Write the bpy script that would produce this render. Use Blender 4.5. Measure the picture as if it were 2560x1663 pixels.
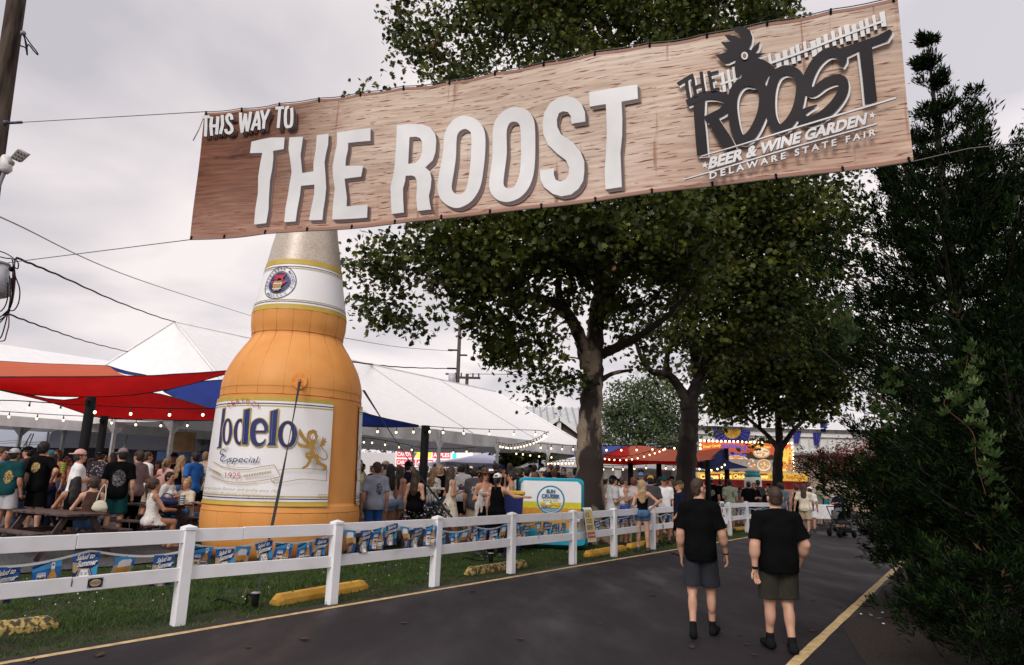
import bpy, bmesh, math, random
import numpy as np
from mathutils import Vector, Matrix
S = bpy.context.scene
COL = S.collection
for _o in list(bpy.data.objects):
    bpy.data.objects.remove(_o)
random.seed(7)
NR = np.random.RandomState(11)
R = math.radians

# ------------------------------------------------------------------ camera
EYE = 1.75                       # a standing photographer
TILT, ROLL, FPX = R(11.94), R(1.52), 1707.0     # 24 mm lens, camera tipped up and rolled a little
IW, IH = 2560.0, 1663.0
cam_d = bpy.data.cameras.new('camera')
cam_d.sensor_width = 36.0
cam_d.lens = 36.0 * FPX / IW
cam_d.clip_start, cam_d.clip_end = 0.05, 3000
cam = bpy.data.objects.new('camera', cam_d)
COL.objects.link(cam)
_f = Vector((0, math.cos(TILT), math.sin(TILT)))
_u = Vector((0, -math.sin(TILT), math.cos(TILT)))
_r = Vector((1, 0, 0))
_ri = _r * math.cos(ROLL) + _u * math.sin(ROLL)
_ui = -_r * math.sin(ROLL) + _u * math.cos(ROLL)
_m = Matrix((_ri, _ui, -_f)).transposed().to_4x4()
_m.translation = Vector((0, 0, EYE))
cam.matrix_world = _m
S.camera = cam

# ------------------------------------------------------------------ light: overcast evening sky
SUN_EL, SUN_AZ = R(38), R(205)          # azimuth measured from +Y towards +X (behind the camera, a bit left)
w = bpy.data.worlds.new('World')
S.world = w
w.use_nodes = True
nt = w.node_tree
nt.nodes.clear()
def N(t, **k):
    n = nt.nodes.new(t)
    for a, b in k.items():
        setattr(n, a, b)
    return n
L = nt.links.new
out = N('ShaderNodeOutputWorld')
sky = N('ShaderNodeTexSky', sky_type='NISHITA')
sky.sun_disc = False
sky.sun_elevation = SUN_EL
sky.sun_rotation = SUN_AZ
bg1 = N('ShaderNodeBackground'); bg1.inputs[1].default_value = 0.05
L(sky.outputs[0], bg1.inputs[0])
tc = N('ShaderNodeTexCoord')
sep = N('ShaderNodeSeparateXYZ'); L(tc.outputs['Generated'], sep.inputs[0])
ad = N('ShaderNodeMath', operation='ADD'); L(sep.outputs[2], ad.inputs[0]); ad.inputs[1].default_value = 0.22
mx = N('ShaderNodeMath', operation='MAXIMUM'); L(ad.outputs[0], mx.inputs[0]); mx.inputs[1].default_value = 0.12
dx = N('ShaderNodeMath', operation='DIVIDE'); L(sep.outputs[0], dx.inputs[0]); L(mx.outputs[0], dx.inputs[1])
dy = N('ShaderNodeMath', operation='DIVIDE'); L(sep.outputs[1], dy.inputs[0]); L(mx.outputs[0], dy.inputs[1])
cmb = N('ShaderNodeCombineXYZ'); L(dx.outputs[0], cmb.inputs[0]); L(dy.outputs[0], cmb.inputs[1])
nz = N('ShaderNodeTexNoise'); nz.inputs['Scale'].default_value = 1.5; nz.inputs['Detail'].default_value = 6
nz.inputs['Roughness'].default_value = 0.45; nz.inputs['Distortion'].default_value = 0.25
L(cmb.outputs[0], nz.inputs['Vector'])
rp = N('ShaderNodeValToRGB')
rp.color_ramp.elements[0].position = 0.36; rp.color_ramp.elements[0].color = (0.42, 0.40, 0.43, 1)
rp.color_ramp.elements[1].position = 0.60; rp.color_ramp.elements[1].color = (0.70, 0.638, 0.63, 1)
L(nz.outputs['Fac'], rp.inputs[0])
bg2 = N('ShaderNodeBackground'); bg2.inputs[1].default_value = 1.03
glow = N('ShaderNodeMapRange'); glow.inputs[1].default_value = -.35; glow.inputs[2].default_value = .6; glow.inputs[3].default_value = .97; glow.inputs[4].default_value = 1.16
L(sep.outputs[0], glow.inputs[0])                   # the cloud is thinner towards the right
gm = N('ShaderNodeVectorMath', operation='SCALE'); L(rp.outputs[0], gm.inputs[0]); L(glow.outputs[0], gm.inputs['Scale'])
L(gm.outputs[0], bg2.inputs[0])
mixs = N('ShaderNodeMixShader'); mixs.inputs[0].default_value = 0.93
L(bg1.outputs[0], mixs.inputs[1]); L(bg2.outputs[0], mixs.inputs[2])
L(mixs.outputs[0], out.inputs[0])

sun_d = bpy.data.lights.new('sun', 'SUN')
sun_d.energy = 1.5
sun_d.angle = R(25)
sun_d.color = (1.0, 0.95, 0.89)
sun = bpy.data.objects.new('sun', sun_d)
COL.objects.link(sun)
_sd = Vector((math.sin(SUN_AZ) * math.cos(SUN_EL), math.cos(SUN_AZ) * math.cos(SUN_EL), math.sin(SUN_EL)))
sun.rotation_euler = _sd.to_track_quat('Z', 'Y').to_euler()
S.view_settings.view_transform = 'Standard'
S.view_settings.look = 'None'
S.view_settings.exposure = 0.55
S.view_settings.gamma = 1.0
S.view_settings.use_curve_mapping = False
S.cycles.max_bounces = 6
S.cycles.transparent_max_bounces = 8

# ------------------------------------------------------------------ surveying helpers
def ray(px, py):
    x = (px - IW / 2) / FPX; y = (py - IH / 2) / FPX
    c, s = math.cos(ROLL), math.sin(ROLL)
    x, y = x * c + y * s, -x * s + y * c
    return np.array([x, math.cos(TILT) + y * math.sin(TILT), math.sin(TILT) - y * math.cos(TILT)])
def at(px, py, Y):
    d = ray(px, py); return d * (Y / d[1]) + np.array([0, 0, EYE])
def atz(px, py, z):
    d = ray(px, py); return d * ((z - EYE) / d[2]) + np.array([0, 0, EYE])
P1 = np.array([-3.747, 8.378])                   # first fence post seen
DF = np.array([0.595, 0.804]); NF = np.array([-0.804, 0.595])   # along the fence, and away from the road
def sst(a, b, x):
    t = np.clip((x - a) / (b - a), 0, 1); return t * t * (3 - 2 * t)
def gz(x, y):
    """height of the ground: the garden lies about 0.3 m above the road"""
    s = (np.asarray(x) - P1[0]) * NF[0] + (np.asarray(y) - P1[1]) * NF[1]
    return 0.30 * sst(3.4, 9.0, s)

# ------------------------------------------------------------------ object helpers
def tag(o, label=None, cat=None, group=None, kind=None):
    if label: o['label'] = label
    if cat: o['category'] = cat
    if group: o['group'] = group
    if kind: o['kind'] = kind
    return o
def empty(name, loc=(0, 0, 0), rz=0, label=None, cat=None, group=None):
    o = bpy.data.objects.new(name, None); COL.objects.link(o)
    o.empty_display_size = 0.2
    o.location = loc; o.rotation_euler = (0, 0, rz)
    return tag(o, label, cat, group)
def link(name, me, parent=None):
    o = bpy.data.objects.new(name, me); COL.objects.link(o)
    if parent is not None: o.parent = parent
    return o
def kids(o): return list(o.children)
def copy_tree(o, parent=None):
    c = o.copy(); COL.objects.link(c); c.parent = parent
    for ch in kids(o): copy_tree(ch, c)
    return c

def srgb(r, g, b):
    f = lambda c: (c / 255) / 12.92 if c <= 10 else (((c / 255) + 0.055) / 1.055) ** 2.4
    return (f(r), f(g), f(b))
MATS = {}
def M(name, col, rough=0.6, var=0.12, scale=14, metal=0.0, bump=0.0, bscale=60, spec=0.4, emit=None, es=0, col2=None, lo=.35, hi=.65, detail=4, trans=0):
    """plain material with a little procedural colour variation and relief"""
    if name in MATS: return MATS[name]
    m = bpy.data.materials.new(name); m.use_nodes = True
    t = m.node_tree; b = t.nodes['Principled BSDF']
    b.inputs['Roughness'].default_value = rough; b.inputs['Metallic'].default_value = metal
    b.inputs['Specular IOR Level'].default_value = spec
    tcn = t.nodes.new('ShaderNodeTexCoord')
    if var > 0 or col2:
        n = t.nodes.new('ShaderNodeTexNoise'); n.inputs['Scale'].default_value = scale; n.inputs['Detail'].default_value = detail
        t.links.new(tcn.outputs['Object'], n.inputs['Vector'])
        r = t.nodes.new('ShaderNodeValToRGB')
        a = [c * (1 - var) for c in col]; d = list(col2) if col2 else [min(1, c * (1 + var)) for c in col]
        r.color_ramp.elements[0].position = lo; r.color_ramp.elements[0].color = (*a, 1)
        r.color_ramp.elements[1].position = hi; r.color_ramp.elements[1].color = (*d, 1)
        t.links.new(n.outputs['Fac'], r.inputs[0]); t.links.new(r.outputs[0], b.inputs['Base Color'])
    else:
        b.inputs['Base Color'].default_value = (*col, 1)
    if bump > 0:
        n2 = t.nodes.new('ShaderNodeTexNoise'); n2.inputs['Scale'].default_value = bscale; n2.inputs['Detail'].default_value = 3
        t.links.new(tcn.outputs['Object'], n2.inputs['Vector'])
        bp_ = t.nodes.new('ShaderNodeBump'); bp_.inputs['Strength'].default_value = bump; bp_.inputs['Distance'].default_value = 0.02
        t.links.new(n2.outputs['Fac'], bp_.inputs['Height']); t.links.new(bp_.outputs[0], b.inputs['Normal'])
    if emit:
        b.inputs['Emission Color'].default_value = (*emit, 1); b.inputs['Emission Strength'].default_value = es
    if trans > 0:
        tr = t.nodes.new('ShaderNodeBsdfTranslucent'); mxn = t.nodes.new('ShaderNodeMixShader'); mxn.inputs[0].default_value = trans
        if var > 0 or col2: t.links.new(r.outputs[0], tr.inputs[0])
        else: tr.inputs[0].default_value = (*col, 1)
        o_ = t.nodes['Material Output']
        t.links.new(b.outputs[0], mxn.inputs[1]); t.links.new(tr.outputs[0], mxn.inputs[2]); t.links.new(mxn.outputs[0], o_.inputs[0])
    MATS[name] = m
    return m

class MB:
    """collects shapes and links them as one mesh object"""
    def __init__(s): s.v = []; s.f = []; s.mi = []; s.sm = []; s.n = 0
    def add(s, vs, fs, m=0, smooth=False):
        b = s.n
        s.v.extend([tuple(map(float, p)) for p in vs]); s.n += len(vs)
        for f in fs:
            s.f.append([b + i for i in f]); s.mi.append(m); s.sm.append(smooth)
    def box(s, c, d, rz=0, m=0, ch=0.0, M3=None):
        hx, hy, hz = d[0] / 2, d[1] / 2, d[2] / 2
        ch = min(ch, hx * .9, hy * .9, hz * .9)
        pts = []; fs = []
        if ch <= 0:
            pts = [(x, y, z) for x in (-hx, hx) for y in (-hy, hy) for z in (-hz, hz)]
            fs = [(0, 1, 3, 2), (4, 6, 7, 5), (0, 4, 5, 1), (2, 3, 7, 6), (0, 2, 6, 4), (1, 5, 7, 3)]
        else:
            idx = {}
            for ix in (0, 1):
                for iy in (0, 1):
                    for iz in (0, 1):
                        for a in range(3):
                            e = [hx, hy, hz]; q = [hx - ch, hy - ch, hz - ch]
                            q[a] = e[a]
                            sg = [(-1, 1)[ix], (-1, 1)[iy], (-1, 1)[iz]]
                            idx[(ix, iy, iz, a)] = len(pts); pts.append(tuple(q[k] * sg[k] for k in range(3)))
            def face(a, v):
                o = [k for k in range(3) if k != a]; r = []
                for p, q in ((0, 0), (1, 0), (1, 1), (0, 1)):
                    k = [0, 0, 0]; k[a] = v; k[o[0]] = p; k[o[1]] = q; r.append(idx[(*k, a)])
                return r
            for a in range(3):
                for v in (0, 1): fs.append(face(a, v))
            for a in range(3):
                o = [k for k in range(3) if k != a]
                for p in (0, 1):
                    for q in (0, 1):
                        k0 = [0, 0, 0]; k0[o[0]] = p; k0[o[1]] = q; k1 = list(k0); k1[a] = 1
                        fs.append([idx[(*k0, o[0])], idx[(*k1, o[0])], idx[(*k1, o[1])], idx[(*k0, o[1])]])
            for ix in (0, 1):
                for iy in (0, 1):
                    for iz in (0, 1): fs.append([idx[(ix, iy, iz, a)] for a in range(3)])
        if M3 is not None: pts = [M3 @ Vector(p) for p in pts]
        elif rz:
            cc, ss = math.cos(rz), math.sin(rz); pts = [(x * cc - y * ss, x * ss + y * cc, z) for x, y, z in pts]
        s.add([(p[0] + c[0], p[1] + c[1], p[2] + c[2]) for p in pts], fs, m)
    def beam(s, a, b, wx, wy, m=0, ch=0.0, up=(0, 0, 1)):
        """box of section wx (sideways) by wy (upwards) from a to b"""
        a = Vector(a); b = Vector(b); d = b - a; l = d.length; d.normalize()
        x = d.cross(Vector(up))
        if x.length < 1e-4: x = Vector((1, 0, 0))
        x.normalize(); z = x.cross(d)
        s.box((a + b) / 2, (wx, l, wy), m=m, ch=ch, M3=Matrix((x, d, z)).transposed())
    def tube(s, path, r, n=8, m=0, caps=True, smooth=True):
        P = [Vector(p) for p in path]; k = len(P)
        rr = [r] * k if np.isscalar(r) else list(r)
        prev = None; base = s.n; vs = []; fs = []
        for i in range(k):
            t = (P[min(i + 1, k - 1)] - P[max(i - 1, 0)])
            if t.length < 1e-9: t = Vector((0, 0, 1))
            t.normalize()
            if prev is None:
                x = t.cross(Vector((0.3, 0.1, 1))); 
                if x.length < 1e-3: x = t.cross(Vector((1, 0, 0)))
            else: x = prev - t * prev.dot(t)
            x.normalize(); prev = x; y = t.cross(x)
            for j in range(n):
                a = 2 * math.pi * j / n; vs.append(P[i] + (x * math.cos(a) + y * math.sin(a)) * rr[i])
        for i in range(k - 1):
            for j in range(n):
                a = i * n + j; b = i * n + (j + 1) % n; fs.append((a, b, b + n, a + n))
        if caps:
            fs.append(tuple(range(n - 1, -1, -1))); fs.append(tuple(range((k - 1) * n, k * n)))
        s.add(vs, fs, m, smooth)
    def lathe(s, prof, n=32, c=(0, 0, 0), m=0, smooth=True, axis=None, mfun=None):
        """prof: (radius, z) pairs; axis(z)->(dx,dy) lets it lean"""
        vs = []; k = len(prof)
        for r, z in prof:
            ax = axis(z) if axis else (0, 0)
            for j in range(n):
                a = 2 * math.pi * j / n; vs.append((c[0] + ax[0] + r * math.cos(a), c[1] + ax[1] + r * math.sin(a), c[2] + z))
        b = s.n
        s.v.extend(vs); s.n += len(vs)
        for i in range(k - 1):
            for j in range(n):
                a = b + i * n + j; d = b + i * n + (j + 1) % n
                s.f.append([a, d, d + n, a + n]); s.mi.append(mfun(i) if mfun else m); s.sm.append(smooth)
        s.f.append([b + j for j in range(n - 1, -1, -1)]); s.mi.append(mfun(0) if mfun else m); s.sm.append(False)
        s.f.append([b + (k - 1) * n + j for j in range(n)]); s.mi.append(mfun(k - 2) if mfun else m); s.sm.append(False)
    def ball(s, c, r, n=10, m=0):
        r = (r, r, r) if np.isscalar(r) else r
        prof = [(max(1e-3, math.sin(math.pi * i / n)), -math.cos(math.pi * i / n)) for i in range(n + 1)]
        vs = []
        for q, z in prof:
            for j in range(n):
                a = 2 * math.pi * j / n; vs.append((c[0] + r[0] * q * math.cos(a), c[1] + r[1] * q * math.sin(a), c[2] + r[2] * z))
        fs = [(i * n + j, i * n + (j + 1) % n, (i + 1) * n + (j + 1) % n, (i + 1) * n + j) for i in range(n) for j in range(n)]
        s.add(vs, fs, m, True)
    def grid(s, rows, m=0, smooth=True):
        k = len(rows[0]); vs = [p for r in rows for p in r]
        s.add(vs, [(i * k + j, i * k + j + 1, (i + 1) * k + j + 1, (i + 1) * k + j) for i in range(len(rows) - 1) for j in range(k - 1)], m, smooth)
    def mesh(s, name, mats):
        me = bpy.data.meshes.new(name); me.from_pydata(s.v, [], s.f)
        for m in (mats if isinstance(mats, (list, tuple)) else [mats]): me.materials.append(m)
        me.polygons.foreach_set('material_index', s.mi); me.polygons.foreach_set('use_smooth', s.sm)
        me.update(); return me
    def build(s, name, mats, parent=None): return link(name, s.mesh(name, mats), parent)

def smoothpath(pts, n=6):
    P = [np.array(p, float) for p in pts]; r = []
    P = [2 * P[0] - P[1]] + P + [2 * P[-1] - P[-2]]
    for i in range(1, len(P) - 2):
        for k in range(n):
            t = k / n
            r.append(0.5 * (2 * P[i] + (P[i + 1] - P[i - 1]) * t + (2 * P[i - 1] - 5 * P[i] + 4 * P[i + 1] - P[i + 2]) * t * t + (-P[i - 1] + 3 * P[i] - 3 * P[i + 1] + P[i + 2]) * t ** 3))
    r.append(P[-2]); return r

# ------------------------------------------------------------------ flat print: filled 2-D shapes laid on a surface
def _curve_mesh(loops):
    cu = bpy.data.curves.new('tmp', 'CURVE'); cu.dimensions = '2D'; cu.fill_mode = 'BOTH'
    for lp in loops:
        sp = cu.splines.new('POLY'); sp.points.add(len(lp) - 1)
        for p, q in zip(sp.points, lp): p.co = (q[0], q[1], 0, 1)
        sp.use_cyclic_u = True
    ob = bpy.data.objects.new('tmp', cu); me = bpy.data.meshes.new_from_object(ob)
    V = [(v.co.x, v.co.y) for v in me.vertices]; F = [tuple(p.vertices) for p in me.polygons]
    bpy.data.objects.remove(ob); bpy.data.curves.remove(cu); bpy.data.meshes.remove(me)
    return V, F
_TX = {}
def text2d(s, bold=0.0, res=3):
    """glyph outlines of the built-in font as a flat mesh, height of a capital = 1"""
    k = (s, bold)
    if k not in _TX:
        cu = bpy.data.curves.new('tmp', 'FONT'); cu.body = s; cu.offset = bold; cu.resolution_u = res; cu.fill_mode = 'FRONT'
        ob = bpy.data.objects.new('tmp', cu); me = bpy.data.meshes.new_from_object(ob)
        V = [(v.co.x / .729, v.co.y / .729) for v in me.vertices]; F = [tuple(p.vertices) for p in me.polygons]
        bpy.data.objects.remove(ob); bpy.data.curves.remove(cu); bpy.data.meshes.remove(me)
        xs = [p[0] for p in V] or [0]
        _TX[k] = (V, F, min(xs), max(xs))
    return _TX[k]
def stroke(pts, wd, n=5, smooth=True, closed=False):
    """outline of a brush stroke; wd: width or list of widths"""
    if closed:
        q = smoothpath([pts[-1]] + list(pts) + [pts[0], pts[1]], n)[n:-n - 1]; A, B = [], []
        for i in range(len(q)):
            t = q[(i + 1) % len(q)] - q[i - 1]; t = t / (np.linalg.norm(t) + 1e-9); nn = np.array([-t[1], t[0]]) * wd / 2
            A.append(tuple(q[i] + nn)); B.append(tuple(q[i] - nn))
        return [A, B]
    w0 = [wd] * len(pts) if np.isscalar(wd) else list(wd)
    if smooth and len(pts) > 2:
        q = smoothpath([(p[0], p[1], w_) for p, w_ in zip(pts, w0)], n)
    else: q = [np.array((p[0], p[1], w_), float) for p, w_ in zip(pts, w0)]
    A, B = [], []
    for i in range(len(q)):
        t = q[min(i + 1, len(q) - 1)][:2] - q[max(i - 1, 0)][:2]; t = t / (np.linalg.norm(t) + 1e-9)
        nn = np.array([-t[1], t[0]]) * q[i][2] / 2
        A.append(tuple(q[i][:2] + nn)); B.append(tuple(q[i][:2] - nn))
    return A + B[::-1]
def ring(c, rx, ry, n=28, a0=0, rot=0):
    r = []
    for i in range(n):
        a = a0 + 2 * math.pi * i / n; x, y = rx * math.cos(a), ry * math.sin(a)
        r.append((c[0] + x * math.cos(rot) - y * math.sin(rot), c[1] + x * math.sin(rot) + y * math.cos(rot)))
    return r
class Print:
    """src(x,y) -> surface metres (u,v);  surf(u,v,lift) -> 3-D point"""
    def __init__(s, surf, src=None, step=(0.25, 0.25), lift=0.003, dl=0.0008):
        s.mb = MB(); s.surf = surf; s.src = src or (lambda x, y: (x, y)); s.step = step; s.lift = lift; s.dl = dl
    def _put(s, V, F, m, src):
        if not F: return
        U = [(src or s.src)(*p) for p in V]
        bm = bmesh.new(); vv = [bm.verts.new((p[0], p[1], 0)) for p in U]
        for f in F:
            try: bm.faces.new([vv[i] for i in f])
            except ValueError: pass
        for ax in (0, 1):
            st = s.step[ax]
            if not st: continue
            lo = min(p[ax] for p in U); hi = max(p[ax] for p in U)
            k = math.floor(lo / st) + 1
            while k * st < hi:
                co = [0, 0, 0]; no = [0, 0, 0]; co[ax] = k * st; no[ax] = 1
                bmesh.ops.bisect_plane(bm, geom=bm.verts[:] + bm.edges[:] + bm.faces[:], plane_co=co, plane_no=no, dist=1e-6)
                k += 1
        bm.verts.index_update()
        s.mb.add([s.surf(v.co.x, v.co.y, s.lift) for v in bm.verts], [[v.index for v in f.verts] for f in bm.faces], m)
        bm.free(); s.lift += s.dl
    def fill(s, loops, m=0, src=None):
        V, F = _curve_mesh(loops if isinstance(loops[0][0], (tuple, list, np.ndarray)) else [loops]); s._put(V, F, m, src)
    def line(s, pts, wd, m=0, smooth=True, src=None, closed=False):
        if closed:
            A, B_ = stroke(pts, wd, closed=True); k = len(A)
            s._put(A + B_, [(i, (i + 1) % k, k + (i + 1) % k, k + i) for i in range(k)], m, src); return
        s.fill(stroke(pts, wd, closed=True) if closed else [stroke(pts, wd, smooth=smooth)], m, src)
    def text(s, st, o, e, h, m=0, bold=0.02, up=None, slant=0.0, src=None, fit=True):
        """text from point o to point e, capital height h (in source units), up = direction of the stems"""
        V, F, x0, x1 = text2d(st, bold)
        o = np.array(o, float); e = np.array(e, float); d = e - o
        if up is None:
            up = np.array([-d[1], d[0]]) / np.linalg.norm(d)
        up = np.array(up, float)
        sc = 1.0 / (x1 - x0)
        Q = [tuple(o + d * ((x - x0) * sc) + up * (y * h) + d / np.linalg.norm(d) * (slant * y * h)) for x, y in V]
        s._put(Q, F, m, src)
    def build(s, name, mats, parent=None): return s.mb.build(name, mats, parent)

def np_mesh(name, V, F, mats, parent=None, mi=None, smooth=False):
    """mesh object from arrays: V (n,3), F (m,k)"""
    me = bpy.data.meshes.new(name); k = F.shape[1]
    me.vertices.add(len(V)); me.vertices.foreach_set('co', np.ascontiguousarray(V, np.float32).ravel())
    me.loops.add(F.size); me.loops.foreach_set('vertex_index', np.ascontiguousarray(F, np.int32).ravel())
    me.polygons.add(len(F)); me.polygons.foreach_set('loop_start', np.arange(0, F.size, k, dtype=np.int32))
    for m in (mats if isinstance(mats, (list, tuple)) else [mats]): me.materials.append(m)
    if mi is not None: me.polygons.foreach_set('material_index', np.asarray(mi, np.int32))
    if smooth: me.polygons.foreach_set('use_smooth', np.ones(len(F), bool))
    me.update(calc_edges=True)
    return link(name, me, parent) if name else me
# ================================================================== ground, road, garden floor
def road_pt(al, s): return P1 + DF * al + NF * s          # metres along the fence / behind it
grass_m = M('grass_soil', (0.020, 0.034, 0.007), .95, .35, 2.2, bump=.4, bscale=25, col2=(0.036, 0.034, 0.014), lo=.4, hi=.62)
xs = np.unique(np.concatenate([np.linspace(-1500, -60, 14), np.linspace(-60, 60, 161), np.linspace(60, 1500, 14)]))
ys = np.unique(np.concatenate([np.linspace(-300, -10, 8), np.linspace(-10, 70, 107), np.linspace(70, 2000, 16)]))
GX, GY = np.meshgrid(xs, ys)
V = np.stack([GX, GY, gz(GX, GY) - 0.012], -1).reshape(-1, 3)
nx_, ny_ = len(xs), len(ys)
I = (np.arange(ny_ - 1)[:, None] * nx_ + np.arange(nx_ - 1)[None]).ravel()
tag(np_mesh('ground', V, np.stack([I, I + 1, I + nx_ + 1, I + nx_], 1), grass_m), kind='structure')

def asphalt():
    m = bpy.data.materials.new('asphalt'); m.use_nodes = True
    t = m.node_tree; b = t.nodes['Principled BSDF']; l = t.links.new
    c = t.nodes.new('ShaderNodeTexCoord')
    n1 = t.nodes.new('ShaderNodeTexNoise'); n1.inputs['Scale'].default_value = 75; n1.inputs['Detail'].default_value = 3
    n2 = t.nodes.new('ShaderNodeTexNoise'); n2.inputs['Scale'].default_value = .55; n2.inputs['Detail'].default_value = 5
    mp = t.nodes.new('ShaderNodeMapping'); mp.inputs['Rotation'].default_value = (0, 0, R(36)); mp.inputs['Scale'].default_value = (2.4, .8, 1)
    l(c.outputs['Object'], n1.inputs['Vector']); l(c.outputs['Object'], mp.inputs[0]); l(mp.outputs[0], n2.inputs['Vector'])
    r = t.nodes.new('ShaderNodeValToRGB')
    r.color_ramp.elements[0].position = .3; r.color_ramp.elements[0].color = (.006, .0048, .0062, 1)
    r.color_ramp.elements[1].position = .72; r.color_ramp.elements[1].color = (.027, .0205, .0250, 1)
    mixn = t.nodes.new('ShaderNodeMix'); mixn.data_type = 'FLOAT'; mixn.inputs[0].default_value = .28
    l(n1.outputs['Fac'], mixn.inputs[2]); l(n2.outputs['Fac'], mixn.inputs[3]); l(mixn.outputs[0], r.inputs[0]); l(r.outputs[0], b.inputs['Base Color'])
    r2 = t.nodes.new('ShaderNodeValToRGB')      # damp patches are smoother
    r2.color_ramp.elements[0].position = .40; r2.color_ramp.elements[0].color = (.78,) * 3 + (1,)
    r2.color_ramp.elements[1].position = .66; r2.color_ramp.elements[1].color = (.44,) * 3 + (1,)
    l(n2.outputs['Fac'], r2.inputs[0]); l(r2.outputs[0], b.inputs['Roughness'])
    bp_ = t.nodes.new('ShaderNodeBump'); bp_.inputs['Strength'].default_value = .5; bp_.inputs['Distance'].default_value = .006
    l(n1.outputs['Fac'], bp_.inputs['Height']); l(bp_.outputs[0], b.inputs['Normal'])
    b.inputs['Specular IOR Level'].default_value = .3
    return m
ASPH = asphalt()
def gp(px, py): return gnd2(px, py)
def gnd2(px, py):
    p = atz(px, py, 0); return np.array([p[0], p[1]])
rl = [gnd2(2000, 1646), gnd2(2105, 1548), gnd2(2189, 1468)]
dR = (rl[2] - rl[0]) / np.linalg.norm(rl[2] - rl[0]); nR = np.array([dR[1], -dR[0]])
bed_edge = [gnd2(2185, 1700), gnd2(2150, 1640), gnd2(2118, 1590), gnd2(2112, 1552)]
left = [road_pt(a, -.27 + .05 * math.sin(a * 1.7) + .03 * math.sin(a * 5.1)) for a in np.linspace(-14, 26, 90)]
right = [rl[0] - dR * 14 + nR * 3, rl[0] - dR * 2.0 + nR * 1.6] + bed_edge + [rl[1] + dR * k + nR * (.12 + .03 * math.sin(k * 3)) for k in np.linspace(.3, 20, 40)]
far = [right[-1] + np.array([10, 2]), np.array([34, 38]), np.array([34, 60]), np.array([2, 60]), np.array([2, 40]), road_pt(26, 2)]
poly = [tuple(p) for p in right] + [tuple(p) for p in far] + [tuple(p) for p in left[::-1]]
Vv, Ff = _curve_mesh([poly]); mb = MB(); mb.add([(p[0], p[1], 0.0) for p in Vv], Ff)
tag(mb.build('road', ASPH), kind='structure')

LINE = M('road_paint', (.50, .35, .155), .75, .2, 9, bump=.3, bscale=90, col2=(.62, .46, .24))
def marking(name, pts, wd):
    mb = MB(); pts = [np.array(p) for p in pts]
    rows = []
    for i, p in enumerate(pts):
        t = pts[min(i + 1, len(pts) - 1)] - pts[max(0, i - 1)]; t = t / np.linalg.norm(t); n = np.array([-t[1], t[0]])
        h = wd / 2 * (1 + .06 * math.sin(i * 1.9) + .05 * math.sin(i * .7))
        rows.append([(*(p + n * h), .004), (*(p - n * h), .004)])
    mb.grid(rows, smooth=False)
    return tag(mb.build(name, LINE), kind='structure')
marking('road_edge_line', [road_pt(a, -.46) for a in np.linspace(-12, 25, 120)], .10)
marking('road_edge_line', [rl[0] + dR * k for k in np.linspace(-8, 15, 80)], .115)

# gravel and pavers of the garden
grv = M('garden_gravel', (.055, .053, .057), .95, .3, 35, bump=.6, bscale=120, col2=(.14, .137, .143))
mb = MB(); rows = []
for a in np.linspace(-16, 45, 84):
    s0 = 4.9 + 3.3 * sst(2.4, 4.6, a); pp = [road_pt(a, s0 + (42 - s0) * t ** 2.2 + .06 * math.sin(a * 3.3) * (t == 0)) for t in np.linspace(0, 1, 30)]; rows.append([(*p, float(gz(*p)) + .012) for p in pp])
mb.grid(rows, smooth=False)
tag(mb.build('garden_path', grv), kind='structure')
# mulch bed under the cedars
mul = M('mulch', (.012, .008, .0065), .95, .4, 30, bump=.9, bscale=45, col2=(.034, .022, .017))
pts_ = [gnd2(2185, 1705) - dR * 4 + nR * .2, gnd2(2185, 1700), gnd2(2150, 1640), gnd2(2118, 1590), gnd2(2112, 1552)] + [rl[1] + dR * k + nR * .13 for k in np.linspace(.3, 18, 30)]
rows = []
for p in pts_:
    rows.append([(*(p + nR * q), .004 + .09 * sst(0, 1.4, q) + (.03 * math.sin(p[0] * 3 + q * 4) if q > .1 else 0)) for q in (0.0, .25, .6, 1.2, 2.2, 4, 7, 12)])
mb = MB(); mb.grid(rows); tag(mb.build('mulch_bed', mul), kind='structure')

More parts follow.
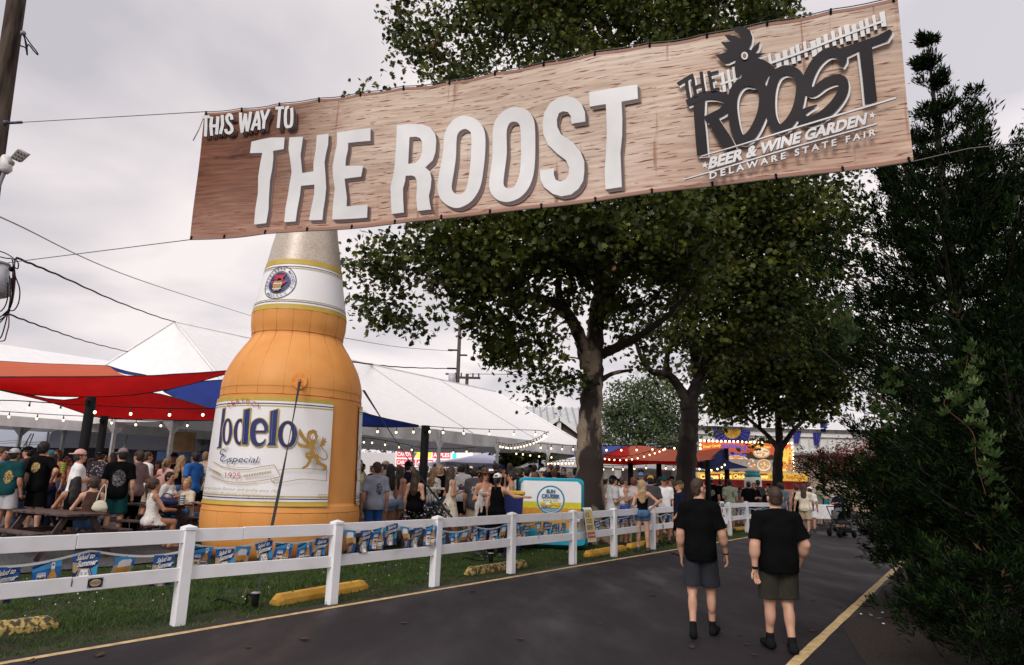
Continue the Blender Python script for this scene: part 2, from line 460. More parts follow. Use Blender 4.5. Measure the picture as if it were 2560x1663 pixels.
# grass blades on the verge behind and in front of the fence
def verge(n):
    al = NR.uniform(-7, 24, n); al = -7 + 31 * ((al + 7) / 31) ** 1.35
    s_ = NR.uniform(-.30, 4.8, n)
    edge = -.20 + .05 * np.sin(al * 1.7) + .03 * np.sin(al * 5.1) + NR.normal(0, .05, n)
    patch = np.sin(al * 1.3 + 2 * np.sin(s_ * 1.1)) * np.cos(s_ * 1.7 + al * .6) + .6 * np.sin(al * 3.7 - s_ * 2.9)
    keep = (s_ > edge) & ~((patch > .95) & (NR.rand(n) < .8)) & (NR.rand(n) < np.where(s_ < .35, .55, 1))
    al, s_, patch = al[keep], s_[keep], patch[keep]; n = len(al)
    x = P1[0] + DF[0] * al + NF[0] * s_; y = P1[1] + DF[1] * al + NF[1] * s_; z = gz(x, y) - .012
    h = (.030 + .045 * NR.rand(n) ** 2) * (1 + .5 * np.clip(patch, -1, 1)) * np.where(s_ < .3, .75, 1)
    a = NR.uniform(0, 2 * np.pi, n); wd = NR.uniform(.004, .008, n) * (1 + al / 30)
    lean = NR.normal(0, .55, (n, 2)) * h[:, None]
    dxx, dyy = np.cos(a) * wd, np.sin(a) * wd
    A = np.stack([x - dxx, y - dyy, z], 1); B = np.stack([x + dxx, y + dyy, z], 1); C = np.stack([x + lean[:, 0], y + lean[:, 1], z + h], 1)
    V = np.stack([A, B, C], 1).reshape(-1, 3); F = np.arange(3 * n).reshape(-1, 3)
    mi = (NR.rand(n) < .3).astype(int) + (NR.rand(n) < .08)
    ms = [M('grass_blade', (.040, .084, .012), .7, .3, 3, trans=.25), M('grass_blade_light', (.062, .105, .018), .7, .3, 3, trans=.25), M('grass_blade_dry', (.10, .10, .03), .8, .3, 3)]
    return tag(np_mesh('grass', V, F, ms, mi=np.minimum(mi, 2)), kind='stuff')
verge(210000)
# clover heads scattered in the lawn
n = 140; al = NR.uniform(-5, 14, n); s_ = NR.uniform(.6, 4.5, n); mb = MB()
for a, q in zip(al, s_):
    p = road_pt(a, q); mb.ball((p[0], p[1], float(gz(*p)) + .05), .008 + .004 * NR.rand(), 4)
tag(mb.build('clover_flowers', M('clover', (.6, .6, .55), .8)), kind='stuff')
# ================================================================== far buildings, stands, tents, poles
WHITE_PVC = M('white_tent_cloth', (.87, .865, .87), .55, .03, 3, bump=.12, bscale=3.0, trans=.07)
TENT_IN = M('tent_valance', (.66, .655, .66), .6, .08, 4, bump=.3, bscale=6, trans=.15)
STEEL = M('galvanised_frame', (.42, .42, .43), .45, .15, 9, metal=.3)
BLACK = M('black_paint', (.006, .006, .007), .7, .2, 8, spec=.12)
DARKWOOD = M('dark_wood', (.028, .020, .018), .7, .4, 12, bump=.3)

def vpath(a, b, n=2): return [tuple(np.array(a) + (np.array(b) - np.array(a)) * i / (n - 1)) for i in range(n)]

# ---- far tree belt closing the horizon
def leaf_cloud(name, P, size, mat, parent=None, shape='leaf', up=.35, mi=None, kind=None, squash=1.0):
    """many small leaves at the points P, each turned its own way"""
    n = len(P); size = np.broadcast_to(size, (n,))
    if shape == 'maple':
        o = np.array([(0, -.5), (.30, -.42), (.50, -.12), (.30, -.02), (.52, .28), (.20, .22), (0, .58), (-.20, .22), (-.52, .28), (-.30, -.02), (-.50, -.12), (-.30, -.42)])
    elif shape == 'needle': o = np.array([(0, -.5), (.10, 0), (0, .5), (-.10, 0)])
    elif shape == 'oval': o = np.array([(0, -.5), (.22, -.2), (.20, .15), (0, .5), (-.20, .15), (-.22, -.2)])
    else: o = np.array([(0, -.5), (.3, 0), (0, .5), (-.3, 0)])
    nv = NR.normal(size=(n, 3)); nv[:, 2] += up * 3; nv /= np.linalg.norm(nv, axis=1)[:, None]
    t = NR.normal(size=(n, 3)); t -= nv * (t * nv).sum(1)[:, None]; t /= np.linalg.norm(t, axis=1)[:, None]
    b = np.cross(nv, t); k = len(o)
    bend = -.35 * (np.abs(o[:, 0]) ** 2 * 2 + o[:, 1] ** 2)
    V = P[:, None, :] + size[:, None, None] * (o[None, :, 0, None] * t[:, None, :] + o[None, :, 1, None] * b[:, None, :] + bend[None, :, None] * nv[:, None, :])
    F = np.arange(n * k).reshape(n, k)
    ob = np_mesh(name, V.reshape(-1, 3), F, mat, parent, mi=mi)
    if kind: ob['kind'] = kind
    return ob
def in_balls(n, blobs, hollow=.0):
    """random points in a set of ellipsoids (x,y,z,rx,ry,rz)"""
    B = np.array(blobs, float); vol = B[:, 3] * B[:, 4] * B[:, 5]
    k = NR.choice(len(B), n, p=vol / vol.sum()); d = NR.normal(size=(n, 3)); d /= np.linalg.norm(d, axis=1)[:, None]
    r = (hollow ** 3 + (1 - hollow ** 3) * NR.rand(n)) ** (1 / 3)
    return B[k, :3] + d * r[:, None] * B[k, 3:]
bl = [(x, 105 + 12 * math.sin(x), 3 + 1.6 * math.sin(x * .7), 9, 5, 4 + 2 * math.sin(x * 1.3)) for x in np.linspace(-150, 150, 44)]
leaf_cloud('far_tree_belt', in_balls(16000, bl, .3), NR.uniform(.5, 1.1, 16000), M('far_leaves', (.045, .06, .03), .8, .3, .3), kind='stuff')

# ---- metal-roofed hall with a small gable, behind the sycamore
def metal_hall():
    o = empty('hall_building', at(1420, 1160, 62) * [1, 1, 0], 0, 'long hall with ribbed grey metal roof and a small front gable behind the sycamore trunk', 'building')
    z0 = o.location; wl = M('hall_wall', (.30, .27, .25), .8, .1, 4); rf = M('ribbed_roof', (.50, .51, .53), .42, .1, 2, metal=.25)
    a = at(1290, 1016, 66); b = at(1800, 1030, 66); zr = a[2]; ze = 4.6; y0 = 57.0
    L_ = lambda p: (p[0] - z0[0], p[1] - z0[1], p[2])
    mb = MB(); mb.box(((a[0] + b[0]) / 2 - z0[0], 66 - z0[1], ze / 2), (b[0] - a[0], 16, ze - .05)); mb.build('wall', wl, o)
    mb = MB(); x0, x1 = a[0] - 1, b[0] + 1
    mb.grid([[L_((x0, y0 - .6, ze - .2)), L_((x1, y0 - .6, ze - .2))], [L_((x0, 66, zr)), L_((x1, 66, zr))], [L_((x0, 76, ze - .2)), L_((x1, 76, ze - .2))]], smooth=False)
    rfo = mb.build('roof', rf, o)
    mb = MB(); sl = M('roof_rib', (.30, .31, .33), .5, .1, 2, metal=.25)
    for x in np.arange(x0 + .2, x1, .62):
        mb.beam(L_((x, y0 - .6, ze - .16)), L_((x, 66, zr + .04)), .12, .10)
    ro = mb.build('roof_ribs', sl, rfo); ro['kind'] = 'stuff'
    g = at(1398, 1041, 56); gx, gy, gzr = g
    mb = MB(); hw = 3.1; gd = 9
    for sgn in (-1, 1):
        mb.grid([[L_((gx, gy, gzr)), L_((gx, gy + gd, gzr))], [L_((gx + sgn * hw, gy, gzr - 2.2)), L_((gx + sgn * hw, gy + gd, gzr - 2.2))]], smooth=False)
    mb.build('gable_roof', rf, o)
    mb = MB(); mb.add([L_((gx - hw + .4, gy + .5, gzr - 2.3)), L_((gx + hw - .4, gy + .5, gzr - 2.3)), L_((gx, gy + .5, gzr - .3))], [(0, 1, 2)]); mb.build('gable_wall', M('gable_dark', (.10, .075, .065), .8), o)
    for sgn in (-1, 1):
        mb = MB(); mb.beam(L_((gx, gy - .02, gzr - .12)), L_((gx + sgn * hw, gy - .02, gzr - 2.32)), .1, .3); mb.build('bargeboard', M('white_trim', (.74, .73, .72), .6), o)
    mb = MB(); mb.box(L_((gx, gy + .3, gzr - 1.1)), (.35, .3, 1.6)); mb.build('king_post', M('white_trim', (.74, .73, .72)), o)
    for i in range(4):
        mb = MB(); mb.box(L_((gx - 5 + i * 3.3, y0 - .1, 2.1)), (.5, .5, 4.2)); mb.build('porch_post', M('white_trim', (.74, .73, .72)), o)
    sg = MB(); sg.box(L_((at(1280, 1139, 54)[0], 54, at(1290, 1139, 54)[2])), (2.9, .15, 1.0)); so = sg.build('sign_panel', M('brown_sign', (.17, .06, .035), .6), o)
    p = Print(lambda u, v, l: L_((u, 54 - .08 - l, v)), step=(0, 0)); q = at(1253, 1143, 54); e = at(1291, 1144, 54)
    p.text('GUESTS', (q[0], q[2]), (e[0], q[2]), .5, up=(0, 1)); p.build('sign_lettering', M('white_trim', (.74, .73, .72)), so)
    return o
metal_hall()

# ---- white metal-sided hall on the right, with blue swags
def white_hall():
    c = at(1900, 1200, 56); o = empty('exhibit_hall', (c[0], 56, 0), 0, 'tall white metal sided hall hung with blue swags above the funnel cake stand', 'building')
    x0, x1 = at(1690, 1100, 56)[0] - c[0], 24.0; H_ = 6.2
    mb = MB(); mb.box(((x0 + x1) / 2, 6, H_ / 2), (x1 - x0, 12, H_)); mb.build('wall', M('white_siding', (.66, .65, .64), .6, .06, 2), o)
    mb = MB()
    for x in np.arange(x0 + .3, x1, .75): mb.box((x, -.04, H_ / 2), (.10, .07, H_ - .1))
    r = mb.build('siding_ribs', M('siding_rib', (.50, .49, .48), .6), o); r['kind'] = 'stuff'
    mb = MB(); mb.grid([[(x0 - .5, -.6, H_), (x1, -.6, H_)], [(x0 - .5, 7, H_ + 1.8), (x1, 7, H_ + 1.8)]], smooth=False); mb.build('roof', M('pale_roof', (.62, .62, .64), .5), o)
    mb = MB(); mb.box(((x0 + x1) / 2, -.12, H_ - .5), (x1 - x0, .1, .3)); mb.build('eave_trim', M('white_trim', (.74, .73, .72)), o)
    bl_ = M('blue_swag', (.03, .03, .22), .7, .3, 3); gd = M('gold_swag', (.55, .32, .05), .7, .3, 6)
    for px, py in ((1830, 1092), (1995, 1090), (2062, 1062), (2045, 1095)):
        q = at(px, py, 55.7); mb = MB(); rows = []; kq = .6
        fan = px in (1830,)
        if fan:
            for k, (r0, mm) in enumerate(((.75, 1), (1.5, 0))):
                n_ = 25; rr = 0.0 if k == 0 else .75
                mb.grid([[(q[0] - c[0] + ra * math.cos(a), -.25 - .08 * (i % 2) - .02 * k, q[2] + .6 - ra * math.sin(a)) for i, a in enumerate(np.linspace(0, math.pi, n_))] for ra in (rr, r0)], m=mm, smooth=False)
        else:
            for i in range(7):
                x = q[0] - c[0] + (i - 3) * .12; rows.append([(x, -.2 - .1 * (i % 2), q[2] + .4), (x * .5 + (q[0] - c[0] - .3) * .5, -.22 - .1 * (i % 2), q[2] - .6)])
            mb.grid(rows, m=0, smooth=False)
        mb.build('swag', [bl_, gd], o)
    return o
white_hall()

# ---- tan wall building at far right and blue-grey shed at far left
c = at(2110, 1225, 50); o = empty('tan_building', (c[0], 50, 0), 0, 'low tan block building past the red crape myrtle', 'building')
mb = MB(); mb.box((6, 3, 1.9), (22, 6, 3.8)); mb.build('wall', M('tan_block', (.40, .31, .24), .85, .1, 3), o)
mb = MB(); mb.box((6, 3, 3.9), (22.6, 6.6, .2)); mb.build('roof', M('flat_roof', (.2, .19, .18), .8), o)
for x in (-2.5, .5, 4): 
    mb = MB(); mb.box((x, -.06, 1.9), (.25, .1, 3.7)); mb.build('pilaster', M('tan_pilaster', (.30, .23, .18), .85), o)
c = at(150, 1150, 34); o = empty('shed_building', (c[0], 34, 0), R(4), 'long plain blue grey shed wall rising behind the dark screen fence', 'building')
mb = MB(); mb.box((-10, 4, 3.4), (44, 8, 6.8)); mb.build('wall', M('shed_wall', (.40, .43, .52), .7, .05, .6), o)
mb = MB(); mb.box((-10, 4, 6.9), (44.6, 8.6, .2)); mb.build('roof', M('pale_roof', (.62, .62, .64), .5), o)
for x in (-4.5, 1.5, 7.2):
    mb = MB(); mb.box((x, -.05, 2.6), (.5, .12, 5.2)); mb.build('downpipe', M('grey_pipe', (.30, .30, .32), .6), o)

# ---- screen fence with black cloth
o = empty('screen_fence', (at(250, 1150, 26)[0], 26, 0), R(-2), 'dark cloth screen fence with wire along its top behind the crowd on the left', 'fence')
mb = MB(); rows = [[(x, .06 * math.sin(x * 2.3), z) for x in np.linspace(-18, 9, 120)] for z in (.25, 1.2, 2.42)]
rows[-1] = [(x, y, z - .05 * abs(math.sin(x * .62))) for x, y, z in rows[-1]]
mb.grid(rows); mb.build('screen_cloth', M('black_screen', (.014, .015, .020), .9, .3, 3), o)
for x in np.arange(-18, 9.1, 2.5):
    mb = MB(); mb.tube([(x, .12, 0), (x, .12, 2.62)], .03, 6); mb.build('post', STEEL, o)
for z in (2.50, 2.58):
    mb = MB(); mb.tube([(x, .1, z + .03 * math.sin(x * 5)) for x in np.linspace(-18, 9, 90)], .012, 4); mb.build('top_wire', STEEL, o)

# ---- the long white frame tent
TD = np.array([.521, .853]); TN = np.array([.853, -.521])
A2, B2, HW, ZR, ZE = np.array([-12.81, 25.34]), np.array([-.945, 44.58]), 6.66, 7.17, 3.6
def t3(p, z): return (float(p[0]), float(p[1]), float(z))
def frame_tent():
    o = empty('frame_tent', (0, 0, 0), 0, 'long white frame tent with a peaked ridge and grey hanging valance behind the giant bottle', 'tent')
    c1, c2 = A2 - TD * 1.66 + TN * HW, A2 - TD * 1.66 - TN * HW
    c3, c4 = B2 + TN * HW, B2 - TN * HW
    Ln = np.linalg.norm(B2 - A2)
    def panel(e0, r0, e1, r1, name='roof_panel'):
        mb = MB(); rows = []
        for i in range(9):
            t = i / 8; row = []
            for j in range(13):
                q = j / 12; E = e0 + (e1 - e0) * q; RR = r0 + (r1 - r0) * q; p = E + (RR - E) * t
                sag = .10 * math.sin(math.pi * q) * math.sin(math.pi * t) + .05 * math.sin(math.pi * t)
                row.append(t3(p, ZE + (ZR - ZE) * t - sag))
            rows.append(row)
        mb.grid(rows); return mb.build(name, WHITE_PVC, o)
    nb = 4; total = np.linalg.norm(c3 - c1)
    for s_, ca, cb in ((1, c1, c3), (-1, c2, c4)):
        for i in range(nb):
            e0 = ca + (cb - ca) * i / nb; e1 = ca + (cb - ca) * (i + 1) / nb
            r0 = A2 if i == 0 else A2 + (B2 - A2) * max(0, (i * total / nb - 1.66)) / Ln
            r1 = B2 if i == nb - 1 else A2 + (B2 - A2) * ((i + 1) * total / nb - 1.66) / Ln
            panel(e0, r0, e1, r1)
            # raised seam
            if i: 
                mb = MB(); mb.tube([t3(e0 + (r0 - e0) * k / 8, ZE + (ZR - ZE) * k / 8 - .05 * math.sin(math.pi * k / 8) + .015) for k in range(9)], .022, 5); mb.build('seam', M('tent_seam', (.42, .42, .46), .6), o)
    panel(c2, A2, c1, A2, 'hip_panel')
    mb = MB(); mb.add([t3(c3, ZE), t3(c4, ZE), t3(B2, ZR)], [(0, 1, 2)]); mb.build('gable_panel', WHITE_PVC, o)
    for ea, eb in ((A2, B2), (c1, A2), (c2, A2), (c3, B2)):
        za, zb = (ZR if ea is A2 else ZE), ZR
        mb = MB(); mb.tube([t3(ea, za + .02), t3(eb, zb + .02)], .045, 6); mb.build('ridge_pole', WHITE_PVC, o)
    # valance in bays, with legs at the bay ends
    def valance(a, b, drop=.40, n=26, scal=False):
        mb = MB(); d = (b - a) / np.linalg.norm(b - a); nn = np.array([d[1], -d[0]]); rows = [[], [], []]
        for i in range(n + 1):
            q = i / n; p = a + (b - a) * q
            wv = .05 * math.sin(q * 17) + .03 * math.sin(q * 41)
            sc = (.07 * abs(math.sin(q * math.pi * 8)) if scal else .03 * math.sin(q * math.pi))
            for r_, (z, k) in zip(rows, ((0, 0), (-drop * .5, .5), (-drop - sc, 1))): r_.append(t3(p + nn * wv * k, ZE + z))
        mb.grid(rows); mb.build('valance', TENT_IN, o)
    def leg(p, wd=.11):
        g_ = float(gz(*p)); mb = MB(); mb.box((p[0], p[1], (g_ + ZE - .1) / 2 + .02), (wd, wd, ZE - .1 - g_), math.atan2(TD[1], TD[0])); mb.build('leg', STEEL, o)
        mb = MB(); 
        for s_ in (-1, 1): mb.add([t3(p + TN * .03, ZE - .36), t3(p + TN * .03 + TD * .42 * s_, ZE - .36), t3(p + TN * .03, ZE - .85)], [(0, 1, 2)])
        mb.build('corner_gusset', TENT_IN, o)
    cuts = [0, .20, .40, .585, .79, 1.0]
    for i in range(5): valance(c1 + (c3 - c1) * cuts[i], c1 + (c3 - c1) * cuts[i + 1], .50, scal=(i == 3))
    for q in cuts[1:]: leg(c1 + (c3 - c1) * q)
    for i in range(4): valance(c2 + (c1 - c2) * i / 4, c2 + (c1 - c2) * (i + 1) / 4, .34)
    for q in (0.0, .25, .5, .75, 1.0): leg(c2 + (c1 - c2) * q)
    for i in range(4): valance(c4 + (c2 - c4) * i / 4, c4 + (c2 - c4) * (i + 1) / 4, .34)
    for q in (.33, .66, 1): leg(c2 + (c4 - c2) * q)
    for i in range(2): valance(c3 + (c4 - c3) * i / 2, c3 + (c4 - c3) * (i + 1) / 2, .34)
    return o, c1, c2, c3, c4
tent, TC1, TC2, TC3, TC4 = frame_tent()
# guy ropes beside the left corner
for a_, b_ in (((78, 1085), (52, 1128)), ((84, 1085), (66, 1130)), ((318, 1090), (308, 1128))):
    mb = MB(); mb.tube([tuple(at(*a_, 26.6)), tuple(at(*b_, 25.4))], .025, 5); mb.build('guy_rope', M('pale_cord', (.4, .38, .36)), tent)
# ---- second white tent beyond the first, at the far left
o = empty('ridge_tent', (0, 0, 0), 0, 'white ridge tent whose sloping roof shows at the left edge behind the red sail', 'tent')
q0 = atz(-250, 822, 6.4)[:2]; mb = MB(); q1 = q0 + TD * 16
mb.grid([[t3(q0 + TN * 5.5, 3.3), t3(q1 + TN * 5.5, 3.3)], [t3(q0 + TN * 2.7, 4.75), t3(q1 + TN * 2.7, 4.75)], [t3(q0, 6.4), t3(q1, 6.4)], [t3(q0 - TN * 5.5, 3.3), t3(q1 - TN * 5.5, 3.3)]], smooth=False)
mb.build('roof', WHITE_PVC, o)
mb = MB(); mb.grid([[t3(q0 + TN * 5.5, 3.3), t3(q1 + TN * 5.5, 3.3)], [t3(q0 + TN * 5.55, 2.95), t3(q1 + TN * 5.55, 2.95)]]); mb.build('valance', TENT_IN, o)
for k in (0, 8, 16):
    for s_ in (-5.5, 5.5):
        p = q0 + TD * k + TN * s_; mb = MB(); mb.tube([t3(p, 0), t3(p, 3.3)], .05, 6); mb.build('leg', STEEL, o)

# ---- lavender pop-up canopy and the low white tent on the right
def canopy(cx, cy, hw, zr, ze, rz, mat, label, val=.25, name='canopy_tent'):
    g_ = float(gz(cx, cy)); o = empty(name, (cx, cy, g_), rz, label, 'tent'); zr -= g_; ze -= g_
    cs = [(-hw[0], -hw[1]), (hw[0], -hw[1]), (hw[0], hw[1]), (-hw[0], hw[1])]
    mb = MB()
    ridge = max(0, hw[0] - hw[1])
    top = [(-ridge, 0, zr), (ridge, 0, zr)]
    for i in range(4):
        a, b = cs[i], cs[(i + 1) % 4]
        ta = top[0 if a[0] < 0 else 1]; tb = top[0 if b[0] < 0 else 1]
        rows = []
        for k in range(6):
            t = k / 5; rows.append([tuple(np.array((*a, ze)) * (1 - t) * (1 - q) + np.array((*b, ze)) * (1 - t) * q + (np.array(ta) * (1 - q) + np.array(tb) * q) * t - np.array((0, 0, .08 * math.sin(math.pi * t)))) for q in np.linspace(0, 1, 7)])
        mb.grid(rows)
    mb.build('canopy', mat, o)
    mb = MB()
    for i in range(4):
        a, b = np.array(cs[i]), np.array(cs[(i + 1) % 4]); mb.grid([[(*(a + (b - a) * q), ze - k * val - k * .03 * math.sin(q * 25)) for q in np.linspace(0, 1, 20)] for k in (0, 1)])
    mb.build('valance', mat, o)
    for a in cs:
        mb = MB(); mb.box((a[0] * .985, a[1] * .985, ze / 2), (.05, .05, ze)); mb.build('leg', STEEL, o)
    return o
q = at(1212, 1131, 51)
canopy(q[0] + .2, 51, (4.2, 4.2), q[2], 2.6, R(20), M('lavender_cloth', (.50, .50, .66), .7, .05, 3, trans=.2), 'pale lavender pop up canopy standing beyond the crowd under the big tent', name='popup_canopy')
q = at(1617, 1160, 34)
canopy(q[0], 35.5, (4.6, 2.6), 3.3, 2.55, R(4), WHITE_PVC, 'low white tent behind the crowd under the red and blue sails on the right', name='low_tent')
q = at(1345, 1160, 45)
canopy(q[0], 45, (1.6, 1.2), 2.9, 2.35, R(10), M('white_umbrella', (.7, .7, .72), .6), 'small white awning beside the brown sign behind the big tent', name='awning')

# ---- lit candy apple stand seen under the tent
def candy_stand():
    q0, q1 = at(985, 1190, 55), at(1180, 1190, 55); cx = (q0[0] + q1[0]) / 2; W = q1[0] - q0[0]
    o = empty('candy_stand', (cx, 55, .3), R(-8), 'lit red and white candy apple stand glowing beyond the tent', 'food stand')
    mb = MB(); mb.box((0, 1.2, 1.5), (W, 2.2, 3.0)); mb.build('trailer_body', M('trailer_white', (.7, .68, .68), .5), o)
    z = lambda py: at(1080, py, 55)[2] - .3
    lit = lambda n, c, s: M(n, c, .5, .05, 3, emit=c, es=s)
    red = lit('lit_red', (.62, .04, .07), .5); wh = lit('lit_white', (.8, .72, .68), .45); ye = lit('lit_yellow', (.8, .5, .06), .8); te = lit('lit_teal', (.05, .45, .42), .7)
    rows = ((1128, 1146, [(-.5, -.28, 'CANDY', red), (-.27, -.03, '', ye), (-.02, .22, 'APPLES', red), (.24, .30, '', te), (.31, .5, '', wh)]),
            (1149, 1166, [(-.5, -.24, 'CARAMEL', red), (-.23, .0, 'APPLES', red), (.02, .24, 'POPCORN', red), (.26, .5, 'COLD DRINKS', ye)]))
    for y0, y1, cells in rows:
        zt, zb = z(y0), z(y1)
        mb = MB(); mb.box((0, .05, (zt + zb) / 2 - .02), (W + .1, .12, (zt - zb) + .12)); mb.build('sign_board', wh, o)
        for a, b, txt, mt in cells:
            mb = MB(); mb.box(((a + b) / 2 * W, -.04, (zt + zb) / 2), ((b - a) * W - .06, .05, zt - zb - .05)); c_ = mb.build('sign_panel', mt, o)
            if txt:
                p = Print(lambda u, v, l: (u, -.07 - l, v), step=(0, 0)); hgt = (zt - zb) * .55
                p.text(txt, (a * W + .08, zb + hgt * .4), (b * W - .08, zb + hgt * .4), hgt, bold=.03, up=(0, 1)); p.build('lettering', wh, c_)
    mb = MB(); mb.box((0, -.02, .9), (W * .9, .1, .8)); mb.build('serving_window', M('stand_dark', (.05, .03, .03), .6), o)
    for i in range(9):
        mb = MB(); mb.ball((-W / 2 + W * i / 8, -.15, z(1125)), .05, 6); mb.build('lamp', M('warm_bulb', (1, .8, .5), .3, 0, emit=(1, .78, .45), es=5), o)
    return o
candy_stand()

# ---- funnel cake stand
def funnel_stand():
    Y = 40.0; q0, q1 = at(1742, 1200, Y), at(2010, 1200, Y); cx = (q0[0] + q1[0]) / 2; W = q1[0] - q0[0]
    o = empty('funnel_cake_stand', (cx, Y, 0), 0, 'funnel cake stand with big lit food billboard and yellow menu strip', 'food stand')
    X = lambda px, py=1150: at(px, py, Y)[0] - cx
    Z = lambda px, py: at(px, py, Y)[2]
    mb = MB(); mb.box((0, 1.3, 1.6), (W, 2.4, 3.0)); mb.build('trailer_body', M('trailer_white', (.7, .68, .68), .5), o)
    lit = lambda n, c, s: M(n, c, .5, .15, 5, emit=c, es=s)
    wht = M('trailer_frame', (.75, .74, .72), .5); 
    for x in np.linspace(-W / 2 + .3, W / 2 - .3, 6):
        mb = MB(); mb.box((x, .02, 1.75), (.12, .1, .9)); mb.build('window_post', wht, o)
    mb = MB(); mb.box((0, .06, 1.75), (W * .95, .1, .85)); mb.build('serving_window', M('window_warm', (.30, .22, .16), .4, .5, 3, emit=(.5, .33, .18), es=.25), o)
    # billboard
    bx0, bx1 = X(1754), X(1984); zt, zb = Z(1868, 1106), Z(1868, 1181)
    mb = MB(); mb.box(((bx0 + bx1) / 2, .3, (zt + zb) / 2), (bx1 - bx0, .25, zt - zb), ch=.03); bb = mb.build('billboard', lit('board_red', (.46, .085, .035), .55), o)
    SRC = lambda px, py: (X(px, py), Z(px, py))
    p = Print(lambda u, v, l: (u, .17 - l, v), src=SRC, step=(0, 0), dl=.002)
    # materials: 0 dark brown 1 cream 2 purple 3 yellow 4 tan 5 orange 6 dark
    p.fill([(1758, 1150), (1790, 1140), (1870, 1132), (1960, 1140), (1982, 1150), (1982, 1180), (1758, 1180)], 0)
    def dish(cx_, cy_, rx, ry, a, b, k=9):
        p.fill(ring((cx_, cy_), rx, ry), a)
        p.fill(ring((cx_, cy_ - ry * .08), rx * .86, ry * .8), b)
        for i in range(k):
            t = i * 2.4; r_ = .62 * math.sqrt((i + .5) / k); p.fill(ring((cx_ + rx * r_ * math.cos(t), cy_ - ry * .08 + ry * r_ * math.sin(t)), rx * .17, ry * .16, 8), (1, 4, 1, 5)[i % 4])
    dish(1842, 1157, 34, 20, 1, 4, 26); dish(1880, 1161, 16, 14, 1, 6, 12); dish(1911, 1163, 17, 15, 1, 4, 10); dish(1905, 1132, 22, 14, 4, 1, 14)
    for i in range(9): p.line([(1958 + i * 2.6, 1155), (1954 + i * 3.6, 1124 - (i % 3) * 3)], 2.4, 3)
    p.fill([(1950, 1145), (1972, 1145), (1966, 1178), (1952, 1178)], 3); p.fill(ring((1960, 1163), 8, 10), 5)
    for cxx, cyy in ((1974, 1150), (1978, 1166)): p.fill(ring((cxx, cyy), 4, 9), 5)
    arc = [(1806 + i * 10.2, 1131 - 13 * math.sin(math.pi * (.12 + i * .145)), R(18 - i * 12)) for i in range(6)]
    for chh, (x, y, a) in zip('Funnel', arc):
        d = np.array((math.cos(a), -math.sin(a))) * 9.5; p.text(chh, (x, y), (x + d[0], y + d[1]), 13, m=2, bold=.06, up=(-math.sin(a) * .3, -1))
    for i, chh in enumerate('Cakes'):
        x = 1815 + i * 10.5; y = 1141 - 4 * math.sin(math.pi * i / 4) + i * .6; p.text(chh, (x, y), (x + 9.5, y), 12 if i == 0 else 11, m=2, bold=.06, up=(0, -1))
    p.text('Fried Candy', (1758, 1121), (1802, 1116), 7, m=3, bold=.04, up=(0, -1)); p.text('Fried Oreo', (1878, 1117), (1926, 1121), 7, m=3, bold=.04, up=(0, -1))
    mm = [lit('board_brown', (.06, .03, .02), .3), lit('board_cream', (.62, .50, .36), .7), lit('board_purple', (.12, .09, .38), .6), lit('board_yellow', (.70, .50, .08), .8), lit('board_tan', (.42, .26, .12), .6), lit('board_orange', (.60, .20, .06), .7), lit('board_dark', (.05, .03, .03), .3)]
    p.build('billboard_print', mm, bb)
    bulb = M('warm_bulb', (1, .8, .5), .3, 0, emit=(1, .78, .45), es=5)
    pts = [(bx0 + (bx1 - bx0) * i / 22, zt + .03) for i in range(23)] + [(bx1 + .02, zt - (zt - zb) * i / 8) for i in range(1, 8)] + [(bx0 - .02, zt - (zt - zb) * i / 8) for i in range(1, 5)]
    mb0 = MB(); mb0.ball((0, 0, 0), .06, 6); bm0 = mb0.mesh('lamp', bulb)
    for x, zz in pts:
        q = link('lamp', bm0, o); q.location = (x, .12, zz)
    # menu strip and red valance
    z1, z0 = Z(1870, 1181), Z(1870, 1200); 
    mb = MB(); mb.box((0, -.35, (z1 + z0) / 2), (W, .3, z1 - z0), ch=.02); ms = mb.build('menu_strip', lit('menu_yellow', (.62, .38, .05), .6), o)
    p = Print(lambda u, v, l: (u, -.505 - l, v), src=SRC, step=(0, 0), dl=.002)
    p.fill([(1748, 1185), (1821, 1184), (1821, 1197), (1748, 1198)], 0); p.fill([(1825, 1184), (1910, 1184), (1910, 1197), (1825, 1197)], 0)
    p.fill([(1918, 1189), (1950, 1189), (1950, 1197), (1918, 1197)], 2)
    p.text('Cheese Fries', (1745, 1197), (1822, 1196), 11, 1, bold=.05, up=(0, -1)); p.text('Chicken Nuggets', (1826, 1196), (1911, 1196), 10, 1, bold=.04, up=(0, -1))
    p.text('Cotton Candy', (1920, 1196), (1949, 1196), 5, 1, bold=.03, up=(0, -1)); p.text('Funnel Cakes', (1957, 1197), (2003, 1198), 10, 3, bold=.04, up=(0, -1))
    p.build('menu_lettering', [lit('menu_red', (.42, .06, .03), .4), lit('menu_pale', (.80, .66, .18), .9), lit('board_dark', (.05, .03, .03), .3), lit('menu_brown', (.5, .16, .03), .4)], ms)
    mb = MB(); mb.grid([[(x, -.36 - .04 * math.sin(x * 9), z0 - .02) for x in np.linspace(-W / 2, W / 2, 80)], [(x, -.46 - .05 * math.sin(x * 9), z0 - .42 - .05 * abs(math.sin(x * 4))) for x in np.linspace(-W / 2, W / 2, 80)]])
    mb.build('awning_fringe', M('red_fringe', (.36, .02, .03), .7), o)
    return o
funnel_stand()

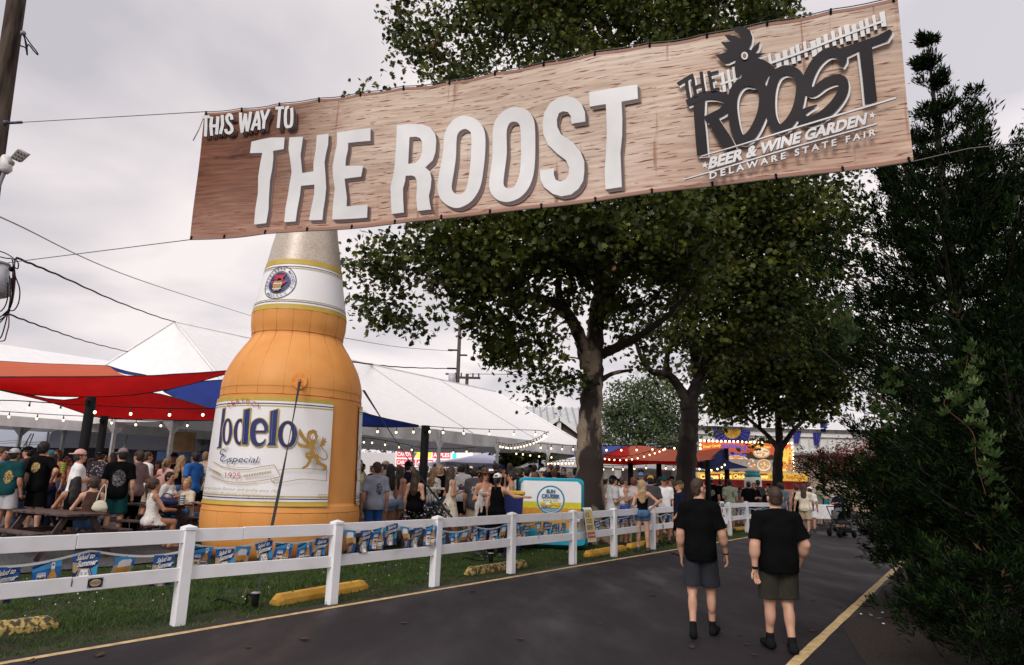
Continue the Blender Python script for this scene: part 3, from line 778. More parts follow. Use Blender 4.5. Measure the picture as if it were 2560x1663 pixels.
# ---- giant inflatable can
q = at(1884, 1245, 31); o = empty('inflatable_can', (q[0], 31, float(gz(q[0], 31))), 0, 'giant white inflatable drink can with teal rim in front of the funnel cake stand', 'inflatable')
g_ = o.location.z; r_ = (at(1905, 1210, 31)[0] - at(1863, 1210, 31)[0]) / 2; zt = at(1884, 1176, 31)[2] - g_
mb = MB(); mb.lathe([(r_ * .8, 0), (r_, .1), (r_, zt - .5), (r_ * .93, zt - .3)], 28); mb.build('can_body', M('can_white', (.72, .72, .70), .5), o)
mb = MB(); mb.lathe([(r_ * .93, zt - .3), (r_ * .82, zt - .12), (r_ * .8, zt - .1)], 28); mb.build('shoulder_band', M('can_teal', (.02, .40, .42), .5), o)
mb = MB(); mb.lathe([(r_ * .82, zt - .1), (r_ * .85, zt - .06), (r_ * .85, zt), (r_ * .75, zt)], 28); mb.build('can_rim', M('can_grey', (.33, .34, .38), .5), o)
p = Print(lambda u, v, l: ((r_ + l) * math.sin(u / r_), -(r_ + l) * math.cos(u / r_), v), step=(.1, 0))
p.text('SUN', (-.62, zt - 1.05), (.12, zt - 1.05), .30, 0, bold=.06, up=(0, 1)); p.text('CRUISER', (-.75, zt - 1.45), (.5, zt - 1.45), .26, 0, bold=.05, up=(0, 1)); p.build('can_lettering', M('can_teal_text', (.02, .28, .36), .5), o)

# ---- shade sails on black posts
def sail(name, label, top, bot, mat, n=14, sag=.0):
    """top, bot: matching lists of (px, py, Y) along the two long edges"""
    def rs(E, n):
        P = [at(*e) for e in E]; q = smoothpath(P, 6) if len(P) > 2 else [P[0] + (P[1] - P[0]) * k / 12 for k in range(13)]
        q = np.array(q); t = np.linspace(0, len(q) - 1, n + 1); i = np.minimum(t.astype(int), len(q) - 2); f = (t - i)[:, None]
        return q[i] * (1 - f) + q[i + 1] * f
    T, B = rs(top, n), rs(bot, n); rows = []
    for k in range(7):
        t = k / 6; row = T * (1 - t) + B * t; row = row.copy(); row[:, 2] -= sag * math.sin(math.pi * t); row[:, 1] += .02 * np.sin(np.arange(n + 1) * 1.7 + k)
        rows.append([tuple(p) for p in row])
    c = np.mean([p for r in rows for p in r], 0); mb = MB(); mb.grid([[tuple(np.array(p) - c) for p in r] for r in rows])
    o = empty(name, tuple(c), 0, label, 'shade sail', 'shade sails over the beer garden')
    mb.build('sail_cloth', mat, o)
    for E in (rows[0], rows[-1]):
        mb = MB(); mb.tube([tuple(np.array(p) - c) for p in E], .014, 5); mb.build('edge_webbing', M('sail_webbing', (.03, .02, .03), .7), o)
    return o
RED = M('red_sail', (.66, .016, .018), .75, .06, 3, trans=.5); ORG = M('orange_sail_lit_through', (.95, .22, .11), .75, .05, 3, trans=.55); BLU = M('blue_sail', (.014, .040, .26), .75, .1, 3, trans=.35)  # the orange puts light shining through red cloth into the colour
sail('shade_sail', 'orange red shade sail at upper left, edge on above the darker red one', [(-90, 898, 20), (100, 909, 20), (250, 914, 20.5), (275, 917, 20.5)], [(-90, 941, 15.2), (100, 943, 15.8), (250, 942, 16.6), (347, 940, 17.2)], ORG, sag=.1)
sail('shade_sail', 'large bright red shade sail stretched above the tables at left', [(-90, 943, 15), (150, 942, 15.6), (345, 940, 16), (450, 935, 16.2), (572, 927, 16.4)], [(-90, 953, 15.4), (60, 985, 16), (245, 992, 16.6), (400, 978, 16.5), (571, 934, 16.45)], RED)
sail('shade_sail', 'lower red shade sail hanging behind the black post at left', [(-60, 955, 16), (140, 1000, 18), (245, 985, 18.5), (377, 981, 18.5), (562, 1031, 18)], [(-60, 962, 16), (120, 1004, 18), (250, 1044, 19.5), (390, 1049, 19.5), (562, 1052, 18.4)], RED)
sail('shade_sail', 'dark blue strip of shade sail beside the grey tent peak', [(268, 914, 20.6), (315, 928, 20), (365, 938, 19)], [(266, 918, 20.6), (310, 934, 20), (360, 940, 19)], BLU, n=8)
sail('shade_sail', 'deep blue shade sail passing behind the giant bottle', [(408, 978, 19.5), (509, 953, 19.2), (700, 955, 18.6), (902, 1030, 17.9), (1047, 1064, 17.4)], [(411, 980, 19.5), (468, 1008, 19), (590, 1046, 18.6), (902, 1066, 18), (1046, 1067, 17.5)], BLU)
sail('shade_sail', 'bright blue shade sail right of the thick sycamore trunk', [(1436, 1130, 30), (1500, 1118, 30), (1569, 1112, 30)], [(1436, 1142, 28), (1500, 1139, 28), (1568, 1114, 30)], M('blue_sail_lit', (.05, .09, .40), .75, .1, 3, trans=.3), n=8)  # lighter copy of the blue cloth, with the light put into its colour
sail('shade_sail', 'red shade sail triangle under the bright blue one right of the thick trunk', [(1440, 1150, 27), (1507, 1138, 27), (1570, 1114, 29.6)], [(1440, 1158, 27), (1510, 1159, 27), (1574, 1150, 27.5)], RED, n=8)
sail('shade_sail', 'wide orange red shade sail between the two sycamore trunks', [(1510, 1141, 28), (1560, 1133, 29), (1583, 1113, 31), (1660, 1122, 31), (1740, 1128, 30.5), (1806, 1122, 30)], [(1507, 1143, 26), (1560, 1149, 25.6), (1600, 1152, 25.4), (1660, 1154, 25.4), (1740, 1154, 25.6), (1772, 1150, 26)], ORG, sag=.1)
sail('shade_sail', 'darker red fold of shade sail hanging below the wide orange red one', [(1480, 1144, 27), (1570, 1150, 25.6), (1640, 1154, 25.5), (1745, 1155, 25.7)], [(1480, 1157, 27), (1570, 1162, 26.2), (1640, 1159, 26), (1745, 1167, 26.2)], RED, n=10)
sail('shade_sail', 'navy blue shade sail in front of the funnel cake billboard', [(1736, 1157, 27), (1772, 1150, 27), (1806, 1123, 29), (1815, 1150, 28.5), (1868, 1168, 29)], [(1736, 1168, 27), (1765, 1173, 27.4), (1795, 1178, 27.8), (1820, 1172, 28.3), (1868, 1170, 29)], M('navy_sail', (.010, .022, .12), .75, .1, 3, trans=.25), n=12)
def sail_post(px, py, Y, label, wd=.19):
    q = at(px, py, Y); g_ = float(gz(q[0], Y)); o = empty('sail_post', (q[0], Y, g_), 0, label, 'post', 'black posts that hold the shade sails'); h = q[2] - g_
    mb = MB(); mb.tube([(0, 0, 0), (0, 0, h)], wd / 2, 14); mb.build('pole', BLACK, o)
    mb = MB(); mb.box((0, 0, .01), (wd * 2, wd * 2, .02)); mb.build('base_plate', BLACK, o)
    mb = MB(); mb.box((0, -wd * .6, h - .12), (.06, .08, .08)); mb.build('turnbuckle_bracket', BLACK, o)
sail_post(229, 992, 14.2, 'nearest black sail post at left, in front of the red sail'); sail_post(262, 1040, 16.5, 'thinner looking black sail post just right of the nearest left one', .17)
sail_post(1064, 1064, 17, 'black sail post rising from the flower planter right of the bottle', .2); sail_post(1502, 1138, 26.5, 'black sail post just right of the thick sycamore trunk', .2)
sail_post(1576, 1150, 26, 'black sail post under the middle of the wide orange red sail', .2); sail_post(1647, 1158, 26.3, 'black sail post left of the second sycamore trunk', .2)
sail_post(1768, 1151, 25.5, 'black sail post in front of the words Cheese Fries', .2); sail_post(1815, 1121, 29, 'tall black sail post left of the giant can', .2)
sail_post(1265, 1140, 38, 'black post under the far end of the big white tent', .18); sail_post(1350, 1140, 39, 'black post beside the brown sign under the tent', .18)

# ---- utility pole at the left edge
def left_pole():
    q = at(41, 0, 10.2); b = at(42 - 0, 0, 10.2); x0 = q[0]
    o = empty('utility_pole', (x0, 10.2, float(gz(x0, 10.2))), 0, 'weathered wooden utility pole leaning along the left edge of the photo', 'utility pole')
    g_ = o.location.z; L_ = lambda px, py, dy=-.16: tuple(at(px, py, 10.2 + dy) - np.array((x0, 10.2, g_))); wood = M('pole_wood_grain', (.035, .024, .019), .9, .5, 7, bump=.5, bscale=30, col2=(.105, .078, .064), spec=.1)
    t_ = wood.node_tree
    for nd in t_.nodes:
        if nd.type == 'TEX_NOISE':
            mp = t_.nodes.new('ShaderNodeMapping'); mp.inputs['Scale'].default_value = (1, 1, .12)
            src = nd.inputs['Vector'].links[0].from_socket; t_.links.new(src, mp.inputs[0]); t_.links.new(mp.outputs[0], nd.inputs['Vector'])
    pa, pb = at(41, 0, 10.2), at(-3, 308, 10.2); ax = lambda z: pa[0] - x0 + (pb[0] - pa[0]) * (z + g_ - pa[2]) / (pb[2] - pa[2])     # it leans a little
    mb = MB(); mb.tube([(ax(z), 0, z) for z in (-.1, 4, 7.5, 11.5)], [.17, .155, .14, .13], 16); mb.build('pole', wood, o)
    for px, py, dz in ((-14, 680, 0), (-14, 720, 0), (12, 408, 0)):
        e = L_(px, py, -.3); mb = MB(); mb.tube([e, (ax(e[2]), 0, e[2])], .03, 6); mb.build('bracket', BLACK, o)
    mb = MB(); mb.tube([L_(16, 308), L_(55, 306)], .022, 8); mb.tube([L_(12, 308), L_(18, 308)], .05, 8); mb.build('turnbuckle', M('hook_steel', (.08, .085, .12), .5, metal=.6), o)
    mb = MB(); mb.ball(L_(58, 83), .045, 8); mb.build('insulator', M('insulator_blue', (.20, .22, .28), .3), o)
    for pts in ([(58, 86), (66, 110), (68, 138), (64, 120), (52, 115), (49, 110)], [(60, 86), (75, 108), (92, 130), (94, 137), (85, 128), (72, 112), (66, 118), (62, 96)]):
        mb = MB(); mb.tube(smoothpath([L_(a, b_) for a, b_ in pts], 5), .011, 6); mb.build('wire_loop', BLACK, o)
    return o, x0, g_
pole, PX0, PG = left_pole()
PL_ = lambda px, py, dy=-.16: at(px, py, 10.2 + dy)
def floodlight():
    c = PL_(12, 415, -.25); o = empty('floodlight', tuple(c), 0, 'grey flood light with a square studded lens tilted out from the left pole', 'flood light')
    L_ = lambda px, py, dy=-.25: tuple(at(px, py, 10.2 + dy) - c)
    mb = MB(); pts = [L_(44, 373, -.3), L_(70, 386, -.3), L_(48, 406, -.2), L_(23, 395, -.2)]; n_ = np.cross(np.array(pts[1]) - np.array(pts[0]), np.array(pts[3]) - np.array(pts[0])); n_ = n_ / np.linalg.norm(n_) * .05
    if n_[1] < 0: n_ = -n_
    mb.add(pts + [tuple(np.array(p) + n_) for p in pts], [(0, 1, 2, 3), (4, 5, 6, 7), (0, 1, 5, 4), (1, 2, 6, 5), (2, 3, 7, 6), (3, 0, 4, 7)]); mb.build('lens_panel', M('lamp_grey', (.30, .29, .29), .5), o)
    ax, ay = np.array(pts[1]) - np.array(pts[0]), np.array(pts[3]) - np.array(pts[0])
    for i in range(3):
        for j in range(3):
            mb = MB(); mb.ball(tuple(np.array(pts[0]) + ax * (.2 + .3 * i) + ay * (.2 + .3 * j)), .018, 6); mb.build('stud', M('stud_brown', (.16, .11, .09), .4), o)
    mb = MB(); mb.tube([L_(30, 410), L_(14, 400)], .05, 8); mb.build('arm', M('lamp_grey', (.30, .29, .29)), o)
    mb = MB(); mb.tube([L_(14, 390), L_(15, 400), L_(15, 425), L_(10, 432)], [.05, .085, .085, .05], 12); mb.build('housing', M('lamp_white', (.66, .65, .64), .5), o)
    mb = MB(); mb.tube(smoothpath([L_(12, 430), L_(5, 445), L_(0, 458), L_(-4, 470)], 5), .03, 8); mb.build('conduit', M('conduit_grey', (.25, .25, .30), .5), o)
floodlight()
def transformer():
    c = PL_(-12, 700, -.45); o = empty('transformer', tuple(c), 0, 'grey transformer can at the left edge with a tangle of hanging wires', 'transformer')
    L_ = lambda px, py, dy=-.45: tuple(at(px, py, 10.2 + dy) - c)
    a, b = np.array(L_(-14, 663)), np.array(L_(-14, 739)); r_ = .19
    mb = MB(); mb.tube([tuple(a), tuple(b)], [r_, r_ * .98], 20); mb.build('tank', M('tank_grey', (.42, .42, .46), .4, .08, 3), o)
    mb = MB(); mb.tube([tuple(a + (0, 0, .04)), tuple(a)], [r_ * 1.04, r_ * 1.06], 20); mb.build('lid', M('lamp_grey', (.30, .29, .29)), o)
    mb = MB(); mb.ball(L_(29, 673), .04, 8); mb.build('clamp', BLACK, o)
    red = M('red_wire', (.20, .02, .02), .5); i = 0
    for pts, mt in (([(38, 646), (36, 668), (34, 720), (28, 760), (18, 785), (0, 800), (-15, 810)], BLACK), ([(34, 668), (38, 690), (49, 722), (47, 755), (36, 775), (24, 778), (8, 790)], BLACK), ([(36, 668), (38, 700), (32, 750), (23, 778), (22, 812), (16, 836), (12, 850), (4, 853), (-10, 853)], red),
                    ([(32, 668), (31, 720), (26, 765), (10, 785), (-10, 800)], BLACK), ([(24, 690), (26, 740), (20, 780), (12, 815), (4, 840), (-4, 850)], BLACK), ([(40, 648), (46, 660), (44, 672), (36, 668)], BLACK), ([(20, 706), (18, 750), (6, 775), (-10, 781)], BLACK), ([(-10, 625), (15, 634), (32, 645), (38, 655)], BLACK), ([(-10, 640), (16, 646), (30, 648), (33, 668)], BLACK), ([(28, 695), (30, 752), (20, 780), (6, 800), (-10, 815)], BLACK)):
        mb = MB(); mb.tube(smoothpath([L_(x, y, -.45 + .03 * math.sin(i)) for x, y in pts], 6), .0085, 6); mb.build('wire', mt, o); i += 1
transformer()
def cable(name, label, pts, r_, mat=BLACK, wob=0):
    P = smoothpath([at(*p) for p in pts], 24 if wob else 10)
    if wob: P = [p + np.array((0, 0, wob * math.sin(i * .9))) for i, p in enumerate(P)]
    mb = MB(); mb.tube([tuple(p) for p in P], r_, 6); o = mb.build(name, mat); return tag(o, label, 'cable')
cable('overhead_cable', 'thin grey wire running from the left edge down to the neck of the bottle', [(-20, 536, 10), (30, 556, 11), (340, 697, 19), (660, 800, 34)], .012, M('pale_wire', (.22, .20, .20), .5))
cable('overhead_cable', 'thick black twisted cable sloping from the transformer to the tent peak', [(42, 645, 10), (150, 690, 12), (300, 757, 17), (420, 800, 24), (487, 813, 29)], .018, wob=.006)
cable('overhead_cable', 'lower black cable sloping from the wire tangle to the left side of the tent peak', [(22, 786, 10), (120, 822, 13), (220, 855, 18), (320, 880, 24)], .014, wob=.006)
cable('overhead_cable', 'black cable running from behind the bottle to the middle utility pole', [(880, 905, 30), (1000, 918, 42), (1130, 922, 54)], .035, wob=.01)
cable('overhead_cable', 'faint wire passing under the leaves to the middle pole', [(860, 845, 34), (1000, 868, 45), (1130, 878, 55)], .02, M('pale_wire', (.22, .20, .20)))
# ---- two far poles above the tent
def far_pole(px, py, Y, label, tr):
    q = at(px, py, Y); o = empty('utility_pole', (q[0], Y, 0), R(0), label, 'utility pole'); h = q[2]
    mb = MB(); mb.tube([(0, 0, 0), (0, 0, h)], [.2, .14], 8); mb.build('pole', M('far_pole_wood', (.07, .055, .05), .85), o)
    Z = lambda y: at(px, y, Y)[2]
    if tr:
        mb = MB(); mb.tube([(-.45, -.2, Z(963)), (-.45, -.2, Z(936))], .3, 12); mb.build('transformer_tank', M('tank_grey', (.42, .42, .46)), o)
        for z, x in ((Z(922), -.9), (Z(936), -1.0), (Z(888), .7), (Z(876), -.9)):
            mb = MB(); mb.box((x / 2, 0, z), (abs(x), .12, .12)); mb.build('bracket', BLACK, o)
    else:
        mb = MB(); mb.box((0, -.1, Z(945)), (2.3, .15, .18)); mb.build('crossarm', M('far_pole_wood', (.07, .055, .05)), o)
        for x in (-1, -.5, .5, 1):
            mb = MB(); mb.tube([(x, -.1, Z(945) + .05), (x, -.1, Z(945) + .4)], .06, 6); mb.build('insulator', BLACK, o)
far_pole(1151, 790, 55, 'far utility pole with transformer rising above the tent roof', True)
far_pole(1168, 935, 58, 'shorter far utility pole with a crossarm right of the transformer pole', False)
cable('overhead_cable', 'pair wire running right from the short far pole into the leaves', [(1168, 935, 58), (1260, 936, 58), (1420, 940, 58)], .03, M('pale_wire', (.22, .20, .20)))
q = at(940, 1150, 56); o = empty('tarp_box', (q[0], 56, .3), R(4), 'plain white box shaped trailer left of the candy apple stand', 'tarp')  # stands in for a white tarp, shaped as a box on wheels
mb = MB(); mb.box((0, 1.2, 1.75), (3.6, 2.4, 2.7), ch=.03); mb.build('trailer_body', M('trailer_white', (.7, .68, .68)), o)
for x in (-.6, .6): mb = MB(); mb.tube([(x, .1, .33), (x, .35, .33)], .33, 14); mb.build('wheel', BLACK, o)
# ================================================================== trees
def bark(name, dark, pale, scale, lo, hi):
    m = M(name, dark, .9, 0, scale, bump=.6, bscale=18, col2=pale, lo=lo, hi=hi, detail=6)
    t = m.node_tree
    for nd in list(t.nodes):
        if nd.type == 'TEX_NOISE':
            mp = t.nodes.new('ShaderNodeMapping'); mp.inputs['Scale'].default_value = (1, 1, .45)
            src = nd.inputs['Vector'].links[0].from_socket; t.links.new(src, mp.inputs[0]); t.links.new(mp.outputs[0], nd.inputs['Vector'])
    return m
SYC = bark('sycamore_bark', (.026, .018, .015), (.26, .20, .145), 1.5, .50, .56)
DKB = bark('dark_bark', (.020, .014, .012), (.085, .064, .05), 2.2, .50, .75)
LEAFS = [M('leaf_dark', (.026, .040, .007), .55, .25, 1.5, spec=.35, trans=.25), M('leaf_mid', (.066, .088, .013), .55, .25, 1.5, spec=.35, trans=.38), M('leaf_light', (.135, .155, .026), .55, .25, 1.5, spec=.35, trans=.42), M('leaf_rust', (.16, .07, .03), .7, .25, 2)]
def crown(name, parent, blobs, twigs, per, spread, size, loc, mats=LEAFS, mixw=(.38, .38, .235, .005), shape='maple', hollow=.35, up=.3):
    """leaves gathered in clumps about twig ends, the clumps spread through the crown"""
    T = in_balls(twigs, blobs, hollow)
    sz = NR.uniform(.6, 1.4, twigs); tone = NR.choice(len(mixw), twigs, p=mixw)
    k = np.repeat(np.arange(twigs), per); n = len(k)
    off = np.clip(NR.normal(size=(n, 3)), -1.9, 1.9) * spread * sz[k, None]; off[:, 2] = off[:, 2] * .62 - .05
    mi = np.where(NR.rand(n) < .62, tone[k], NR.choice(len(mixw), n, p=mixw))
    leaf_cloud(name, T[k] + off - np.array(loc), NR.uniform(.65, 1.25, n) * size, list(mats), parent, shape, up, mi, kind='stuff')
    return T
def limb(mb, pts, r0, r1, n=10, knob=0):
    P = smoothpath(pts, 7); k = len(P)
    rr = [(r0 + (r1 - r0) * (i / (k - 1)) ** .8) * (1 + .07 * math.sin(i * 2.3 + r0 * 50) + .04 * math.sin(i * 5.1)) for i in range(k)]
    mb.tube([tuple(p) for p in P], rr, n); return [np.array(p) for p in P]
def tree(name, label, cat, base, trunk, limbs, blobs, twigs, per, spread, size, barkm, group=None, twiglets=90, **kw):
    """trunk, limbs: lists of ((px,py,Y)..., r0, r1)"""
    loc = (float(base[0]), float(base[1]), float(gz(base[0], base[1])) - .03)
    o = empty(name, loc, 0, label, cat, group); mb = MB(); nodes = []
    for i, (pts, r0, r1) in enumerate([trunk] + limbs):
        P = [at(*p) - np.array(loc) for p in pts]
        if i == 0: P = [np.array((0, 0, 0.0))] + P
        Q = limb(mb, P, r0, r1, 14 if i == 0 else 9); 
        if i: nodes += Q[2:]
        else: nodes += Q[-6:]
    if trunk:      # root flare
        mb.tube([(0, 0, -.1), (0, 0, .12), (0, 0, .5)], [trunk[1] * 1.55, trunk[1] * 1.3, trunk[1] * 1.0], 14, caps=False)
    T = crown('crown', o, blobs, twigs, per, spread, size, loc, **kw)
    nd = np.array(nodes)
    for t in T[NR.choice(len(T), min(twiglets, len(T)), False)]:
        q = t - np.array(loc); j = np.argmin(((nd - q) ** 2).sum(1)); a = nd[j]; d = np.linalg.norm(q - a)
        if d < .4 or d > 6: continue
        m_ = (a + q) / 2 + np.array((0, 0, .12 * d)) + NR.normal(0, .06 * d, 3); r_ = .012 + .010 * d
        mb.tube([tuple(p) for p in smoothpath([a, m_, q], 4)], [r_ * (1 - .075 * i) for i in range(9)], 5)
    mb.build('trunk', barkm, o)
    return o
def B(px, py, Y, r, ry=None, rz=None):
    p = at(px, py, Y); return (*p, r, ry or r * 1.1, rz or r * .8)
# ---- the big sycamore
t1 = at(1472, 1330, 20); 
tree('sycamore_tree', 'huge sycamore with thick peeling mottled trunk beside the blue rimmed panel', 'tree', (t1[0], 20),
     ([(1470, 1300, 20), (1474, 1150, 20), (1474, 1060, 20), (1482, 960, 20), (1486, 870, 20), (1496, 760, 20), (1530, 620, 20.2), (1580, 430, 20.5), (1560, 200, 20.5), (1500, 20, 20.5)], .50, .10),
     [([(1470, 920, 20), (1452, 850, 19.8), (1418, 785, 19.2), (1372, 752, 18.6), (1290, 738, 18), (1180, 720, 17.6), (1060, 700, 17.6)], .25, .04),
      ([(1425, 790, 19.3), (1398, 740, 19), (1395, 690, 19), (1370, 650, 18.6), (1290, 650, 18), (1180, 600, 17.5)], .14, .03),
      ([(1505, 885, 20), (1560, 860, 19.6), (1625, 822, 19), (1690, 770, 18.5), (1740, 700, 18)], .17, .04),
      ([(1500, 770, 20), (1560, 670, 19.5), (1625, 580, 19), (1680, 515, 18.6), (1740, 420, 18.2)], .22, .05),
      ([(1490, 960, 20), (1530, 935, 20), (1580, 925, 19.8)], .10, .04),
      ([(1530, 620, 20.2), (1420, 480, 20), (1300, 330, 20), (1180, 200, 20), (1060, 110, 20)], .18, .04),
      ([(1570, 380, 20.4), (1660, 240, 20), (1760, 100, 20)], .16, .04),
      ([(1540, 150, 20.5), (1380, 40, 20), (1280, -60, 20)], .12, .04)],
     [B(1020, 650, 18, 1.25), B(935, 690, 18.6, .8), B(905, 740, 19, .42), B(1000, 770, 18.6, .95), B(1100, 590, 17.6, 1.5), B(1140, 720, 18, 1.3), B(930, 780, 19, .55), B(1060, 840, 18.8, .45), B(945, 835, 19, .4),
      B(1240, 620, 18, 1.8), B(1250, 760, 18.4, 1.3), B(1310, 860, 19, 1.1), B(1230, 870, 18.8, .7), B(1270, 905, 19, .6), B(1340, 940, 19.4, .75), B(1315, 985, 19.4, .45), B(1410, 960, 19.5, .7), B(1390, 1030, 19.7, .5), B(1490, 1040, 19.4, .42),
      B(1380, 560, 17.6, 1.9), B(1520, 560, 17.2, 2.0), B(1650, 540, 17.6, 1.9), B(1400, 700, 19, 1.3), B(1560, 690, 19, 1.4), B(1680, 680, 19, 1.4), B(1590, 800, 20, 1.2), B(1620, 880, 20.4, .8),
      B(930, 215, 20, .5), B(905, 232, 20, .3), B(985, 30, 20, .5), B(1040, 60, 20, 1.0), B(1010, 115, 20, .6), B(1110, 130, 20, 1.1), B(960, 205, 20, .4), B(1050, 215, 20, .8), B(1200, 80, 20, 1.6), B(1330, 40, 20, 1.8), B(1200, 220, 19.5, 1.2), B(1480, 40, 20, 1.8), B(1650, 50, 20, 1.9), B(1800, 40, 20, 1.9),
      B(1930, 10, 20, 1.1), B(1420, 160, 19.5, 1.4), B(1600, 180, 19.5, 1.5), B(1760, 200, 19.5, 1.5), B(1400, -120, 20, 2.4), B(1700, -140, 20, 2.6), B(1150, -80, 20, 1.6), B(1550, -300, 20, 2.6)],
     1750, 38, .32, .155, SYC)
# ---- the second sycamore
t2 = at(1715, 1320, 25)
tree('sycamore_tree', 'second sycamore with a dark burly trunk forking low, behind the walking man in glasses', 'tree', (t2[0], 25),
     ([(1714, 1280, 25), (1716, 1150, 25), (1722, 1080, 25), (1724, 1030, 25), (1716, 1000, 25)], .40, .30),
     [([(1722, 1010, 25), (1695, 965, 25), (1668, 935, 24.8), (1632, 930, 24.4), (1606, 900, 24), (1585, 840, 23.5)], .22, .06),
      ([(1668, 938, 24.8), (1668, 890, 24.6), (1690, 830, 24.2), (1690, 760, 24)], .13, .05),
      ([(1722, 1015, 25), (1745, 950, 25), (1760, 905, 25), (1800, 870, 24.6), (1860, 845, 24), (1930, 800, 23.5)], .26, .06),
      ([(1745, 945, 25), (1735, 880, 25), (1735, 800, 24.8), (1780, 650, 24.5), (1850, 450, 24.3), (1900, 250, 24)], .2, .06)],
     [B(1760, 560, 23.6, 2.0), B(1860, 500, 23.4, 2.2), B(1960, 560, 23.6, 2.0), B(2050, 560, 24, 1.3), B(2110, 500, 24, .8), B(1880, 660, 23.8, 2.1), B(1780, 700, 24, 1.9), B(1980, 700, 24, 1.8), B(1860, 790, 24, 1.7), B(1960, 820, 24.2, 1.5), B(1720, 820, 24.4, 1.3), B(1790, 860, 24.4, 1.2),
      B(1640, 920, 24.8, .8), B(1680, 830, 24.5, 1.1), B(1730, 640, 24, 1.8), B(2080, 650, 24.2, 1.1), B(1780, 450, 23.5, 2), B(1950, 440, 23.6, 1.8), B(1900, 300, 24, 2.3), B(1960, 80, 24, 1.0), B(1820, 150, 24, 2.2), B(2060, 430, 24, 1.1), B(1790, 940, 25, .7)],
     1100, 36, .36, .165, DKB)
# ---- the third, smaller, in front of the funnel cake stand
t3_ = at(1945, 1290, 34)
tree('sycamore_tree', 'smaller dark tree standing in front of the funnel cake billboard', 'tree', (t3_[0], 34),
     ([(1945, 1250, 34), (1944, 1170, 34), (1948, 1110, 34), (1946, 1050, 34), (1940, 960, 34)], .34, .12),
     [([(1944, 1120, 34), (1915, 1085, 34), (1880, 1055, 33.6), (1840, 1020, 33.4)], .15, .05), ([(1950, 1125, 34), (1985, 1075, 34), (2020, 1040, 34), (2050, 990, 34)], .15, .05), ([(1900, 1075, 33.8), (1895, 1000, 33.6), (1880, 930, 33.4)], .09, .04)],
     [B(1850, 930, 33, 2.2), B(1940, 900, 33, 2.4), B(2030, 930, 33.4, 1.8), B(1790, 1000, 33.4, 1.2), B(1860, 1030, 33.4, 1.1, None, .6), B(1950, 990, 33, 1.6), B(2020, 1010, 33.4, 1.2), B(1900, 830, 33, 2.4), B(2000, 840, 33, 2.2), B(1785, 1060, 34, .5), B(1890, 1110, 32.6, .28), B(1905, 1125, 32.6, .22), B(1800, 900, 33.4, 1.6), B(2090, 960, 33, 1.5), B(2110, 870, 33, 1.8), B(2060, 1020, 33.4, .9), B(1820, 980, 33, 1.3), B(1960, 1050, 33.4, .8)],
     950, 28, .38, .20, DKB, mixw=(.42, .38, .19, .01))
# ---- paler green tree far behind
g_ = [M('far_leaf_a', (.055, .085, .034), .7, .25, 1.2, trans=.2), M('far_leaf_b', (.085, .125, .052), .7, .25, 1.2, trans=.3), M('far_leaf_c', (.125, .165, .075), .7, .25, 1.2, trans=.3)]
t4 = at(1600, 1215, 52)
tree('shade_tree', 'paler green rounded tree far behind the red sails, between the two trunks', 'tree', (t4[0], 52), ([(1602, 1190, 52), (1604, 1120, 52), (1600, 1050, 52), (1604, 1000, 52)], .3, .08), [([(1602, 1120, 52), (1570, 1070, 52), (1540, 1040, 52)], .12, .05), ([(1604, 1110, 52), (1640, 1060, 52), (1670, 1040, 52)], .12, .05)],
     [B(1570, 1000, 52, 1.9), B(1640, 990, 52, 2.0), B(1535, 1050, 52, 1.6), B(1600, 1050, 52, 2.1), B(1670, 1050, 52, 1.8), B(1560, 1100, 51, 1.6), B(1640, 1105, 51, 1.7), B(1700, 1100, 52, 1.3), B(1610, 960, 52, 1.2), B(1510, 1095, 51, .9)],
     430, 30, .42, .26, DKB, mats=g_, mixw=(.35, .4, .25), shape='oval')
t5 = at(1350, 1190, 75); 
for (px, py, Y, r_, lb) in ((1310, 1150, 46, 1.2, 'small dark tree seen through the tent beside the lavender canopy'), (2230, 1150, 60, 3.5, 'dark tree mass far behind the red crape myrtle'), (2330, 1050, 48, 4.5, 'tall dark leafy tree behind the big cedar')):
    q = at(px, py, Y); tree('shade_tree', lb, 'tree', (q[0], Y), ([(px, py + 30, Y), (px, py - 10, Y)], .25, .1), [], [(*q, r_, r_, r_ * .9), (q[0] + r_ * .6, q[1], q[2] - r_ * .3, r_ * .8, r_ * .8, r_ * .7), (q[0] - r_ * .5, q[1], q[2] + r_ * .3, r_ * .7, r_ * .7, r_ * .6)], 260, 24, .4, .25, DKB, twiglets=12, mixw=(.6, .3, .095, .005))
# ---- red crape myrtle
q = at(2050, 1255, 33); rl_ = [M('myrtle_red', (.28, .018, .022), .7, .3, 3, trans=.25), M('myrtle_leaf', (.030, .040, .012), .7, .3, 3, trans=.2), M('myrtle_dusky', (.13, .022, .018), .7, .3, 3, trans=.2)]
tree('crape_myrtle', 'crape myrtle with red blossom beside the funnel cake stand', 'tree', (q[0], 33), ([(2058, 1240, 33), (2060, 1200, 33), (2050, 1170, 33)], .09, .05), [([(2060, 1215, 33), (2085, 1180, 33), (2110, 1150, 33)], .06, .03), ([(2058, 1210, 33), (2035, 1180, 33), (2010, 1160, 33)], .06, .03)],
     [B(2030, 1155, 33, 1.0, None, .55), B(2080, 1150, 33, 1.1, None, .7), B(2000, 1150, 33, .5), B(2120, 1170, 33, 1.0), B(2060, 1180, 32.6, .8, None, .4), B(2160, 1150, 33, 1.4), B(2015, 1195, 33.5, .5)], 260, 30, .20, .11, DKB, mats=rl_, mixw=(.42, .28, .30), shape='oval', twiglets=20)

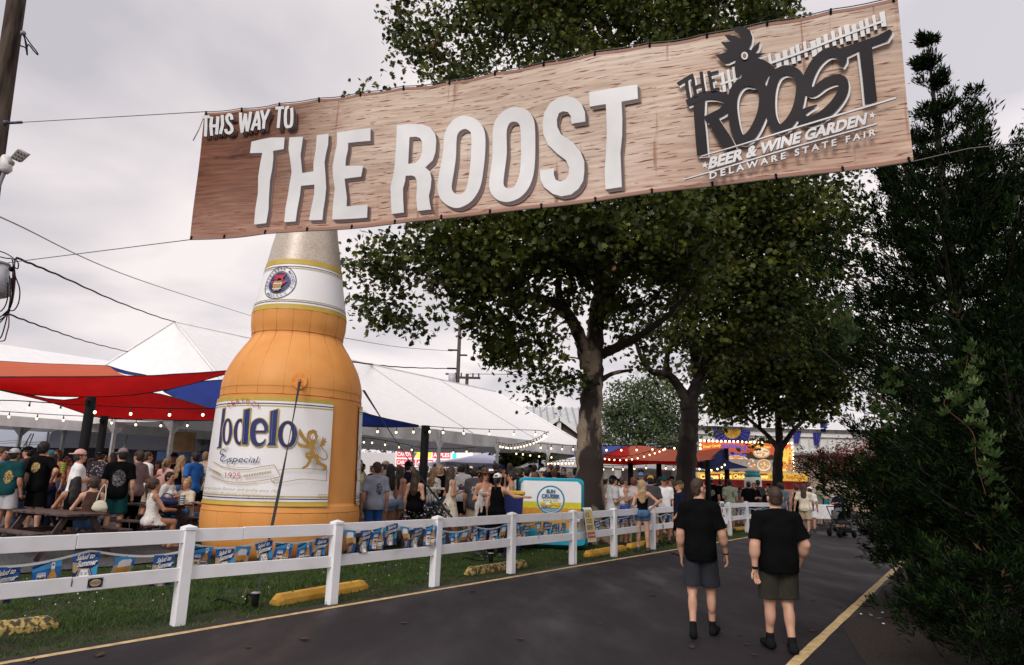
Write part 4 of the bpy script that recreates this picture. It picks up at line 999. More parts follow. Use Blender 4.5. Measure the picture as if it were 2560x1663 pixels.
# ---- cedars on the right: boughs carrying upswept sprays
CED = [M('cedar_dark', (.0040, .0090, .0030), .8, .3, 3, spec=.04, trans=.08), M('cedar_mid', (.0085, .018, .005), .8, .3, 3, spec=.04, trans=.10), M('cedar_light', (.021, .039, .0095), .8, .3, 3, spec=.04, trans=.12), M('cedar_brown', (.07, .03, .015), .8, .3, 3)]
def sprays(P, D, n_per, size):
    """each spray: thin pointed blades fanning forward and up from a twig point"""
    n = len(P); k = np.repeat(np.arange(n), n_per); m_ = len(k)
    d = D[k] + NR.normal(0, .55, (m_, 3)); d[:, 2] += .25; d /= np.linalg.norm(d, axis=1)[:, None]
    s_ = NR.normal(size=(m_, 3)); s_ -= d * (s_ * d).sum(1)[:, None]; s_ /= np.linalg.norm(s_, axis=1)[:, None]
    l = size * NR.uniform(.6, 1.4, m_); o = P[k] + NR.normal(0, size * .35, (m_, 3))
    w_ = l * .11
    V = np.stack([o, o + d * (l * .55)[:, None] + s_ * w_[:, None], o + d * l[:, None], o + d * (l * .5)[:, None] - s_ * w_[:, None]], 1)
    return V.reshape(-1, 3), k
def cedar(label, base, height, prof, boughs, per, name='cedar_tree', lean=(0, 0), leaders=(), seed=1, size=.12, zmin=.35, up=.35):
    """prof(z) -> reach of the boughs at that height"""
    rs = np.random.RandomState(seed); loc = np.array((base[0], base[1], float(base[2]) if len(base) > 2 else 0.0))
    o = empty(name, tuple(loc), 0, label, 'tree'); mb = MB(); PP, DD = [], []
    stems = [[np.array((0, 0, 0.0)), np.array((lean[0] * .5, lean[1] * .5, height * .5)), np.array((lean[0], lean[1], height))]] + [[np.array(p) for p in l_] for l_ in leaders]
    for si, st in enumerate(stems):
        Q = smoothpath(st, 10); r0 = .20 if si == 0 else .07
        mb.tube([tuple(p) for p in Q], [r0 * (1 - .93 * i / (len(Q) - 1)) for i in range(len(Q))], 9)
        zt = Q[-1][2]; z0 = Q[0][2]
        nb = int(boughs if si == 0 else boughs * .3)
        for b_ in range(nb):
            z = max(zmin, z0 + .1) + (zt - .05 - max(zmin, z0 + .1)) * rs.rand() ** .85
            zz = np.array([p[2] for p in Q]); j = min(np.searchsorted(zz, z), len(Q) - 1); a = np.array(Q[j])
            rc = prof(z) if si == 0 else max(.10, .22 * (zt - z) ** .8)
            rc *= rs.uniform(.45, 1.12); az = rs.uniform(0, 2 * math.pi); lift = rs.uniform(.1, .6) + up * (z / height)
            e = a + np.array((math.cos(az) * rc, math.sin(az) * rc, rc * lift)); m_ = (a + e) / 2 + np.array((0, 0, -.10 * rc)) + rs.normal(0, .05 * rc, 3)
            q = smoothpath([a, m_, e], 5)
            mb.tube([tuple(p) for p in q], [(.010 + .012 * rc) * (1 - .08 * i) for i in range(len(q))], 5)
            ns = int(3 + per * rc)
            dd = (e - a) / (np.linalg.norm(e - a) + 1e-6)
            t = rs.uniform(.30, 1.03, ns); t = 1 - (1 - t) * .95
            pt = a[None] * (1 - t)[:, None] ** 2 + 2 * m_[None] * (t * (1 - t))[:, None] + e[None] * t[:, None] ** 2
            side = rs.normal(0, .035 + .115 * rc, (ns, 3)) * np.array((1, 1, .55)) * (1.15 - .6 * t)[:, None]
            PP.append(pt + side); DD.append(dd[None] * .8 + side / (np.linalg.norm(side, axis=1)[:, None] + .05) * .7 + np.array((0, 0, .35)))
    PP = np.concatenate(PP); DD = np.concatenate(DD); PP[:, 2] = np.maximum(PP[:, 2], .06)
    V, k = sprays(PP, DD, 13, size * .85); F = np.arange(len(V)).reshape(-1, 4)
    tone = rs.choice(4, len(PP), p=(.46, .36, .172, .008)); mi = np.where(rs.rand(len(k)) < .6, tone[k], rs.choice(3, len(k), p=(.45, .38, .17)))
    c_ = np_mesh('crown', V, F, CED, o, mi=mi); c_['kind'] = 'stuff'
    mb.build('trunk', DKB, o); return o
def interp(tab): 
    zz, rr = zip(*tab); return lambda z: float(np.interp(z, zz, rr))
q = at(2390, 800, 11.5)
cedar('tall dark cedar with a ragged pointed top right of the banner', (q[0], 11.5, .05), 9.95, interp([(0, 1.3), (.6, 1.95), (1.4, 2.5), (2.4, 2.3), (3.2, 2.75), (4.4, 2.45), (5.4, 2.2), (6.2, 1.25), (6.9, .85), (7.4, .62), (8, .48), (8.6, .32), (9.1, .22), (9.95, .07)]), 200, 30, lean=(.05, 0),
      leaders=[[(.1, 0, 5.0), (.55, -.1, 6.8), (.82, 0, 8.95)], [(-.1, .1, 5.0), (-.75, 0, 6.2), (-.95, .05, 7.4)]], seed=3)
q = at(2680, 700, 12.5)
cedar('second dark cedar cut off by the right edge of the photo', (q[0], 12.5, .05), 9.6, interp([(0, 1.4), (2, 2.3), (4, 2.2), (6, 1.5), (7.6, .9), (8.6, .5), (9.6, .1)]), 100, 22, seed=8)
q = at(2530, 1200, 8.2)
cedar('low spreading dark juniper filling the bottom right corner', (q[0] + .15, 8.2, .05), 3.6, interp([(0, 1.5), (.5, 1.9), (1.2, 1.85), (2.2, 1.55), (3, 1.1), (3.6, .5)]), 95, 30, name='juniper_shrub', seed=5, zmin=.2, size=.10, up=.2)
q = at(2290, 1300, 9.8)
cedar('dark juniper bough clump reaching out over the road edge', (q[0], 9.8, .05), 2.3, interp([(0, .6), (.5, 1.05), (1.0, 1.45), (1.4, 1.1), (2.3, .7)]), 44, 30, name='juniper_shrub', seed=6, zmin=.55, size=.10, up=.05)
q = atz(2400, 1600, 0)
cedar('low dark juniper spreading over the mulch at the bottom right', (q[0] + .3, q[1], .05), 1.75, interp([(0, .9), (.5, 1.15), (1.2, .95), (1.75, .3)]), 60, 36, name='juniper_shrub', seed=15, zmin=.12, size=.085, up=.1)
q = atz(2575, 1620, 0)
cedar('nearest dark juniper cut off by the right edge', (q[0] + .3, q[1] - .3, .05), 2.1, interp([(0, 1.0), (.5, 1.2), (1.4, 1.0), (2.1, .3)]), 60, 36, name='juniper_shrub', seed=16, zmin=.12, size=.085, up=.1)
q = atz(2470, 1720, 0)
cedar('darkest juniper at the very bottom of the photo right of the mulch', (q[0] + .1, q[1], .05), 1.0, interp([(0, .8), (.5, .95), (1.0, .3)]), 46, 40, name='juniper_shrub', seed=18, zmin=.08, size=.075, up=.1)
q = atz(2330, 1500, 0)
cedar('dark juniper mound hiding the foot of the tall cedar', (q[0] + .5, q[1] + .4, .05), 1.9, interp([(0, 1.0), (.6, 1.25), (1.3, 1.1), (1.9, .3)]), 60, 36, name='juniper_shrub', seed=17, zmin=.12, size=.09, up=.1)
# ---- creeper hanging on the cedar: five-leaflet leaves on red stems
def creeper(label, pts, n, seed, sz=.15, mats=None):
    rs = np.random.RandomState(seed); P = [at(*p) for p in pts]; c = P[0]; o = empty('creeper_vine', tuple(c), 0, label, 'vine', None)
    Q = smoothpath([p - c for p in P], 10); mb = MB(); mb.tube([tuple(p) for p in Q], .0035, 5); mb.build('stem', M('vine_stem', (.085, .018, .012), .7), o)
    ms = []
    for v in range(3):
        mb = MB()
        for i, a in enumerate((-1.25, -.62, 0, .62, 1.25)):
            l = (.62, .9, 1, .9, .62)[i]; ca, sa = math.cos(a), math.sin(a); pr = [(0, 0, 0), (.17, .35, -.02), (.16, .7, -.08), (0, 1, -.2 - .1 * v), (-.16, .7, -.08), (-.17, .35, -.02)]
            mb.add([((x * ca + y * sa) * l, (-x * sa + y * ca) * l * .95, z * l) for x, y, z in pr], [(0, 1, 2), (0, 2, 3), (0, 3, 4), (0, 4, 5)])
        ms.append(mb.mesh('leaf', [mats or [M('vine_leaf', (.060, .105, .030), .45, .3, 4, spec=.4, trans=.2), M('vine_leaf_pale', (.14, .20, .06), .5, .3, 4, trans=.3), M('vine_leaf', (.04, .075, .022))][v]]))
    for i in range(n):
        p = Q[rs.randint(len(Q))] + rs.normal(0, .07, 3) * (1, .6, 1); l_ = link('leaf', ms[rs.choice(3, p=(.5, .2, .3))], o); l_.location = tuple(p + np.array((0, -.12, 0)))
        l_.rotation_euler = (rs.uniform(1.9, 2.9), rs.uniform(-.5, .5), rs.uniform(-.9, .9)); s_ = sz * rs.uniform(.55, 1.1); l_.scale = (s_, s_, s_)
creeper('light green creeper sprig catching the light at the left side of the cedar', [(2085, 765, 9.0), (2095, 800, 8.9), (2100, 835, 8.8), (2120, 860, 8.8)], 28, 1, .17)
creeper('long trailing creeper with a red stem down the right part of the cedar', [(2420, 890, 7.4), (2405, 960, 7.1), (2360, 1010, 6.7), (2430, 1080, 6.3), (2440, 1150, 6.15), (2465, 1240, 6.1)], 85, 2, .105)
creeper('short creeper strand hanging in the dark middle of the cedar', [(2225, 935, 8.5), (2205, 985, 8.3), (2200, 1040, 8.2), (2205, 1080, 8.1)], 26, 4, .12)
creeper('bare looking creeper tangle near the right edge above the juniper', [(2540, 400, 11), (2515, 470, 10.8), (2540, 560, 10.7), (2520, 640, 10.6)], 24, 7, .13)
lt = NR.rand(2600); kk_ = NR.rand(2600) ** .8 * 3.4 + .1
PLT = rl[0][None] + dR[None] * (-1.5 + 9 * lt)[:, None] + nR[None] * (.35 + kk_)[:, None]; PLT = np.concatenate([PLT, (.05 + .09 * np.clip(kk_ / 1.4, 0, 1))[:, None]], 1)
leaf_cloud('bed_litter', PLT[kk_ > .9 - .75 * (lt > .42)], .05 + .04 * NR.rand(int((kk_ > .9 - .75 * (lt > .42)).sum())), [M('litter_brown', (.040, .022, .013), .9, .3, 9), M('litter_green', (.014, .024, .007), .8, .3, 9), M('litter_tan', (.10, .06, .035), .9, .3, 9)], None, 'oval', .8, NR.choice(3, int((kk_ > .9 - .75 * (lt > .42)).sum()), p=(.5, .42, .08)), kind='stuff')
# ================================================================== the giant inflatable bottle
BY = 14.75
def bottle():
    rows = [(1405, 600, 790), (1385, 565, 842), (1360, 535, 872), (1330, 519, 890), (1300, 513, 897), (1275, 515, 898), (1255, 524, 897), (1250, 528, 897), (1120, 543, 899), (995, 561, 903), (985, 563, 905), (965, 565, 902), (934, 572, 890), (905, 590, 878), (880, 612, 868), (862, 630, 861), (850, 637, 858), (825, 634, 864), (800, 635, 866), (780, 640, 864), (775, 641, 863), (715, 658, 857), (660, 673, 851), (645, 678, 850), (630, 681, 848), (583, 693, 841), (480, 714, 834), (440, 716, 836), (400, 722, 830), (385, 726, 827)]
    pr = []; base = None
    for y, a, b in rows:
        pa, pb = at(a, y, BY), at(b, y, BY); k = math.sqrt(1 - ((pb[0] - pa[0]) / 2 / BY) ** 2)
        pr.append((abs(pb[0] - pa[0]) / 2 * .985, (pa[2] + pb[2]) / 2, (pa[0] + pb[0]) / 2))
    cx = np.mean([p[2] for p in pr[4:25]]); g_ = float(gz(cx, BY))
    zs = [p[1] - g_ for p in pr]; zs[0] = .02; rs_ = [p[0] for p in pr]
    for i in range(1, 5): zs[i] = .02 + (zs[5] - .02) * (i / 5) ** 1.25
    rs_[0] = rs_[5] * .78; rs_[1] = rs_[5] * .88; rs_[2] = rs_[5] * .945; rs_[3] = rs_[5] * .98; rs_[4] = rs_[5] * 1.0
    o = empty('inflatable_bottle', (cx, BY, g_), 0, 'giant orange inflatable beer bottle with white labels standing behind the white fence', 'inflatable')
    prof = list(zip(rs_, zs)); ZA, RA = np.array(zs), np.array(rs_)
    R_ = lambda z: float(np.interp(z, ZA, RA))
    orange = M('orange_cloth', (.80, .335, .080), .55, .05, 1.2, bump=.22, bscale=2.4, spec=.35, col2=(.85, .385, .108), trans=.12)
    def seg(z0, z1, name, mat, n=72, sub=4, puff=.0, d=0.0):
        zz = [z for z in zs if z0 + .02 < z < z1 - .02]; zz = [z0] + zz + [z1]
        q = smoothpath([(R_(z), z, 0) for z in zz], sub) if len(zz) > 2 else [np.array((R_(z0) * (1 - t) + R_(z1) * t, z0 + (z1 - z0) * t, 0)) for t in np.linspace(0, 1, 9)]
        mb = MB(); vs = []
        for r, z, _ in q:
            vs.append([((r + d + puff * (abs(math.sin(j * math.pi * 18 / n)) - .7)) * math.cos(2 * math.pi * j / n), (r + d + puff * (abs(math.sin(j * math.pi * 18 / n)) - .7)) * math.sin(2 * math.pi * j / n), z) for j in range(n + 1)])
        mb.grid(vs); return mb.build(name, mat, o)
    # heights of the main bands, read where they cross the bottle
    ZB = lambda px, py: at(px, py, BY - 1.5)[2] - g_
    z_n0, z_n1 = at(750, 772, BY - 1.0)[2] - g_, at(760, 652, BY - .75)[2] - g_
    foil = M('silver_foil', (.40, .33, .27), .42, .1, 26, metal=.15, bump=.12, bscale=40, col2=(.58, .51, .43), lo=.25, hi=.75, detail=8)
    seg(zs[0], zs[18] - .0, 'body', orange, n=108, puff=.006)
    seg(zs[18], z_n0 + .02, 'neck_roll', M('orange_cloth_deep', (.78, .30, .060), .55, .05, 1.2, bump=.18, bscale=2.2, trans=.12), puff=.006)
    seg(z_n0 + .015, z_n1, 'neck_band', M('label_white', (.80, .79, .80), .5, .02, 2, bump=.08, bscale=3), puff=.0)
    seg(z_n1 - .01, zs[-1] - .5, 'foil_neck', foil)
    mb = MB(); zt = zs[-1]; mb.lathe([(R_(zt - .5) * 1.02, zt - .5), (R_(zt - .5) * 1.14, zt - .42), (R_(zt - .4) * 1.14, zt - .05), (R_(zt) * .95, zt)], 40); mb.build('crown_cap', M('gold_print', (.50, .35, .06), .5, .08, 4), o)
    # print: surface coordinate u = angle * Rr, v = height
    Rr = 1.75
    def surf(u, v, l):
        a = u / Rr; r = R_(v) + l; return (r * math.sin(a), -r * math.cos(a), v)
    def hit(px, py):
        d = ray(px, py); Y = BY - 1.5
        e = np.array((0, 0, EYE))
        for _ in range(14):
            p = e + d * (Y / d[1]); r = R_(p[2] - g_)
            dx_, dy_ = d[0] / d[1], 1.0
            A_ = dx_ ** 2 + 1; B_ = 2 * (dx_ * (-cx) - BY); C_ = cx ** 2 + BY ** 2 - r * r; D_ = B_ * B_ - 4 * A_ * C_
            if D_ < 0: Y = BY; t = -B_ / (2 * A_)
            else: t = (-B_ - math.sqrt(D_)) / (2 * A_)
            Y = t
        p = e + d * (Y / d[1]); x, y = p[0] - cx, p[1] - BY
        return (math.atan2(x, -y) * Rr, p[2] - g_)
    z_l0, z_l1 = hit(680, 1266)[1], hit(680, 992)[1]
    # horizontal seam rings and vertical gore seams (stitch lines)
    seamm = M('seam_dark', (.56, .20, .035), .7, .1, 4)
    seams = MB()
    for z in (zs[13] * .0 + z_l1 + .07, z_l0 - .12, zs[16] + .02):
        seams.tube([surf(u, z, .004) for u in np.linspace(-math.pi * Rr, math.pi * Rr, 90)], .007, 4)
    for k in range(18):
        a = (k + .5) * 2 * math.pi / 18 * Rr
        for za, zb in ((zs[1], z_l0 - .12), (z_l1 + .07, zs[18])):
            seams.tube([surf(a, z, -.002) for z in np.linspace(za, zb, 30)], .0035, 4)
        seams.tube([surf(a, z, -.001) for z in np.linspace(zs[18], z_n0, 8)], .005, 4)
    seams.build('stitched_seams', seamm, o)['kind'] = 'stuff'
    # ---- main label, one front and one further round
    C5 = lambda x, y: hit(400 + x / 3.68, 880 + y / 3.68)
    uR = C5(1562, 900)[0]; uC = C5(690, 900)[0]; uL = 2 * uC - uR
    WHT, GLD, NAV, RED_, GRY, LBL = M('label_white', (.8, .79, .8)), M('gold_print', (.50, .35, .06), .5, .08, 4), M('navy_print', (.012, .025, .13), .5, .1, 6), M('red_print', (.40, .012, .03), .5), M('tan_print', (.40, .31, .20), .55), M('lion_gold', (.38, .22, .05), .5, .08, 6)
    mats = [WHT, GLD, NAV, RED_, GRY, LBL, M('navy_inline_print', (.10, .14, .42), .5)]
    def rect(p, u0, u1, v0, v1, m): p.fill([(u0, v0), (u1, v0), (u1, v1), (u0, v1)], m, src=lambda x, y: (x, y))
    uc2 = uC + math.pi * Rr     # the rear label
    for num, (ul, ur) in enumerate(((uL, uR), (uR + (2 * math.pi * Rr - 2 * (uR - uL)) / 2, uL + 2 * math.pi * Rr - (2 * math.pi * Rr - 2 * (uR - uL)) / 2))):
        p = Print(surf, C5, step=(.09, .08), lift=.035, dl=.0012)
        if num:
            q = C5(1806, 900)[0]; sh = q - ul; ul += sh; ur += sh
        rect(p, ul, ur, z_l0, z_l1, 1); rect(p, ul, ur, z_l0 + .085, z_l1 - .085, 0)
        for dz, m, h in ((.125, 2, .020), (.170, 1, .020)):
            rect(p, ul, ur, z_l0 + dz, z_l0 + dz + h, m); rect(p, ul, ur, z_l1 - dz - h, z_l1 - dz, m)
        if num == 0:
            # brand word: gold edge, navy letters, pale inner line
            def glyph(fn):
                fn(10, 1); fn(0, 2)
            glyph(lambda g, m: p.fill([(596 - g * .4, 528 - g), (622 + g * .4, 518 - g), (580 + g * .5, 885 + g), (540 - g * .5, 885 + g), (556, 870)], m))
            def oring(c, ro, ri, rot):
                p.fill(ring(c, ro[0] + 6, ro[1] + 6, 40, 0, rot), 1); p.fill([ring(c, *ro, 40, 0, rot), ring(c, *ri, 40, 0, rot)], 2); p.fill(ring(c, ri[0] - 0, ri[1] - 0, 40, 0, rot), 1); p.fill(ring(c, ri[0] - 5, ri[1] - 5, 40, 0, rot), 0)
            oring((637, 735), (43, 121), (19, 95), .07); oring((752, 738), (55, 121), (24, 93), .05)
            glyph(lambda g, m: p.fill([(790 - g, 538 - g), (845 + g, 522 - g), (822 + g * .7, 845 + g * .6), (815, 856 + g), (770 - g, 852 + g), (778 - g * .6, 700)], m))
            p.line([(918, 738), (985, 735), (983, 680), (952, 634), (915, 630), (878, 660), (862, 735), (868, 805), (893, 850), (930, 860), (962, 838), (978, 800)], [22, 24, 44, 46, 46, 50, 54, 54, 50, 40, 28, 10], 1)
            p.line([(866, 737), (985, 737)], 30, 1); p.line([(866, 737), (985, 737)], 22, 2)
            p.line([(985, 735), (981, 680), (952, 638), (915, 634), (880, 663), (866, 735), (872, 805), (895, 846), (930, 854), (962, 833), (976, 802)], [30, 36, 38, 38, 42, 46, 46, 42, 32, 20, 6], 2)
            glyph(lambda g, m: p.fill([(1026 - g, 550 - g * .5), (1092 + g, 528 - g), (1068 + g * .7, 838), (1075 + g, 864 + g), (990 - g, 862 + g), (1012 - g * .6, 835)], m))
            oring((1173, 760), (84, 122), (42, 95), .05)
            for a, b in (((805, 545), (788, 835)), ((1048, 556), (1030, 835)), ((1236, 690), (1240, 810))): p.line([a, b], 5, 6)
            # CERVEZA on an arc
            for chh, (x, y, an) in zip('CERVEZA', [(657, 515, -24), (692, 494, -14), (728, 477, -7), (770, 467, 1), (815, 473, 8), (858, 490, 18), (896, 510, 26)]):
                a = R(an); d = np.array((math.cos(a), math.sin(a))) * 30; p.text(chh, (x, y), (x + d[0], y + d[1]), 42, m=3, bold=.0, up=(math.sin(a), -math.cos(a)))
            # script line
            p.line([(640, 905), (600, 905), (590, 940), (625, 950), (600, 965), (592, 1000), (625, 1005), (660, 985)], 8, 2); p.line([(665, 885), (620, 890), (585, 925)], 4, 2)
            p.text('special', (655, 1012), (905, 1020), 60, m=2, bold=.0, slant=.35, up=(0, -1)); p.line([(655, 1000), (650, 1045)], 5, 2); p.text('TM', (908, 1025), (932, 1027), 18, m=2, bold=0, up=(0, -1))
            # ribbon with the year
            for pts, wd in (([(525, 1010), (620, 1060), (780, 1085), (950, 1055), (1058, 1040)], 6), ([(505, 1140), (620, 1185), (780, 1200), (960, 1180), (1110, 1148)], 6), ([(640, 1050), (740, 1064), (840, 1062)], 3), ([(620, 1200), (740, 1218), (850, 1210), (905, 1200)], 3), ([(1058, 1040), (1080, 1085), (1110, 1148)], 5), ([(1088, 1088), (1200, 1076), (1400, 1076), (1518, 1092)], 5), ([(1518, 1092), (1508, 1130), (1510, 1185)], 5), ([(1510, 1185), (1300, 1170), (1150, 1195), (1080, 1206), (1048, 1198), (1030, 1168), (1070, 1160), (1108, 1150)], 5), ([(1050, 1198), (1060, 1175), (1100, 1168)], 4)): p.line(pts, wd, 5)
            p.text('1925', (638, 1162), (768, 1166), 58, m=3, bold=-.005, up=(0, -1))
            for x0, y0, x1, y1, k in ((785, 1146, 1030, 1106, 11), (620, 1136, 522, 1078, 7)):
                p.line([(x0, y0), (x1, y1)], 4, 5, smooth=False)
                for i in range(k):
                    t = (i + .5) / k; x, y = x0 + (x1 - x0) * t, y0 + (y1 - y0) * t; sx = 1 if x1 > x0 else -1
                    for s_ in (-1, 1): p.line([(x, y), (x + sx * 9, y + s_ * 9 - 2), (x + sx * 20, y + s_ * 11 - 5)], [3, 7, 2], 5)
            p.text('premium flavour and quality since 1925.', (470, 1262), (1112, 1296), 30, m=4, bold=.0, slant=.4, up=(0, -1))
            p.text('Modelo Especial, a long lasting tradition.', (468, 1310), (1138, 1346), 30, m=4, bold=.0, slant=.4, up=(0, -1))
            p.text('BEER', (1426, 1360), (1516, 1362), 58, m=5, bold=-.01, up=(0, -1))
            # heraldic lion
            for q in ([(1335, 790), (1338, 750), (1352, 728), (1372, 722), (1388, 714), (1404, 724), (1420, 732), (1418, 750), (1428, 778), (1420, 800), (1428, 830), (1408, 846), (1392, 880), (1350, 880), (1336, 840)],
                      [(1352, 870), (1400, 850), (1408, 925), (1430, 950), (1436, 1000), (1452, 1020), (1480, 1030), (1500, 1050), (1500, 1085), (1462, 1085), (1474, 1068), (1452, 1044), (1412, 1034), (1404, 1000), (1390, 975), (1372, 985), (1368, 1012), (1342, 1056), (1322, 1068), (1290, 1074), (1294, 1060), (1322, 1044), (1345, 1005), (1342, 988), (1322, 972), (1320, 940), (1328, 926), (1362, 924)]): p.fill(q, 5)
            for q, w_ in (([(1350, 870), (1310, 868), (1275, 858), (1262, 828)], [44, 36, 32, 8]), ([(1340, 830), (1306, 795), (1285, 755), (1276, 712)], [34, 30, 34, 10])): p.line(q, w_, 5)
            p.line([(1430, 965), (1475, 990), (1500, 975), (1494, 930), (1462, 885), (1452, 845), (1466, 810)], [10, 12, 11, 9, 8, 9, 6], 5)
            p.fill([(1442, 872), (1452, 830), (1470, 775), (1474, 806), (1496, 790), (1486, 820), (1502, 822), (1480, 850), (1488, 858), (1458, 870)], 5)
            p.fill(ring((1384, 785), 17, 30, 16), 0); 
            for pts in ([(1374, 772), (1380, 776)], [(1388, 774), (1396, 770)], [(1382, 778), (1382, 796), (1376, 800)], [(1374, 806), (1392, 804)]): p.line(pts, 4, 5, smooth=False)
            for pts in ([(1345, 800), (1360, 830)], [(1402, 800), (1412, 830)], [(1356, 760), (1362, 800)], [(1330, 850), (1300, 862)], [(1390, 900), (1410, 950)], [(1340, 950), (1360, 960)]): p.line(pts, 3, 0, smooth=False)
        else:
            p.line([(1826, 860), (1812, 890), (1822, 940), (1806, 990)], 5, 5); p.line([(1792, 1095), (1796, 1180)], 5, 5, smooth=False); p.line([(1796, 1185), (1826, 1182)], 5, 5, smooth=False); p.line([(1792, 1092), (1822, 1076)], 4, 5, smooth=False)
            p.text('12 FL OZ', (1774, 1352), (1822, 1348), 60, m=4, bold=-.01, up=(0, -1))
        p.build('bottle_label', mats, o)
    # ---- neck band
    p = Print(surf, None, step=(.09, .3), lift=.006, dl=.0012); U0 = -math.pi * Rr
    for a, b, m in ((z_n0, z_n0 + .11, 1), (z_n1 - .10, z_n1 + .02, 1), (z_n0 + .155, z_n0 + .168, 2), (z_n0 + .195, z_n0 + .208, 1), (z_n1 - .165, z_n1 - .152, 2), (z_n1 - .205, z_n1 - .192, 1)): rect(p, U0, -U0, a, b, m)
    hc = hit(480 + 935 / 4.294, 560 + 627 / 4.294); kk = Rr / R_(hc[1])
    E_ = lambda x, y: (hc[0] + x * kk, hc[1] + y)
    rr = .375
    p.fill([ring((0, 0), rr, rr, 44), ring((0, 0), rr - .016, rr - .016, 44)], 2, src=E_); p.fill([ring((0, 0), rr * .69, rr * .69, 40), ring((0, 0), rr * .655, rr * .655, 40)], 2, src=E_)
    p.fill(ring((0, 0), rr * .63, rr * .63, 40), 2, src=E_)
    def around(txt, a0, a1, r, h, flip=False):
        for i, chh in enumerate(txt):
            if chh == ' ': continue
            a = R(a0 + (a1 - a0) * i / (len(txt) - 1)); c_ = np.array((math.sin(a), math.cos(a))); t_ = np.array((math.cos(a), -math.sin(a)))
            w_ = .018 if chh == 'I' else .046
            if flip: o_ = c_ * (r + h) + t_ * (w_ / 2); p.text(chh, o_, o_ - t_ * w_, h, m=2, bold=.02, up=-c_, src=E_)
            else: o_ = c_ * r - t_ * (w_ / 2); p.text(chh, o_, o_ + t_ * w_, h, m=2, bold=.02, up=c_, src=E_)
    around('CERVECERIA MODELO', -112, 112, rr * .745, .062); around('MEXICO', 216, 144, rr * .745, .062, True)
    p.fill([(-.20, .02), (.20, .02), (.0, -.19)], 3, src=E_); p.fill([(-.085, .02), (.075, .02), (.095, -.08), (.06, -.20), (-.07, -.20), (-.10, -.08)], 7, src=E_)
    for y in (-.03, -.15): p.line([(-.095, y), (.0, y - .012), (.092, y)], .018, 0, src=E_)
    for x in (-.05, .0, .045): p.line([(x, .01), (x * 1.1, -.19)], .006, 5, src=E_, smooth=False)
    p.fill([(-.13, .06), (-.10, .10), (-.11, .16), (-.06, .19), (-.03, .15), (.05, .15), (.10, .16), (.12, .12), (.10, .07), (.13, .03), (.08, .03), (.07, .07), (.0, .08), (-.03, .03), (-.07, .03), (-.06, .07)], 3, src=E_); p.line([(.10, .14), (.14, .18), (.08, .21), (.02, .20)], .016, 3, src=E_)
    p.build('neck_print', mats + [M('barrel_tan', (.42, .27, .09), .6)], o)
    # tether ring patch and strap
    hp = hit(749, 952); mb = MB(); mb.add([surf(hp[0] + .17 * math.cos(a), hp[1] + .17 * math.sin(a), .03) for a in np.linspace(0, 2 * math.pi, 25)[:-1]], [tuple(range(24))]); mb.build('tether_patch', M('orange_patch', (.76, .28, .05), .5), o)
    q = surf(hp[0], hp[1], .05); mb = MB(); mb.tube([surf(hp[0] - .03, hp[1], .05), surf(hp[0], hp[1] + .03, .08), surf(hp[0] + .03, hp[1], .05)], .012, 6); mb.build('tether_ring', STEEL, o)
    anchor = np.array((cx, BY, g_)) + np.array(surf(hp[0], hp[1] - .02, .09)); hs = hit(843, 975)
    return o, anchor, np.array((cx, BY, g_)) + np.array(surf(hit(897, 975)[0], hit(897, 975)[1], .05))
bott, ANC, ANC2 = bottle()
def tether(a, b, label):
    a, b = np.array(a), np.array(b); c = b; o = empty('tie_down_strap', tuple(c), 0, label, 'strap'); a = a - c; mb = MB()
    P = [a * t + np.array((0, 0, -.18 * math.sin(math.pi * t))) for t in np.linspace(1, 0.02, 24)]
    wd = [.05 if (i % 8) < 4 else .018 for i in range(24)]
    rows = [[tuple(p + np.array((w_ / 2, 0, 0))), tuple(p - np.array((w_ / 2, 0, .004)))] for p, w_ in zip(P, np.interp(np.arange(24), [0, 3, 7, 12, 16, 20, 23], [.06, .03, .014, .05, .05, .03, .03]))]
    mb.grid(rows); mb.build('webbing', M('black_strap', (.010, .010, .014), .6, .2, 9), o)
    mb = MB(); mb.tube([(0, 0, -.08), (0, 0, .17)], [.035, .055], 12); mb.build('stake', BLACK, o); mb = MB(); mb.tube([(0, 0, .17), (0, 0, .185)], .058, 12); mb.build('stake_cap', M('stake_cap', (.42, .40, .42), .4), o)
    mb = MB(); mb.tube(smoothpath([(0, 0, .10), (-.12, .03, .15), (-.13, .02, .03), (-.3, .1, .02), (-.55, .2, .05), (-.6, .1, .02)], 6), .012, 6); mb.build('loose_tail', BLACK, o)
q = atz(637, 1512, .03); tether(ANC, (q[0], q[1], float(gz(q[0], q[1]))), 'black strap from the front of the giant bottle down to a stake in the grass')
q = atz(1225, 1408, .05); tether(ANC2 if False else np.array((ANC2[0] + .05, ANC2[1], ANC2[2])), (q[0], q[1] + .6, float(gz(q[0], q[1] + .6))), 'black strap from the right side of the bottle to the grass behind the fence')

